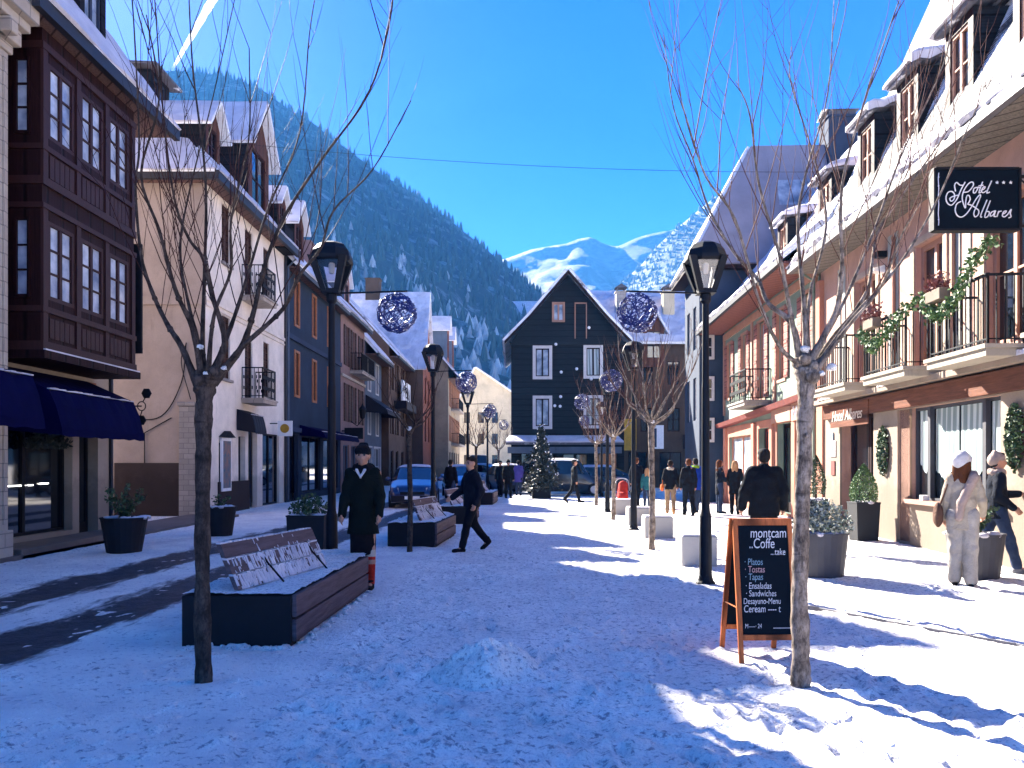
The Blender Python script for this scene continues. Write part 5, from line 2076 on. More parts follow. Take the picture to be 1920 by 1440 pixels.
def tree(label, base, trunk, limbs, seed, bark, twigm, shoots=(5, 8), slen=(.9, 1.9), sr=.006, group='bare pollarded street trees', caps=()):
    "trunk: [(x,y,z,r)...]; limbs: lists of world points with radii"
    rs = random.Random(seed)
    t = thing('street_tree', label, 'tree', base, group)
    b = MB()
    pts = spline([q[:3] for q in trunk], 12)
    rr = np.interp(np.linspace(0, 1, len(pts)), np.linspace(0, 1, len(trunk)), [q[3] for q in trunk])
    b.tube(pts, [r * (1 + .05 * math.sin(i * .8 + seed) + .04 * math.sin(i * 2.1)) for i, r in enumerate(rr)], 18)
    b.v = [tuple(Vector(v) + (Vector(v) - pts[min(i // 18, len(pts) - 1)]) * (.10 * float(vn(v[0] * 3 + v[2] * .4, v[1] * 3 + v[2] * .3, .06, seed)) + .08 * float(vn(i % 18, v[2] * 9, 1.3, seed + 2)))) for i, v in enumerate(b.v)]
    for k in range(5):                # old pruning scars
        i = rs.randint(len(pts) // 4, len(pts) - 3)
        a = rs.uniform(2.6, 6.8)
        b.ball(pts[i] + Vector((math.cos(a), math.sin(a), 0)) * rr[i] * .82, rr[i] * rs.uniform(.22, .38), 7, 4, 1.3)
    top = pts[-1]
    for k in range(7):                # knuckles where the limbs were cut back year after year
        a = rs.uniform(0, 6.28)
        b.ball(top + Vector((math.cos(a) * rr[-1] * .7, math.sin(a) * rr[-1] * .7, rs.uniform(-.08, .06))), rr[-1] * rs.uniform(.4, .7), 7, 5)
    b.build('trunk', bark, t, smooth=True)
    b = MB()
    c = MB()
    for path, r0, r1 in limbs:
        path = [path[0]] + [q + Vector((rs.gauss(0, .022), rs.gauss(0, .022), rs.gauss(0, .02))) for q in path[1:]]
        P = spline(path, 5)
        n = len(P)
        for q in range(4, n - 6, 5):
            if rs.random() < .5:
                b.ball(P[q], r0 * 1.15 * (1 - q / n), 6, 4, jit=.2, rg=rs)
        R_ = [r0 * 1.2 + (r1 * .8 - r0 * 1.2) * (i / (n - 1)) ** .42 for i in range(n)]
        R_ = [q * (1 + .08 * math.sin(i * 2.3 + seed)) for i, q in enumerate(R_)]
        b.tube(P, R_, 7, cap=False)
        ns = rs.randint(*shoots)
        for k in range(ns):
            i = int(n * (.22 + .76 * (k + rs.random()) / ns))
            i = min(i, n - 1)
            tan = (P[min(i + 1, n - 1)] - P[max(i - 1, 0)]).normalized()
            out = Vector((rs.gauss(0, 1), rs.gauss(0, 1), 0)).normalized()
            d = tan * .7 + out * .55 + Vector((0, 0, .6))
            L_ = rs.uniform(*slen) * (1 - .35 * i / n)
            q = shoot(c, P[i], d, L_, min(sr * rs.uniform(.8, 1.3), R_[i] * .8), rs)
            for j in range(rs.randint(0, 3)):
                m_ = q[rs.randint(2, 4)]
                out = Vector((rs.gauss(0, 1), rs.gauss(0, 1), .5)).normalized()
                shoot(c, m_, out + Vector((0, 0, .8)), L_ * rs.uniform(.3, .55), sr * .55, rs, 5)
    b.build('branches', bark, t, smooth=True)
    c.build('twigs', twigm, t, smooth=True, recalc=False)
    if caps:
        s = MB()
        for q, r_ in caps:
            s.ball(q, r_ * .8, 9, 6, .75, 1.1, 1.0, .3, rs)
        s.build_each('snow_cover', M['snow_lump'], t, smooth=True)
    return t


def limb(Y0, pts, dep):
    "picture polyline carried into depth: dep = drift of distance along the limb"
    n = len(pts)
    return [W(p[0], p[1], Y0 + dep * (i / (n - 1)) ** 1.1) for i, p in enumerate(pts)]


Y0 = GY(1281)
lb = GP(381, 1281)
left_limbs = [
    (limb(Y0, [(372, 725), (345, 668), (312, 600), (285, 545), (262, 470), (253, 360), (262, 265), (248, 60), (240, -60)], .5), .030, .005),
    (limb(Y0, [(380, 715), (352, 620), (322, 540), (292, 420), (268, 330), (290, 180), (275, 20)], -.6), .028, .005),
    (limb(Y0, [(388, 710), (383, 640), (381, 500), (384, 330), (350, 120), (346, -30)], .3), .026, .005),
    (limb(Y0, [(395, 715), (418, 645), (398, 560), (375, 480), (350, 440), (318, 370), (302, 200), (288, -10)], -.3), .030, .005),
    (limb(Y0, [(400, 720), (440, 655), (478, 590), (505, 500), (540, 405), (600, 300), (690, 170), (730, 40), (745, -60)], .4), .030, .005),
    (limb(Y0, [(402, 712), (460, 645), (515, 580), (560, 520), (600, 470), (635, 400), (700, 325), (775, 190)], -.5), .026, .004),
    (limb(Y0, [(395, 705), (425, 640), (455, 560), (470, 480), (500, 380), (560, 240), (590, 60), (600, -40)], .9), .024, .004),
    (limb(Y0, [(378, 705), (360, 640), (352, 560), (340, 470), (345, 360), (400, 180), (450, -20)], .7), .022, .004),
    (limb(Y0, [(390, 700), (400, 600), (430, 500), (440, 400), (475, 260), (480, 90)], -.9), .020, .004),
]
lt = tree('bare tree with dark trunk standing in front of the near bench on the left', lb,
          [(lb.x, lb.y, -.05, .070), (lb.x, lb.y, .06, .062), (lb.x - .005, lb.y, .8, .053), (lb.x + .0, lb.y, 1.6, .053), (W(384, 745, Y0).x, lb.y, W(0, 745, Y0).z, .062), (W(388, 712, Y0).x, lb.y, W(0, 712, Y0).z, .085)],
          left_limbs, 11, M['bark'], M['twigdark'], (10, 14), (.7, 2.1), .0038, caps=[(W(376, 652, Y0) + Vector((0, -.03, 0)), .035), (W(385, 700, Y0 - .08), .022), (W(420, 690, Y0 - .05), .025)])
Y1 = GY(1285)
rb = GP(1500, 1285)
right_limbs = [
    (limb(Y1, [(1503, 690), (1478, 620), (1440, 568), (1415, 520), (1380, 470), (1330, 395), (1290, 310), (1258, 200), (1240, 70)], .5), .028, .004),
    (limb(Y1, [(1500, 680), (1482, 570), (1462, 470), (1430, 340), (1400, 230), (1385, 150)], -.5), .024, .004),
    (limb(Y1, [(1512, 672), (1500, 560), (1492, 430), (1510, 320), (1545, 180), (1566, -20)], .4), .026, .004),
    (limb(Y1, [(1518, 680), (1555, 580), (1580, 500), (1572, 400), (1590, 300), (1645, 140), (1690, -20)], -.4), .030, .005),
    (limb(Y1, [(1526, 690), (1568, 645), (1618, 545), (1648, 440), (1700, 340), (1745, 280), (1790, 215)], .5), .026, .004),
    (limb(Y1, [(1530, 695), (1590, 610), (1650, 540), (1690, 450), (1715, 380)], -.8), .022, .004),
    (limb(Y1, [(1506, 690), (1465, 640), (1425, 560), (1375, 400), (1330, 330), (1285, 240), (1270, 190)], -.9), .020, .004),
    (limb(Y1, [(1528, 690), (1600, 600), (1680, 500), (1760, 380), (1830, 250), (1860, 150)], .3), .020, .004),
    (limb(Y1, [(1520, 680), (1580, 560), (1640, 430), (1700, 290), (1760, 120), (1790, 0)], .8), .020, .004),
    (limb(Y1, [(1515, 675), (1530, 560), (1545, 430), (1530, 300), (1490, 160), (1480, 90)], .9), .020, .004),
]
rt = tree('bare tree with pale mottled trunk directly beside the chalkboard on the right', rb,
          [(rb.x, rb.y, -.05, .085), (rb.x + .002, rb.y, .10, .066), (rb.x, rb.y, .8, .056), (rb.x + .03, rb.y, 1.7, .054), (W(1512, 740, Y1).x, rb.y, W(0, 740, Y1).z, .058), (W(1513, 690, Y1).x, rb.y, W(0, 690, Y1).z, .085)],
          right_limbs, 12, M['barklight'], M['twig'], (9, 13), (.7, 2.0), .0040, caps=[(W(1508, 655, Y1 - .03), .045), (W(1560, 688, Y1 - .05), .045), (W(1540, 700, Y1 - .04), .03)])


def small_tree(label, px, py, seed, crot, spread, top, bark, twigm, r=.05, nl=9, sr=.006, sh=(4, 7)):
    b0 = GP(px, py)
    rs = random.Random(seed)
    limbs = []
    for k in range(nl):
        a = 2 * math.pi * (k + rs.uniform(-.3, .3)) / nl
        q = Vector((b0.x, b0.y, crot))
        path = [q]
        rad = spread * rs.uniform(.55, 1)
        tp = top * rs.uniform(.75, 1)
        for t in (.2, .45, .7, 1.0):
            path.append(q + Vector((math.cos(a) * rad * t ** .8, math.sin(a) * rad * t ** .8, (tp - crot) * t ** 1.15)) + Vector((rs.gauss(0, .05), rs.gauss(0, .05), 0)))
        limbs.append((path, r * .5, .006))
    return tree(label, b0, [(b0.x, b0.y, -.05, r * 1.15), (b0.x + .01, b0.y, .9, r * .95), (b0.x - .01, b0.y, crot - .15, r), (b0.x, b0.y, crot, r * 1.3)], limbs, seed, bark, twigm, sh, (.5, 1.1), sr,
                caps=[(Vector((b0.x, b0.y - .05, crot + .06)), .06)])


small_tree('young bare tree with thin trunk in front of the second bench on the left', 768, 1037, 21, 2.15, .75, 3.5, M['bark'], M['twigdark'], .045, 6, .006, (2, 4))
small_tree('bare tree with pale trunk behind a concrete block, second along the right side', 1222, 1030, 22, 2.3, 1.15, 4.2, M['barklight'], M['twig'], .055, 12, .007, (6, 9))
small_tree('bare tree third along the right side, between two lamp posts', 1150, 975, 23, 2.3, 1.2, 4.3, M['barklight'], M['twig'], .055, 11, .009, (6, 8))
small_tree('bare tree farthest along the right side, in front of the black gable house', 1118, 948, 24, 2.3, 1.2, 4.0, M['barklight'], M['twig'], .055, 10, .011, (5, 7))
small_tree('bare tree far down the left side beyond the third lamp post', 893, 937, 25, 2.3, 1.2, 4.2, M['bark'], M['twig'], .055, 9, .013, (4, 6))
small_tree('bare tree far down the street beside the black gable house', 935, 921, 26, 2.3, 1.3, 4.6, M['barklight'], M['twig'], .06, 9, .015, (4, 6))

# ------------------------------------------------------------------ lamps and light balls
mglass, N, L, B = newmat('thin_lamp_glass')
tr = N.new('ShaderNodeBsdfTransparent')
gl = N.new('ShaderNodeBsdfGlossy')
gl.inputs['Roughness'].default_value = .05
mx = N.new('ShaderNodeMixShader')
mx.inputs[0].default_value = .12
L.new(tr.outputs[0], mx.inputs[1])
L.new(gl.outputs[0], mx.inputs[2])
L.new(mx.outputs[0], N['Material Output'].inputs['Surface'])


def lamp(label, x, y, arm):
    t = thing('street_lamp', label, 'street lamp', (x, y, 0), 'dark street lamps along the square')
    b = MB()
    b.lathe([(.13, -.05), (.13, .02), (.105, .05), (.086, .12), (.076, .9), (.062, .95), (.056, 1.0), (.052, 2.6), (.047, 2.66), (.044, 3.7), (.07, 3.74), (.07, 3.82), (.05, 3.86)], (x, y, 0), 14)
    b.build('post', M['lampblack'], t, smooth=False)
    b = MB()
    z0, z1 = 3.86, 4.29
    hb, ht = .085, .205
    for sx in (-1, 1):
        for sy in (-1, 1):
            w = .036
            b.hexa([(x + sx * hb - w, y + sy * hb - w, z0), (x + sx * hb + w, y + sy * hb - w, z0), (x + sx * hb + w, y + sy * hb + w, z0), (x + sx * hb - w, y + sy * hb + w, z0)],
                   [(x + sx * ht - w * 1.6, y + sy * ht - w * 1.6, z1), (x + sx * ht + w, y + sy * ht - w, z1), (x + sx * ht + w, y + sy * ht + w, z1), (x + sx * ht - w * 1.6, y + sy * ht + w, z1)])
    b.box(x - hb - .03, x + hb + .03, y - hb - .03, y + hb + .03, z0 - .03, z0 + .03)
    o = b.build('lantern_frame', M['lampblack'], t)
    b = MB()
    prof = [(.26, 4.24), (.285, 4.27), (.285, 4.31), (.25, 4.40), (.19, 4.475), (.11, 4.51), (.0001, 4.52)]
    b.lathe([(r_ * .98, z) for r_, z in prof], (x, y, 0), 8, rot=math.pi / 8)
    b.build('lantern_roof', M['lampblack'], t)
    b = MB()
    for s in (-1, 1):
        b.quad((x - hb, y + s * hb, z0), (x + hb, y + s * hb, z0), (x + ht, y + s * ht, z1), (x - ht, y + s * ht, z1))
        b.quad((x + s * hb, y - hb, z0), (x + s * hb, y + hb, z0), (x + s * ht, y + ht, z1), (x + s * ht, y - ht, z1))
    b.build('lamp_glass', mglass, t, recalc=False)
    b = MB()
    b.lathe([(.03, 0), (.04, .05), (.045, .12), (.02, .17)], (x, y, 4.1), 8)
    b.tube([(x, y, 4.25), (x, y, 4.32)], .03)
    b.build('bulb', M['whiteframe'], t)
    b = MB()
    b.tube([(x, y, 3.84), (x + arm, y, 3.87)], .012, 6)
    b.build('arm', M['lampblack'], t)
    return t


def light_ball(label, x, y, z, r, seed, white=150, n=34):
    t = thing('light_ball', label, 'light ball', (x, y, z), 'blue wire light balls hung from the lamps')
    rs = random.Random(seed)
    b = MB()
    for k in range(n - 6):
        ax = Vector((rs.gauss(0, 1), rs.gauss(0, 1), rs.gauss(0, 1))).normalized()
        u = ax.orthogonal().normalized()
        v = ax.cross(u)
        h = rs.uniform(-.6, .6)
        q = math.sqrt(1 - h * h)
        pts = []
        for i in range(19):
            w = 2 * math.pi * i / 18
            p = ax * h + (u * math.cos(w) + v * math.sin(w)) * q
            pts.append(Vector((x, y, z)) + p * r * (1 + .04 * math.sin(5 * w + k)))
        b.tube(pts, r * rs.uniform(.018, .042), 4, cap=False)
    b.build('wire_ball', M['ballblue'], t, recalc=False)
    b = MB()
    for k in range(white):
        p = Vector((rs.gauss(0, 1), rs.gauss(0, 1), rs.gauss(0, 1))).normalized()
        b.ball(Vector((x, y, z)) + p * r * rs.uniform(.97, 1.06), r * rs.uniform(.025, .05), 5, 3)
    b.build('bulbs', M['ballwhite'], t)
    b = MB()
    b.tube([(x, y, z + r * .95), (x, y, 3.86)], .008, 4)
    b.build('hanger', M['lampblack'], t)
    return t


LL = [(W(622, 0, 10.57).x, 10.57, 1.0), (W(812, 0, 19.6).x, 19.6, .95), (W(877, 0, 30.5).x, 30.5, .98), (W(914, 0, 42).x, 42, 1.0)]
LRt = [(W(1323, 0, 10.57).x, 10.57, -1.05), (W(1188, 0, 19.2).x, 19.2, -.62), (W(1139, 0, 26).x, 26, -.95), (W(1128, 0, 38).x, 38, -.95)]
names = ['nearest', 'second', 'third', 'farthest']
for side, lst in (('left', LL), ('right', LRt)):
    for i, (x, y, arm) in enumerate(lst):
        lamp('dark street lamp with tapered lantern, %s of its row on the %s of the square' % (names[i], side), x, y, arm)
        bx = x + arm * .86
        light_ball('blue tangled wire ball hanging from the %s lamp on the %s' % (names[i], side), bx, y, 3.58, .255, i * 7 + (side == 'left'), 150 if i < 1 else 90, 34 if i < 2 else 26)

# ------------------------------------------------------------------ benches
def bench(label, N_, F_, back, plank_far, h=.47, near=True, seed=1):
    "six sided concrete plinth; N_ near face corners (x0,y),(x1,y); F_ far end; plank side to the square"
    (xa, ya), (xb, yb) = N_
    (xc, yc) = F_
    t = thing('plinth_bench', label, 'bench', ((xa + xb) / 2, (ya + yc) / 2, 0), 'plinth benches with slatted backs')
    poly = [(xa, ya), (xb, yb), plank_far, (xc, yc), (xc - .75, yc + .15), (xa + .12, yc - .35)]
    b = MB()
    n = len(poly)
    b.prism([(p[0], p[1], -.05) for p in poly], (0, 0, h + .03))
    bev(b.build('plinth', M['benchblack'], t), .012)
    # planks along the side that faces the square
    d = Vector((plank_far[0] - xb, plank_far[1] - yb, 0))
    L_ = d.length
    d.normalize()
    nn = Vector((d.y, -d.x, 0))
    b = MB()
    for z0, z1 in ((.05, .24), (.26, .455)):
        a = Vector((xb, yb, 0)) + d * .02
        e = Vector((xb, yb, 0)) + d * (L_ - .02)
        for q in (0,):
            b.hexa([a + Vector((0, 0, z0)), e + Vector((0, 0, z0)), e + nn * .04 + Vector((0, 0, z0)), a + nn * .04 + Vector((0, 0, z0))],
                   [a + Vector((0, 0, z1)), e + Vector((0, 0, z1)), e + nn * .04 + Vector((0, 0, z1)), a + nn * .04 + Vector((0, 0, z1))])
    bev(b.build('side_planks', M['benchwood'], t), .006)
    # snow on top
    gx, gy = 50, 110
    x0, x1 = min(p[0] for p in poly), max(p[0] for p in poly)
    y0, y1 = min(p[1] for p in poly), max(p[1] for p in poly)

    def inside(px, py):
        c = False
        for i in range(n):
            (ax, ay), (bx, by) = poly[i], poly[(i + 1) % n]
            if (ay > py) != (by > py) and px < (bx - ax) * (py - ay) / (by - ay) + ax:
                c = not c
        return c
    b = MB()
    vs, fs = [], []
    idx = {}
    for j in range(gy + 1):
        for i in range(gx + 1):
            px, py = x0 + (x1 - x0) * i / gx, y0 + (y1 - y0) * j / gy
            idx[i, j] = len(vs)
            vs.append((px, py, h - .008 + .022 * abs(float(vn(px, py, .22, seed))) + .014 * abs(float(vn(px, py, .07, seed + 1)))))
    for j in range(gy):
        for i in range(gx):
            cx, cy = x0 + (x1 - x0) * (i + .5) / gx, y0 + (y1 - y0) * (j + .5) / gy
            if inside(cx, cy):
                fs.append((idx[i, j], idx[i + 1, j], idx[i + 1, j + 1], idx[i, j + 1]))
    b.add(vs, fs)
    b.build('snow_cover', M['snow_lump'], t, smooth=True, recalc=False)
    # slatted back
    (p0, p1, lean) = back
    A = Vector((*p0, h - .02))
    B_ = Vector((*p1, h - .02))
    dv = (B_ - A).normalized()
    nb = Vector((-dv.y, dv.x, 0)) * lean
    bk = MB()
    sl_ = MB()
    rs = random.Random(seed)
    for k, (z0, z1) in enumerate(((.03, .15), (.17, .29), (.31, .43))):
        o0, o1 = nb * (z0 * .45), nb * (z1 * .45)
        th = dv.cross(Vector((0, 0, 1))) * .045
        ex0, ex1 = A - dv * .06, B_ + dv * .06
        lo = [ex0 + o0 + Vector((0, 0, z0)), ex1 + o0 + Vector((0, 0, z0)), ex1 + o0 + th + Vector((0, 0, z0)), ex0 + o0 + th + Vector((0, 0, z0))]
        hi = [ex0 + o1 + Vector((0, 0, z1)), ex1 + o1 + Vector((0, 0, z1)), ex1 + o1 + th + Vector((0, 0, z1)), ex0 + o1 + th + Vector((0, 0, z1))]
        bk.hexa(lo, hi)
        ncol, nrow = 210, 10              # snow clinging to the slat's face in ragged streaks
        LL_ = (B_ - A).length
        bias = (.30, -.05, -.85)[k]
        tt = th.normalized()
        for q in range(ncol):
            for w_ in range(nrow):
                s0, s1 = q / ncol, (q + 1) / ncol
                u0, u1 = w_ / nrow, (w_ + 1) / nrow
                g_ = .75 * float(vn(s0 * LL_, u0 * .12, .035, seed + k)) * .6 + .8 * float(vn(s0 * LL_, u0 * .12 * .12, .011, seed + k + 5)) + .35 * float(vn(s0 * LL_, 0, .3, seed + 9))
                if g_ + bias < 0:
                    continue
                c_ = [lo[3].lerp(lo[2], s0).lerp(hi[3].lerp(hi[2], s0), u0), lo[3].lerp(lo[2], s1).lerp(hi[3].lerp(hi[2], s1), u0), lo[3].lerp(lo[2], s1).lerp(hi[3].lerp(hi[2], s1), u1), lo[3].lerp(lo[2], s0).lerp(hi[3].lerp(hi[2], s0), u1)]
                e_ = tt * (.003 + .009 * min(1, g_ + bias))
                sl_.hexa(c_, [p_ + e_ for p_ in c_])
        n_ = 24
        for q in range(n_):            # thin line of snow on the slat's top edge
            s0, s1 = q / n_, (q + rs.uniform(.5, 1)) / n_
            e0, e1 = hi[0].lerp(hi[1], s0), hi[0].lerp(hi[1], min(s1, 1))
            z = Vector((0, 0, .006 + .012 * rs.random()))
            sl_.hexa([e0, e1, e1 + th, e0 + th], [e0 + z, e1 + z, e1 + th + z, e0 + th + z])
    o = bk.build('backrest', M['benchwood'], t)
    sl_.build('snow_cover', M['snow_soft'], o)
    b = MB()
    for s in (.33, .9):
        q = A.lerp(B_, s)
        th = dv.cross(Vector((0, 0, 1)))
        b.tube([q + th * .14 + Vector((0, 0, .02)), q + nb * (.2 * .45) + th * .06 + Vector((0, 0, .2)), q + nb * (.4 * .45) + Vector((0, 0, .41))], .010, 6)
    b.build_each('strut', M['black'], t)
    return t


bench('dark plinth bench with snowy slatted back, nearest on the left', ((-2.86, 6.92), (-1.91, 6.92)), (-2.0, 10.35), ((-2.42, 7.1), (-2.08, 8.75), 1.0), (-1.80, 9.84), seed=1)
bench('dark plinth bench with snowy slatted back, second on the left behind a young tree', ((-2.35, 15.1), (-1.46, 15.1)), (-1.45, 18.3), ((-1.78, 15.6), (-1.5, 17.1), 1.0), (-1.27, 17.6), seed=2)
bench('dark plinth bench, third on the left, partly behind the walking man', ((-1.95, 20.8), (-1.15, 20.8)), (-1.1, 23.8), ((-1.6, 21.3), (-1.4, 22.8), 1.0), (-.98, 23.0), seed=3)
bench('dark plinth bench, fourth and farthest on the left', ((-1.45, 30.6), (-.75, 30.6)), (-.8, 33.8), ((-1.2, 31.2), (-1.0, 32.7), 1.0), (-.62, 33.0), seed=4)

# ------------------------------------------------------------------ concrete blocks
blk = None
for i, (px, py, w, d_, h, lab) in enumerate(((1312, 1062, .55, .5, .47, 'pale concrete block behind the nearest right lamp post'), (1236, 1010, .60, .5, .46, 'pale concrete block beside the second tree on the right'),
                                           (1200, 985, .6, .5, .45, 'pale concrete block just behind the second lamp post on the right'), (1170, 965, .62, .55, .46, 'grey shaded concrete block farthest along the right row'))):
    p = GP(px, py)
    b = MB()
    b.box(p.x - w / 2, p.x + w / 2, p.y, p.y + d_, -.05, h)
    o = bev(b.build('concrete_block', M['concrete'], at=p), .02)
    tag(o, lab, 'concrete block', 'concrete blocks between the trees on the right')
    b = MB()
    b.box(p.x - w / 2 + .02, p.x + w / 2 - .02, p.y + .02, p.y + d_ - .02, h, h + .02)
    bev(b.build('snow_cover', M['snow_soft'], o), .01)

# ------------------------------------------------------------------ planters
def planter(label, x, y, rt_, rb_, h, m, plant, pm, seed, sq=False, n=500, ph=.4, pr=.35, leafs=(.05, .09), group='planters', cone=False, trunk=0, snow=True):
    t = thing('planter', label, 'planter', (x, y, 0), group)
    b = MB()
    k = 4 if sq else 24
    rot = math.pi / 4 if sq else 0
    f = 1.35 if sq else 1
    b.lathe([(rb_ * f * .96, -.02), (rb_ * f, .03), (rt_ * f * .97, h * .96), (rt_ * f, h * .965), (rt_ * f, h), (rt_ * f * .9, h), (rt_ * f * .88, h - .06)], (x, y, 0), k, rot=rot)
    b.build('pot', m, t, smooth=False)
    b = MB()
    rs = random.Random(seed)
    for i in range(n):
        if plant == 'dome':
            a, c = rs.uniform(0, 6.28), rs.random()
            q = (rs.random() ** .45)
            p = (x + pr * q * math.cos(a) * math.sqrt(1 - c * c), y + pr * q * math.sin(a) * math.sqrt(1 - c * c), h + .02 + ph * q * c)
        elif plant == 'cone':
            c = rs.random()
            rr = pr * (math.sin(math.pi * min(1, .28 + c * .72)) ** .8) * (1.02 - .25 * c) * rs.uniform(.8, 1.02)
            a = rs.uniform(0, 6.28)
            p = (x + rr * math.cos(a), y + rr * math.sin(a), h + trunk + ph * c)
        else:                          # sparse twiggy plant
            a, c = rs.uniform(0, 6.28), rs.random()
            s_ = int(rs.random() * 9)
            ang = s_ * .7 + seed
            rr = pr * c * (.5 + .5 * ((s_ * 37) % 10) / 10)
            p = (x + rr * math.cos(ang) + rs.gauss(0, .03), y + rr * math.sin(ang) + rs.gauss(0, .03), h + ph * c * (.5 + .5 * ((s_ * 53) % 10) / 10))
        b.leaf(p, rs.uniform(*leafs), rs)
    b.build('plant', pm, t, recalc=False)
    if trunk:
        b = MB()
        b.tube([(x, y, h - .05), (x, y, h + trunk + .1)], .025)
        b.build('stem', M['bark'], t)
    if snow:
        b = MB()
        for i in range(22):
            a = rs.uniform(0, 6.28)
            q = rt_ * rs.uniform(.5, .93)
            b.ball((x + q * math.cos(a), y + q * math.sin(a), h - .01), rs.uniform(.04, .09), 7, 4, .45, jit=.2, rg=rs)
        b.build('snow_cover', M['snow_soft'], t, smooth=True)
    return t


g1 = 'dark tapered planters by the left shops'
p = GP(233, 1037)
planter('black tapered planter with sparse twiggy plant in front of the awning shop', p.x, p.y, .40, .29, .64, M['pot'], 'twig', M['leafdark'], 31, n=420, ph=.62, pr=.42, leafs=(.05, .1), group=g1)
p = GP(412, 1006)
planter('black tapered planter just behind the near left tree trunk', p.x, p.y, .36, .26, .66, M['pot'], 'twig', M['leafdark'], 32, n=120, ph=.3, pr=.3, group=g1)
p = W(581, 868, 13.7)
planter('dark square planter with dark shrub left of the person in the long coat', p.x, p.y, .34, .31, .72, M['pot'], 'dome', M['leafdark'], 33, sq=True, n=700, ph=.34, pr=.36, leafs=(.04, .08), group=g1)
g2 = 'grey planters by the hotel'
p = GP(1556, 1085)
p.y += .3
planter('large grey tapered planter with dome of variegated leaves beside the near right tree', p.x, p.y, .37, .30, .62, M['potgrey'], 'dome', M['leafvar'], 34, n=1500, ph=.46, pr=.43, leafs=(.04, .075), group=g2)
p = GP(1640, 1016)
planter('square anthracite planter with clipped conical bush right of the hotel door', 7.25, 16.5, .26, .22, .80, M['pot'], 'cone', M['leafmid'], 35, sq=True, n=3200, ph=.78, pr=.29, leafs=(.03, .05), group=g2)
planter('dark planter with clipped egg shaped bush left of the hotel door', 7.45, 19.6, .26, .22, .72, M['pot'], 'cone', M['leafdark'], 36, sq=True, n=3000, ph=.95, pr=.24, leafs=(.03, .05), group=g2, trunk=.12)
p = GP(1836, 1088)
planter('grey tapered planter with little upright bush behind the woman in white', p.x + .12, p.y + .3, .38, .30, .62, M['potgrey'], 'twig', M['leafdark'], 37, n=520, ph=.55, pr=.34, leafs=(.05, .1), group=g2)


# wreaths on the hotel wall
def wreath(label, u, z, ru, rz, seed):
    c = FR(u, .08, z)
    t = thing('wreath', label, 'wreath', c, 'oval leafy wreaths on the hotel wall')
    b = MB()
    rs = random.Random(seed)
    for i in range(620):
        a = rs.uniform(0, 6.283)
        q = rs.random() ** .6
        p = FR(u + ru * q * math.cos(a), .07 + .10 * (1 - q * q) * rs.random() + .02, z + rz * q * math.sin(a))
        b.leaf(p, rs.uniform(.05, .10), rs)
    b.build('foliage', M['leafdark'], t, recalc=False)
    b = MB(FR)
    b.tube([(u + ru * .8 * math.cos(a), .075, z + rz * .8 * math.sin(a)) for a in np.linspace(0, 6.283, 24)], .03, 5)
    b.build('ring', M['twigdark'], t)


wreath('oval leafy wreath on the wall between the hotel door and its big window', 16.75, 1.85, .26, .52, 1)
wreath('oval leafy wreath on the hotel wall at the right edge, above the man in jeans', 12.0, 1.98, .24, .52, 2)

t = thing('wreath', 'dark hanging leafy swag under the navy awning in the shop window', 'wreath', FW(14.9, .25, 2.05))
b = MB()
rs = random.Random(8)
for i in range(700):
    a, q = rs.uniform(0, 6.283), rs.random() ** .4
    b.leaf(FW(14.9 + .62 * q * math.cos(a), .25 + rs.gauss(0, .06), 2.02 + .2 * q * math.sin(a) - .06 * math.cos(2 * a)), rs.uniform(.06, .12), rs)
b.build('foliage', M['fir'], t, recalc=False)
b = MB(FW)
b.tube([(14.5, .25, 2.1), (14.9, .25, 2.7), (15.3, .25, 2.1)], .012, 5)
b.build('cord', M['black'], t)

# ------------------------------------------------------------------ chalkboard
t = thing('chalkboard', 'orange framed pavement chalkboard menu leaning beside the near right tree', 'chalkboard', (2.08, 6.5, 0))
cb0, cb1, cy = 1.835, 2.30, 6.42


def cbp(s, h_, off=0):
    "point on the front board: s across, h up, off outwards"
    lean = .20
    return Vector((cb0 + s * (cb1 - cb0), cy + lean * h_ / 1.14 + .02 * s - off, h_))


def cbq(s, h_, off=0):
    lean = -.30
    return Vector((cb0 - .02 + s * (cb1 - cb0), cy + .52 + lean * h_ / 1.14 + .02 * s - off, h_))


def plank(b, f, s0, s1, h0, h1, o0, o1):
    b.hexa([f(s0, h0, o0), f(s1, h0, o0), f(s1, h0, o1), f(s0, h0, o1)], [f(s0, h1, o0), f(s1, h1, o0), f(s1, h1, o1), f(s0, h1, o1)])


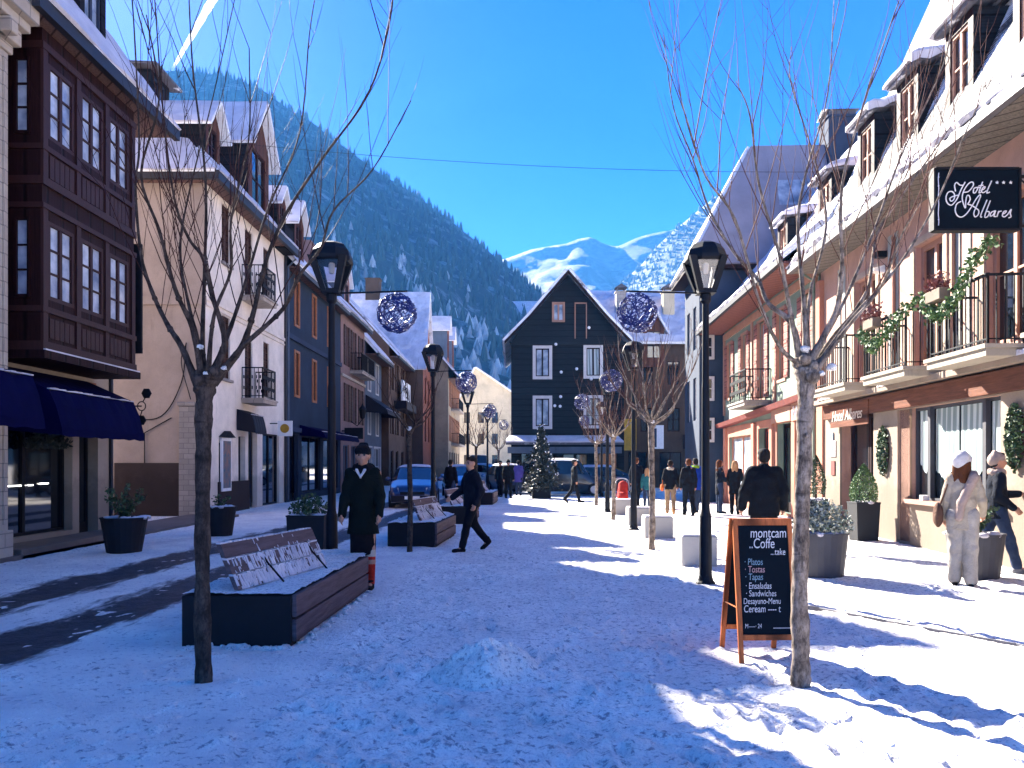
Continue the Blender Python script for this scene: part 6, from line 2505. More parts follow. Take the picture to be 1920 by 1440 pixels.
for f, nm in ((cbp, 'front_frame'), (cbq, 'rear_frame')):
    b = MB()
    plank(b, f, -.03, .055, -.01, 1.14, -.015, .02)
    plank(b, f, .945, 1.03, -.01, 1.14, -.015, .02)
    plank(b, f, .055, .945, 1.085, 1.14, -.015, .019)
    plank(b, f, .055, .945, .17, .215, -.015, .019)
    o = bev(b.build(nm, M['orangewood'], t), .004)
    b = MB()
    plank(b, f, .055, .945, .215, 1.085, -.005, .008)
    b.build('board', M['chalk'], o if False else t)
b = MB()
plank(b, cbq, -.04, -.01, .2, .42, 0, .02)
b.tube([cbp(0, .42, -.02), cbq(0, .42, .02)], .006, 5)
b.build('stay', M['orangewood'], t)
lines = [('montcam', .27, .985, .115, 'chalkwhite'), ('..Coffe', .24, .90, .115, 'chalkwhite'), ('...take', .62, .845, .075, 'chalkwhite'), ('\u00b7 Platos', .14, .765, .075, 'chalkblue'), ('\u00b7 Tostas', .14, .705, .075, 'chalkpink'),
         ('\u00b7 Tapas', .14, .645, .075, 'chalkblue'), ('\u00b7 Ensaladas', .14, .575, .072, 'chalkwhite'), ('\u00b7 Sandwiches', .14, .515, .070, 'chalkwhite'), ('Desayuno-Menu', .09, .455, .067, 'chalkwhite'), ('Ceream ---- t', .09, .39, .080, 'chalkwhite'),
         ('M-----\u00b7 24', .1, .265, .05, 'chalkwhite')]
for s_, sx, hz_, sz, m_ in lines:
    wd = cb1 - cb0
    text(s_, sz, M[m_], t, lambda x, y, z, sx=sx, hz_=hz_: cbp(sx + x * .70 / wd, hz_ + y, .0095 + z * .3), 'lettering', shear=.12, ext=.001)
b = MB()
plank(b, cbp, .6, .92, .262, .267, .008, .0095)
b.build('underline', M['chalkwhite'], t)

# ------------------------------------------------------------------ decorated fir in a box
p = Vector((W(1015, 0, 36).x, 36.2, 0))
t = thing('christmas_tree', 'dark decorated fir tree with pale ornaments in front of the black gable house', 'christmas tree', p)
b = MB()
rs = random.Random(77)
H_ = 3.25
for lvl in range(30):
    z = .45 + (H_ - .5) * lvl / 30
    R0 = .95 * (1 - lvl / 31) ** .9
    for k in range(int(14 - lvl * .25)):
        a = rs.uniform(0, 6.283)
        L_ = R0 * rs.uniform(.75, 1.1)
        for j in range(10):
            q = (j + 1) / 10
            pt = p + Vector((math.cos(a) * L_ * q, math.sin(a) * L_ * q, z + .25 * (1 - q) - .1 * q + rs.gauss(0, .03)))
            b.leaf(pt + Vector((rs.gauss(0, .05), rs.gauss(0, .05), 0)), rs.uniform(.09, .17), rs)
b.build('foliage', M['fir'], t, recalc=False)
b = MB()
b.tube([p, p + Vector((0, 0, H_))], [.07, .01])
b.build('trunk', M['bark'], t)
b = MB()
b.box(p.x - .42, p.x + .42, p.y - .42, p.y + .42, -.05, .5)
bev(b.build('tree_box', M['benchblack'], t), .02)
b = MB()
for i in range(32):
    z = rs.uniform(.6, H_ - .1)
    R0 = .98 * (1 - (z - .45) / H_)
    a = rs.uniform(0, 6.283)
    b.ball(p + Vector((math.cos(a) * R0, math.sin(a) * R0, z)), rs.uniform(.02, .035), 6, 4)
b.build('ornaments', [M['ballwhite']], t)
b = MB()
b.tube([p + Vector((-.05, -.05, H_ - .02)), p + Vector((.16, -.05, H_ + .1))], .02, 5)
b.build('tree_top', M['ballwhite'], t)
# ------------------------------------------------------------------ people: bodies and clothes grown as smooth distance fields
def sdf_mesh(prims, res, k=.03, clip=None, rough=0):
    pts = []
    for p in prims:
        if p[0] == 'c':
            m = max(p[3], p[4])
            pts += [np.minimum(p[1], p[2]) - m, np.maximum(p[1], p[2]) + m]
        else:
            pts += [p[1] - p[2], p[1] + p[2]]
    lo = np.min(pts, 0) - 3 * res - .02
    hi = np.max(pts, 0) + 3 * res + .02
    n = np.ceil((hi - lo) / res).astype(int) + 1
    ax = [lo[i] + res * np.arange(n[i]) for i in range(3)]
    D = np.full(n, 1.0)
    mg = k + 3 * res
    for p in prims:
        neg = False
        if p[0] == 'c':
            m = max(p[3], p[4]) + mg
            a, b = np.minimum(p[1], p[2]) - m, np.maximum(p[1], p[2]) + m
        else:
            a, b = p[1] - p[2] - mg, p[1] + p[2] + mg
        sl_ = [slice(*np.searchsorted(ax[i], (a[i], b[i]))) for i in range(3)]
        X, Y, Z = np.meshgrid(ax[0][sl_[0]], ax[1][sl_[1]], ax[2][sl_[2]], indexing='ij')
        if X.size == 0:
            continue
        if p[0] == 'c':
            sy = p[5] if len(p) > 5 else 1
            A, B_ = p[1], p[2]
            d = np.array([B_[0] - A[0], (B_[1] - A[1]), B_[2] - A[2]])
            L2 = (d * d).sum() + 1e-9
            t = np.clip(((X - A[0]) * d[0] + (Y - A[1]) * d[1] + (Z - A[2]) * d[2]) / L2, 0, 1)
            q = np.sqrt((X - A[0] - t * d[0]) ** 2 + ((Y - A[1] - t * d[1]) / sy) ** 2 + (Z - A[2] - t * d[2]) ** 2)
            f = (q - (p[3] + (p[4] - p[3]) * t)) * (sy if sy < 1 else 1)
        else:
            r = p[2]
            q = np.sqrt(((X - p[1][0]) / r[0]) ** 2 + ((Y - p[1][1]) / r[1]) ** 2 + ((Z - p[1][2]) / r[2]) ** 2)
            f = (q - 1) * min(r)
            if len(p) > 3 and p[3] == '-':
                neg = True
        O = D[sl_[0], sl_[1], sl_[2]]
        if neg:
            kk = .008
            h = np.clip(.5 - .5 * (O + f) / kk, 0, 1)
            D[sl_[0], sl_[1], sl_[2]] = O + (-f - O) * h + kk * h * (1 - h)
        else:
            kk = p[6] if len(p) > 6 and p[0] == 'c' else k
            h = np.clip(.5 + .5 * (O - f) / kk, 0, 1)
            D[sl_[0], sl_[1], sl_[2]] = O + (f - O) * h - kk * h * (1 - h)
    if rough:
        X, Y, Z = np.meshgrid(*ax, indexing='ij')
        D += rough * (np.sin(19 * X + 7 * Z + 2.5 * np.sin(11 * Z)) * np.sin(17 * Y + 9 * Z + 1) + .8 * np.sin(31 * Z + 13 * X * np.sign(X + 1e-6) + 6 * Y))
    if clip is not None:
        D = np.maximum(D, (clip - ax[2])[None, None, :])
    ins = D < 0
    c = np.zeros(np.array(n) - 1, int)
    for i in (0, 1):
        for j in (0, 1):
            for l in (0, 1):
                c += ins[i:n[0] - 1 + i, j:n[1] - 1 + j, l:n[2] - 1 + l]
    act = (c > 0) & (c < 8)
    ids = -np.ones(act.shape, int)
    ids[act] = np.arange(act.sum())
    I = np.argwhere(act)
    sm, cn = np.zeros((len(I), 3)), np.zeros(len(I))
    corner = [(i, j, l) for i in (0, 1) for j in (0, 1) for l in (0, 1)]
    for a in corner:
        for x in range(3):
            if a[x] == 1:
                continue
            b = list(a)
            b[x] = 1
            da = D[I[:, 0] + a[0], I[:, 1] + a[1], I[:, 2] + a[2]]
            db = D[I[:, 0] + b[0], I[:, 1] + b[1], I[:, 2] + b[2]]
            m = (da < 0) != (db < 0)
            t = np.where(m, da / np.where(m, da - db, 1), 0)
            q = np.tile(np.array(a, float), (len(I), 1))
            q[:, x] += t
            sm += q * m[:, None]
            cn += m
    V = lo + (I + sm / cn[:, None]) * res
    Fs = []
    for x in range(3):
        u, v = (x + 1) % 3, (x + 2) % 3
        s0, s1 = [slice(None)] * 3, [slice(None)] * 3
        s0[x], s1[x] = slice(0, -1), slice(1, None)
        e = np.argwhere(ins[tuple(s0)] != ins[tuple(s1)])
        e = e[(e[:, u] > 0) & (e[:, v] > 0) & (e[:, u] < n[u] - 1) & (e[:, v] < n[v] - 1)]
        fl = ins[tuple(s0)][e[:, 0], e[:, 1], e[:, 2]]
        def cell(du, dv):
            q = e.copy()
            q[:, u] -= du
            q[:, v] -= dv
            return ids[q[:, 0], q[:, 1], q[:, 2]]
        f = np.stack([cell(1, 1), cell(0, 1), cell(0, 0), cell(1, 0)], 1)
        f[~fl] = f[~fl][:, ::-1]
        Fs.append(f)
    return V, np.concatenate(Fs)


def sdf_obj(name, prims, res, m, parent, T, k=.03, clip=None, rough=0):
    V, Fc = sdf_mesh(prims, res, k, clip, rough)
    b = MB()
    b.v = [tuple(T @ Vector(v)) for v in V]
    b.f = [tuple(int(i) for i in f) for f in Fc]
    b.m = [0] * len(b.f)
    return b.build(name, m, parent, smooth=True, recalc=False)


def v3(*a):
    return np.array(a, float)


def person(label, x, y, yaw, H=1.74, res=.02, thigh=(0, 0), knee=(0, 0), arm=(0, 0), elbow=(12, 12), abd=(8, 8), head_yaw=0, head_tilt=0, lean=0, jacket=None, jlen=.80, jfat=.035, trousers=None, tfat=.018,
           wide=1.0, shoes=None, hat=None, hatm=None, hair=None, hairm=None, scarf=None, extra=None, group=None, hem_flare=.0, tlen=.05, hood=None, detail=False):
    "yaw 0 faces the camera; angles in degrees, forward swing positive"
    t = thing('person', label, 'person', (x, y, 0), group)
    s = H / 1.74
    z0 = float(gh(x, y))
    T = Matrix.Translation((x, y, z0)) @ Matrix.Rotation(R(yaw), 4, 'Z') @ Matrix.Scale(s, 4)
    hipz = .93
    legs = []
    for i, sg in enumerate((1, -1)):
        hp = v3(.085 * sg * wide, 0, hipz)
        a = R(thigh[i])
        kn = hp + .44 * v3(.02 * sg, -math.sin(a), -math.cos(a))
        b = a - R(knee[i])
        an = kn + .42 * v3(.01 * sg, -math.sin(b), -math.cos(b))
        legs.append([hp, kn, an, b])
    low = min(l[2][2] for l in legs) - .075
    for l in legs:
        for j in range(3):
            l[j] = l[j] - v3(0, 0, low)
    dz = -low
    ln = R(lean)

    def up(px, py, pz):
        h = pz - hipz
        return v3(px, py - math.sin(ln) * h, hipz + h * math.cos(ln) + dz)
    sh = .168 * wide
    arms = []
    for i, sg in enumerate((1, -1)):
        so = up(sh * sg, 0, 1.42)
        a, q = R(arm[i]), R(abd[i])
        el = so + .29 * v3(sg * math.sin(q), -math.sin(a) * math.cos(q), -math.cos(a) * math.cos(q))
        b = a + R(elbow[i])
        wr = el + .25 * v3(sg * math.sin(q) * .4, -math.sin(b), -math.cos(b))
        hd = v3(sg * math.sin(q) * .2, -math.sin(b), -math.cos(b))
        hd = hd / np.linalg.norm(hd)
        arms.append((so, el, wr, hd, sg))
    hc = up(0, -.02, 1.625)
    body = []
    for hp, kn, an, b in legs:
        body += [('c', hp, kn, .085, .055), ('c', kn, kn + (an - kn) * .35, .055, .058), ('c', kn + (an - kn) * .35, an, .058, .038), ('c', an, an + (v3(0, -.64, -.77) if b < -.35 else v3(0, -.95, -.33)) * .13, .034, .026)]
    body += [('c', up(0, 0, .93), up(0, 0, 1.08), .135 * wide, .12 * wide, .75), ('c', up(0, 0, 1.1), up(0, .0, 1.34), .125 * wide, .145 * wide, .68), ('c', up(-sh + .03, 0, 1.42), up(sh - .03, 0, 1.42), .06, .06),
             ('c', up(0, .01, 1.4), hc - v3(0, -.005, .06), .06, .052)]
    for so, el, wr, hd, sg in arms:
        body += [('c', so, el, .052, .04), ('c', el, wr, .042, .028)]
        fr = res <= .014
        palm = wr + hd * .05
        side = v3(0, 1, 0) - hd * hd[1]
        side = side / np.linalg.norm(side)
        inw = v3(-sg, 0, 0)
        body.append(('c', wr, wr + hd * .08, .026, .032, 1, .02))
        for f_ in range(4):
            o_ = side * (-.030 + .020 * f_)
            a0 = wr + hd * .085 + o_
            L1 = (.036, .041, .038, .029)[f_]
            a1 = a0 + hd * L1 + inw * .008
            a2 = a1 + (hd * .75 + inw * .66) * L1 * .8
            rr_ = .0095 if fr else .012
            body += [('c', a0, a1, rr_, rr_ * .95, 1, .004), ('c', a1, a2, rr_ * .95, rr_ * .8, 1, .004)]
        th = wr + hd * .03 - side * .03
        body += [('c', th, th + hd * .04 - side * .022 + inw * .01, .013, .010, 1, .008)]
    # head with face, turned on the neck
    cy_, sy_ = math.cos(R(head_yaw)), math.sin(R(head_yaw))
    ct_, st_ = math.cos(R(head_tilt)), math.sin(R(head_tilt))

    def hp_(px, py, pz):
        py, pz = py * ct_ + pz * -st_ * 1, pz * ct_ + py * st_
        return hc + v3(px * cy_ - py * sy_, px * sy_ + py * cy_, pz)
    body += [('e', hp_(0, .015, .03), v3(.076, .094, .095)), ('c', hp_(0, -.02, -.01), hp_(0, -.045, -.075), .062, .034), ('c', hp_(0, -.088, .015), hp_(0, -.104, -.022), .010, .015, 1, .012),
             ('c', hp_(-.05, -.06, -.005), hp_(-.02, -.072, -.04), .02, .02), ('c', hp_(.05, -.06, -.005), hp_(.02, -.072, -.04), .02, .02), ('c', hp_(-.022, -.078, -.058), hp_(.022, -.078, -.058), .009, .009, 1, .01),
             ('e', hp_(-.08, .01, .0), v3(.012, .022, .034)), ('e', hp_(.08, .01, .0), v3(.012, .022, .034)),
             ('e', hp_(-.032, -.094, .012), v3(.017, .014, .010), '-'), ('e', hp_(.032, -.094, .012), v3(.017, .014, .010), '-'), ('e', hp_(0, -.094, -.066), v3(.02, .01, .0035), '-')]
    sdf_obj('body', body, res, M['skin'], t, T, .028)
    e = MB()
    for sx in (-1, 1):
        c_ = hp_(sx * .032, -.077, .012)
        e.ball(tuple(T @ Vector(c_)), .012 * s, 8, 5)
        c2 = [hp_(sx * (.032 + q), -.087, .033 - abs(q) * .3) for q in (-.02, 0, .02)]
        e.tube([tuple(T @ Vector(q)) for q in c2], .0045 * s, 5)
    e.build('eyes', M['tread'], t)
    if trousers:
        q = []
        for hp, kn, an, b in legs:
            an2 = kn + (an - kn) * (1 - tlen)
            q += [('c', hp, kn, .085 + tfat, .058 + tfat), ('c', kn, an2, .058 + tfat, .046 + tfat)]
        q.append(('c', up(0, 0, .92), up(0, 0, 1.02), .135 * wide + .012, .13 * wide + .012, .78))
        sdf_obj('trousers', q, res, trousers, t, T, .02, None, .004)
    if shoes:
        q = []
        for hp, kn, an, b in legs:
            fw = v3(0, -.64, -.77) if b < -.35 else v3(0, -1, 0)
            dn = v3(0, -fw[2], fw[1]) if False else v3(0, 0, -1)
            hl = an + (v3(0, .045, .0) if b < -.35 else v3(0, .03, -.04))
            tip = an + fw * .16 + (v3(0, 0, 0) if b < -.35 else v3(0, 0, -.045))
            q += [('c', an + v3(0, 0, .05), an, .052, .05), ('c', hl, tip, .042, .038), ('c', hl - v3(0, 0, .015), tip - v3(0, 0, .012), .034, .036)]
        sdf_obj('shoes', q, min(res, .016), shoes, t, T, .02)
    if jacket:
        j_ = jfat
        q = [('c', up(0, 0, 1.1), up(0, 0, 1.30), .118 * wide + j_, .140 * wide + j_ * .8, .72), ('c', up(-sh + .05, .0, 1.40), up(sh - .05, .0, 1.40), .058 + j_ * .5, .058 + j_ * .5), ('c', up(0, .01, 1.40), up(0, .0, 1.49), .082, .068)]
        hem = min(jlen, 1.0)
        q.append(('c', up(0, 0, 1.12), up(0, 0, hem - .12), .120 * wide + j_, .140 * wide + j_ + hem_flare, .76))
        for so, el, wr, hd, sg in arms:
            q += [('c', so - v3(sg * .015, 0, .01), el, .050 + j_ * .55, .043 + j_ * .6), ('c', el, wr, .045 + j_ * .6, .036 + j_ * .4)]
        if hood:
            q.append(('c', up(-.07, .085, 1.47), up(.07, .085, 1.47), .07, .07))
        sdf_obj('jacket', q, res, jacket, t, T, .025, hem + dz, .005)
        if detail:
            b = MB()
            b.tube([tuple(T @ Vector(up(0, -(.15 * wide + jfat) * .80 - .012 + .02 * abs(z - 1.2), z))) for z in np.linspace(max(jlen, .75), 1.4, 9)], .006, 4)
            b.build('front_seam', M['tread'], t)
    if hat == 'beanie':
        q = [('e', hp_(0, .018, .055), v3(.094, .110, .094)), ('c', hp_(-.05, -.03, .065), hp_(.05, -.03, .065), .045, .045), ('e', hp_(0, .06, .02), v3(.094, .085, .09)), ('c', hp_(-.03, .05, .14), hp_(.03, .05, .14), .03, .03)]
        sdf_obj('hat', q, min(res, .016), hatm, t, T, .02)
    elif hat == 'slouch':
        q = [('e', hp_(0, .035, .06), v3(.108, .125, .10)), ('e', hp_(0, .085, .02), v3(.098, .085, .10)), ('c', hp_(-.06, -.02, .04), hp_(.06, -.02, .04), .055, .055)]
        sdf_obj('hat', q, min(res, .014), hatm, t, T, .02, None, .003)
    elif hat == 'cap':
        q = [('e', hp_(0, .015, .065), v3(.088, .104, .075)), ('e', hp_(0, -.10, .055), v3(.07, .06, .012))]
        sdf_obj('hat', q, min(res, .014), hatm, t, T, .012)
    elif hat == 'fur':
        q = [('e', hp_(0, .015, .075), v3(.105, .122, .085)), ('e', hp_(-.085, .01, .02), v3(.03, .06, .07)), ('e', hp_(.085, .01, .02), v3(.03, .06, .07)), ('e', hp_(0, -.085, .085), v3(.075, .03, .035))]
        sdf_obj('hat', q, min(res, .014), hatm, t, T, .02)
    if hair == 'short':
        q = [('e', hp_(0, .03, .05), v3(.086, .098, .088)), ('e', hp_(0, .05, .0), v3(.08, .075, .08)), ('c', hp_(-.04, -.045, .105), hp_(.04, -.045, .105), .03, .03)]
        sdf_obj('hair', q, min(res, .016), hairm, t, T, .02)
    elif hair == 'long':
        q = [('e', hp_(0, .03, .03), v3(.092, .10, .10)), ('c', hp_(-.03, .06, .0), hp_(-.05, .085, -.24), .07, .05), ('c', hp_(.03, .06, .0), hp_(.05, .085, -.24), .07, .05), ('c', hp_(-.08, .0, .0), hp_(-.10, .03, -.18), .03, .025), ('c', hp_(.08, .0, .0), hp_(.10, .03, -.18), .03, .025)]
        sdf_obj('hair', q, min(res, .016), hairm, t, T, .02)
    if scarf:
        q = []
        for i in range(10):
            a0, a1 = 2 * math.pi * i / 10, 2 * math.pi * (i + 1) / 10
            q.append(('c', up(.085 * math.sin(a0), .08 * math.cos(a0) + .0, 1.475 + .015 * math.cos(3 * a0)), up(.085 * math.sin(a1), .08 * math.cos(a1), 1.475 + .015 * math.cos(3 * a1)), .042, .042))
        sdf_obj('scarf', q, min(res, .016), scarf, t, T, .02)
    for nm, m_, prims in (extra(up, hp_, legs, arms) if extra else []):
        sdf_obj(nm, prims, min(res, .016), m_, t, T, .015, (.43 + dz) if nm == 'skirt' else None)
    return t, T, up


cl = lambda n, c, **k: mat('cloth_' + n, c, .85, .3, 6, bs=9, bstr=.8, bdist=.05, spec=.08, **k)
K = {'coat': cl('dark_green', (.006, .010, .009)), 'navy': cl('navy', (.008, .010, .018)), 'black': cl('black', (.007, .008, .012)), 'skirt': cl('skirt', (.010, .008, .010)), 'cream': cl('cream', (.37, .32, .26)),
     'creamtr': cl('cream_trousers', (.36, .33, .30)), 'white': cl('white_knit', (.56, .54, .57)), 'tan': cl('tan', (.28, .19, .12)), 'tanboot': cl('tan_boot', (.40, .20, .08)), 'red': cl('red', (.45, .03, .018)),
     'orange': cl('orange', (.60, .14, .04)), 'blue': cl('royal_blue', (.012, .045, .36)), 'jeans': cl('jeans', (.03, .045, .09)), 'teal': cl('teal', (.02, .11, .13)), 'grey': cl('grey', (.16, .16, .18)),
     'hairbrown': cl('brown_hair', (.10, .035, .015)), 'hairdark': cl('dark_hair', (.018, .014, .014)), 'hairblond': cl('blond_hair', (.42, .24, .12)), 'fur': cl('pale_fur', (.50, .42, .34)), 'boot': cl('black_boot', (.010, .010, .012)),
     'bag': cl('brown_bag', (.10, .055, .04)), 'pinkgrey': cl('pink_scarf', (.34, .26, .23)), 'lime': cl('lime', (.25, .42, .03)), 'violet': cl('violet', (.10, .08, .36))}


def ex_left(up, hp_, legs, arms):
    out = []
    q = [('c', up(-.05, -.155, 1.46), up(-.0, -.168, 1.37), .020, .012), ('c', up(.05, -.155, 1.46), up(.0, -.168, 1.37), .020, .012)]
    out.append(('shirt_front', K['white'], q))
    kn = [l for l in legs]
    q = [('c', up(0, 0, .95), up(0, 0, .40), .16, .155, .8)]
    out.append(('skirt', K['skirt'], q))
    q = [('c', l[1] + (l[2] - l[1]) * .06, l[1] + (l[2] - l[1]) * .20, .066, .064) for l in kn]
    out.append(('stocking_cuff', K['fur'], q))
    q = [('c', l[1] + (l[2] - l[1]) * .20, l[1] + (l[2] - l[1]) * .97, .064, .052) for l in kn]
    out.append(('legging', K['red'], q))
    return out


person('person in long dark coat, dark hat and red leggings standing behind the near bench', -1.88, 10.1, 0, 1.80, .014, arm=(4, 4), elbow=(30, 30), abd=(8, 8), jacket=K['coat'], jlen=.68, jfat=.04, hem_flare=.015, wide=1.0,
       shoes=K['boot'], hat='beanie', hatm=K['black'], hair='short', hairm=K['hairdark'], hood=True, scarf=K['black'], extra=ex_left, thigh=(3, -2), detail=False)
person('man in dark jacket and dark trousers walking alone across the shaded snow', -.73, 14.5, -60, 1.72, .016, thigh=(20, -14), knee=(6, 26), arm=(-14, 14), elbow=(40, 45), jacket=K['navy'], jlen=.84, jfat=.05, wide=1.08, trousers=K['black'],
       shoes=K['boot'], hair='short', hairm=K['hairdark'], head_yaw=10)
person('broad man in black jacket and cap seen from behind above the chalkboard', 3.78, 12.0, 176, 1.80, .016, arm=(0, 0), elbow=(22, 22), abd=(16, 16), jacket=K['black'], jlen=.78, jfat=.07, wide=1.12, trousers=K['black'], shoes=K['boot'], hat='cap', hatm=K['black'], hair='short', hairm=K['hairdark'], thigh=(4, -4))


def ex_woman(up, hp_, legs, arms):
    q = [('c', up(.14, .02, 1.46), up(.17, -.13, 1.10), .035, .035), ('c', up(.05, -.12, 1.45), up(.10, -.15, 1.0), .04, .035)]
    return [('shawl', K['pinkgrey'], [('c', up(-.13, .11, 1.44), up(.02, .15, 1.1), .06, .06), ('c', up(.02, .15, 1.1), up(.05, .15, .9), .055, .05), ('c', up(-.12, .02, 1.47), up(-.12, .1, 1.42), .06, .06)])]


wp, WT, wup = person('woman in cream coat, wide cream trousers and white knitted hat standing by the hotel window', 5.86, 10.4, 152, 1.70, .014, arm=(6, 12), elbow=(10, 26), abd=(8, 12), jacket=K['cream'], jlen=.74, jfat=.036, hem_flare=.02, wide=.93,
       trousers=K['creamtr'], tfat=.035, tlen=.0, shoes=K['boot'], hat='slouch', hatm=K['white'], hair='long', hairm=K['hairbrown'], head_yaw=-28, extra=ex_woman, thigh=(3, -4))


def bag(label, T, c, size, m, strap):
    t = thing('shoulder_bag', label, 'bag', tuple(T @ Vector(c)))
    q = [('e', v3(*c), v3(*size)), ('c', v3(c[0], c[1], c[2] - size[2] * .4), v3(c[0], c[1], c[2] + size[2] * .4), size[0] * .9, size[0] * .8)]
    sdf_obj('pouch', q, .014, m, t, T, .03)
    b = MB()
    b.tube([tuple(T @ Vector(p)) for p in strap], .012, 5)
    b.build('strap', m, t)


bag('brown shoulder bag carried by the woman in the cream coat', WT, (.29, .02, .93), (.06, .12, .17), K['bag'], [(.27, -.05, 1.05), (.21, -.03, 1.3), (.13, 0, 1.5), (.19, .06, 1.3), (.27, .06, 1.05)])
person('man in dark jacket, jeans and pale scarf walking at the right edge by the hotel', 7.12, 11.75, 75, 1.76, .016, thigh=(-18, 18), knee=(20, 4), arm=(20, -10), elbow=(70, 60), jacket=K['navy'], jlen=.80, jfat=.045, trousers=K['jeans'], shoes=K['grey'], hat='beanie', hatm=K['pinkgrey'], scarf=K['pinkgrey'], hair='short', hairm=K['hairdark'])
g = 'people walking in the square'
w1, W1T, w1u = person('woman in black gilet with pale fur hood and tan trousers walking away', W(1257, 0, 25.3).x, 25.3, 170, 1.68, .02, thigh=(10, -12), knee=(4, 14), arm=(8, -8), elbow=(50, 30), jacket=K['black'], jlen=.80, jfat=.05, trousers=K['tan'], shoes=K['tanboot'], scarf=K['fur'], hair='short', hairm=K['hairdark'])
bag('orange handbag held by the woman in tan trousers', W1T, (.27, .05, .86), (.06, .13, .12), K['orange'], [(.25, -.04, .96), (.25, .0, 1.12), (.25, .1, .96)])
person('person in dark coat and trousers walking away beside the royal blue jacket', W(1291, 0, 24.6).x, 24.6, 178, 1.72, .02, thigh=(10, -10), knee=(4, 12), jacket=K['black'], jlen=.72, jfat=.045, trousers=K['black'], shoes=K['boot'], hair='short', hairm=K['hairbrown'])
person('person in royal blue jacket with lime collar walking away', W(1304, 0, 25.6).x, 25.6, 185, 1.74, .02, thigh=(-10, 12), knee=(12, 4), jacket=K['blue'], jlen=.74, jfat=.05, trousers=K['jeans'], shoes=K['boot'], scarf=K['lime'], hair='short', hairm=K['hairdark'])
person('slim woman in long dark coat standing nearest the mint house shopfront', W(1349, 0, 25.4).x, 25.4, 95, 1.68, .02, jacket=K['navy'], jlen=.60, jfat=.035, trousers=K['jeans'], shoes=K['boot'], hair='long', hairm=K['hairbrown'], scarf=K['grey'], arm=(10, 14), elbow=(60, 50))
person('woman in dark padded coat with blond hair talking beside the mint house', W(1378, 0, 24.9).x, 24.9, 160, 1.66, .02, jacket=K['black'], jlen=.66, jfat=.055, trousers=K['black'], shoes=K['boot'], hair='long', hairm=K['hairblond'], arm=(10, 20), elbow=(40, 70))
person('man in navy jacket standing behind the second lamp post on the right', W(1193, 0, 29.3).x, 29.3, 150, 1.78, .022, jacket=K['navy'], jlen=.78, jfat=.05, trousers=K['black'], shoes=K['boot'], hair='short', hairm=K['hairbrown'], thigh=(8, -8))
person('child in teal jacket walking beside the man in navy', W(1213, 0, 29.0).x, 29.0, 170, 1.42, .022, jacket=K['teal'], jlen=.78, jfat=.05, trousers=K['jeans'], shoes=K['boot'], hair='long', hairm=K['hairblond'], thigh=(-8, 8))
person('dark figure striding past the parked cars right of the fir tree', W(1077, 0, 32.2).x, 32.2, 90, 1.74, .024, thigh=(16, -16), knee=(4, 22), jacket=K['black'], jlen=.74, jfat=.05, trousers=K['black'], shoes=K['boot'], hair='short', hairm=K['hairdark'])
person('dark dressed figure left of the fir tree, right one of two', W(953, 0, 36.5).x, 36.5, 10, 1.72, .024, jacket=K['black'], jlen=.62, jfat=.06, trousers=K['black'], shoes=K['boot'], hat='beanie', hatm=K['black'], thigh=(6, -6))
person('dark dressed figure left of the fir tree, left one of two', W(938, 0, 38).x, 38, -20, 1.70, .024, jacket=K['navy'], jlen=.62, jfat=.06, trousers=K['black'], shoes=K['boot'], hair='short', hairm=K['hairdark'], thigh=(6, -6))
person('figure in violet jacket behind the parked cars left of the fir tree', W(972, 0, 39.5).x, 39.5, 170, 1.70, .024, jacket=K['violet'], jlen=.66, jfat=.06, trousers=K['jeans'], shoes=K['boot'], hair='short', hairm=K['hairdark'])
person('person in dark clothes walking on the road behind the walking man', W(845, 0, 30).x, 30, 160, 1.72, .024, jacket=K['black'], jlen=.7, jfat=.05, trousers=K['jeans'], shoes=K['boot'], hair='short', hairm=K['hairdark'], thigh=(10, -10))

# pushchair with red cover
p = W(1166, 0, 28.4)
t = thing('pushchair', 'pushchair with bright red cover and curved pale handle behind the grey concrete block', 'pushchair', (p.x, 28.4, 0))
b = MB()
for sx in (-.22, .22):
    b.tube([(p.x + sx, 28.2, .2), (p.x + sx, 28.5, .55), (p.x + sx, 28.75, 1.0)], .015, 6)
    b.tube([(p.x + sx, 28.75, .15), (p.x + sx, 28.4, .5)], .015, 6)
b.tube([(p.x - .22, 28.75, 1.0), (p.x - .1, 28.8, 1.06), (p.x + .1, 28.8, 1.06), (p.x + .22, 28.75, 1.0)], .016, 6)
b.tube(spline([(p.x - .24, 28.25, .62), (p.x - .2, 28.3, .98), (p.x, 28.3, 1.06), (p.x + .2, 28.3, .98), (p.x + .24, 28.25, .62)], 4), .02, 6)
b.build('frame', M['steel'], t)
sdf_obj('seat', [('c', v3(p.x, 28.25, .45), v3(p.x + .05, 28.45, .8), .19, .17), ('c', v3(p.x, 28.1, .40), v3(p.x, 28.3, .42), .18, .18)], .03, K['red'], t, Matrix.Identity(4), .05)
for sx in (-.24, .24):
    for yy in (28.18, 28.75):
        b = MB()
        b.tube([(p.x + sx - .02, yy, .12), (p.x + sx + .02, yy, .12)], .12, 12)
        b.build('wheel', M['tread'], t)

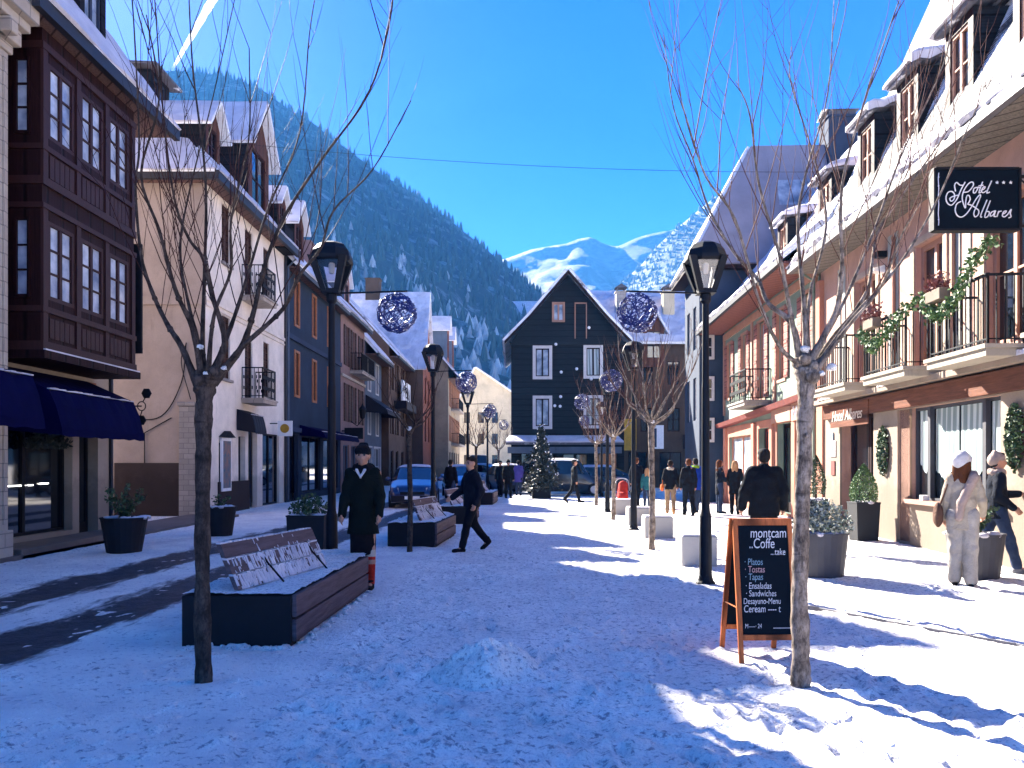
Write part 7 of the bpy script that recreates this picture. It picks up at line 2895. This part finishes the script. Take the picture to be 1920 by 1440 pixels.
# ------------------------------------------------------------------ cars
def car(label, x, y, yaw, col, L_=4.2, w=.86, hh=1.6, van=False, snow=True, group='parked cars', plate=True, wall=.62):
    t = thing('parked_car', label, 'car', (x, y, 0), group)
    T = Matrix.Translation((x, y, 0)) @ Matrix.Rotation(R(yaw), 4, 'Z')
    # stations along the length, nose at -L/2: (y, z_sill, z_belt, z_top, half width belt, half width top)
    h = L_ / 2
    bel = .92 if not van else 1.05
    st = [(-h, .34, .60, .62, w * .72, w * .70), (-h + .08, .24, .72, .74, w * .88, w * .84), (-h + .35, .2, .80, .82, w * .96, w * .90), (-h + .85, .2, .90, .93, w, w * .90), (-h + 1.05, .2, bel, .99, w, w * .90),
          (-h + (1.55 if van else 1.85), .2, bel + .02, hh - .07, w, w * .80), (-h + 2.3, .2, bel + .02, hh, w, w * .78), (h - 1.0, .2, bel + .03, hh - .01, w, w * .78),
          (h - (.12 if van else .35), .2, bel + .03, hh - .12, w * .98, w * .74), (h - .04, .26, bel, bel + .04, w * .93, w * .85), (h, .36, .7, .72, w * .86, w * .8)]
    def ring(s):
        yy, zs, zb, zt, a, c = s
        zm = zs + (zb - zs) * .5
        return [(-a * .93, yy, zs), (-a * 1.0, yy, zm), (-a * .97, yy, zb), (-c, yy, zt - .03), (-c * .72, yy, zt + .015), (0, yy, zt + .03), (c * .72, yy, zt + .015), (c, yy, zt - .03), (a * .97, yy, zb), (a, yy, zm), (a * .93, yy, zs)]
    rings = [ring(s) for s in st]
    n = 11
    body = MB(lambda a, b_, c: tuple(T @ Vector((a, b_, c))))
    gl_ = MB(lambda a, b_, c: tuple(T @ Vector((a, b_, c))))
    body.v = [tuple(T @ Vector(p_)) for r_ in rings for p_ in r_]
    gl_.v = list(body.v)
    for i in range(len(rings) - 1):
        for k in range(n):
            f = (i * n + k, i * n + (k + 1) % n, (i + 1) * n + (k + 1) % n, (i + 1) * n + k)
            side = k in (2, 7) and 4 <= i <= 8
            front = i == 4 and k in (3, 4, 5, 6)
            rear = i == 8 and k in (3, 4, 5, 6)
            (gl_ if side or front or rear else body).f.append(f)
    body.f += [tuple(range(n))[::-1], tuple(range((len(rings) - 1) * n, len(rings) * n))]
    body.m = [0] * len(body.f)
    gl_.m = [0] * len(gl_.f)
    body.build('body', col, t, smooth=True)
    gl_.build('windows', M['glass'], t, smooth=True)
    tf = lambda a, b_, c: tuple(T @ Vector((a, b_, c)))
    for sx in (-1, 1):
        for yy in (-h + .78, h - .78):
            b = MB(tf)
            b.tube([(sx * (w - .2), yy, .31), (sx * (w + .015), yy, .31)], .31, 20)
            wo = b.build('wheel', M['tread'], t)
            b = MB(tf)
            b.tube([(sx * (w + .0), yy, .31), (sx * (w + .025), yy, .31)], .19, 14)
            b.build('rim', M['steel'], wo)
        b = MB(tf)
        b.hexa([(sx * w * .56, -h - .01, .60), (sx * w * .86, -h + .12, .60), (sx * w * .86, -h + .16, .64), (sx * w * .56, -h + .05, .64)], [(sx * w * .56, -h + .04, .74), (sx * w * .88, -h + .2, .76), (sx * w * .88, -h + .24, .76), (sx * w * .56, -h + .08, .74)])
        b.build('headlight', M['glass_sky'], t)
        b = MB(tf)
        b.ball((sx * (w + .1), -h + 1.35, bel + .1), .1, 8, 5, .8, 1.1, .6)
        b.build('mirror', col, t, smooth=True)
    b = MB(tf)
    b.box(-w * .86, w * .86, -h - .04, -h + .1, .26, .46)
    b.build('bumper', M['pot'], t)
    b = MB(tf)
    b.box(-w * .5, w * .5, -h - .012, -h + .03, .5, .6)
    b.build('grille', M['black'], t)
    if plate:
        b = MB(tf)
        b.box(-.26, .26, -h - .055, -h - .041, .34, .45)
        b.build('number_plate', M['white'], t)
    if snow:
        b = MB(tf)
        yy0, yy1 = -h + (1.6 if van else 1.95), h - .5
        vs, fs = [], []
        for j in range(9):
            for i in range(9):
                a, c = i / 8, j / 8
                e = min(a, 1 - a, c, 1 - c) * 2
                vs.append((w * .74 * (2 * a - 1), yy0 + (yy1 - yy0) * c, hh + .0 - .03 * abs(2 * a - 1) + .09 * min(1, e * 3) ** .5))
        b.add(vs, [(j * 9 + i, j * 9 + i + 1, j * 9 + 10 + i, j * 9 + 9 + i) for j in range(8) for i in range(8)])
        b.build('snow_cover', M['snow_soft'], t, smooth=True)
    return t


def paint(n, c):
    m = mat('paint_' + n, c, .28, .1, 2, bstr=0, spec=.5, coat=.8)
    return m


PB, PLB, PD, PW = paint('deep_blue', (.003, .012, .075)), paint('mid_blue', (.03, .12, .30)), paint('dark', (.012, .014, .022)), paint('white', (.62, .62, .62))
car('deep blue car with snow on its roof parked on the road at the left', -3.6, 29.8, 4, PB, 4.3, .84, 1.47, False)
car('mid blue car parked behind the deep blue car', -2.35, 37.5, 8, PLB, 4.0, .84, 1.45)
car('dark car with snowy roof parked just right of the fir tree', 2.75, 39.8, 82, PD, 4.3, .86, 1.75, True)
car('dark low car parked at the right end before the black gable house', 5.1, 41.5, 75, PD, 4.2, .86, 1.42)
car('small dark car with snowy bonnet between the fir tree and the far left houses', -.1, 43.0, 20, PB, 3.9, .82, 1.5)
car('white van standing far down the street on the left', -3.3, 78.0, 5, PW, 5.0, 1.0, 2.4, True, False)
car('white car parked far down the street, right of the white van', -1.7, 58.0, 60, PW, 4.1, .85, 1.5)
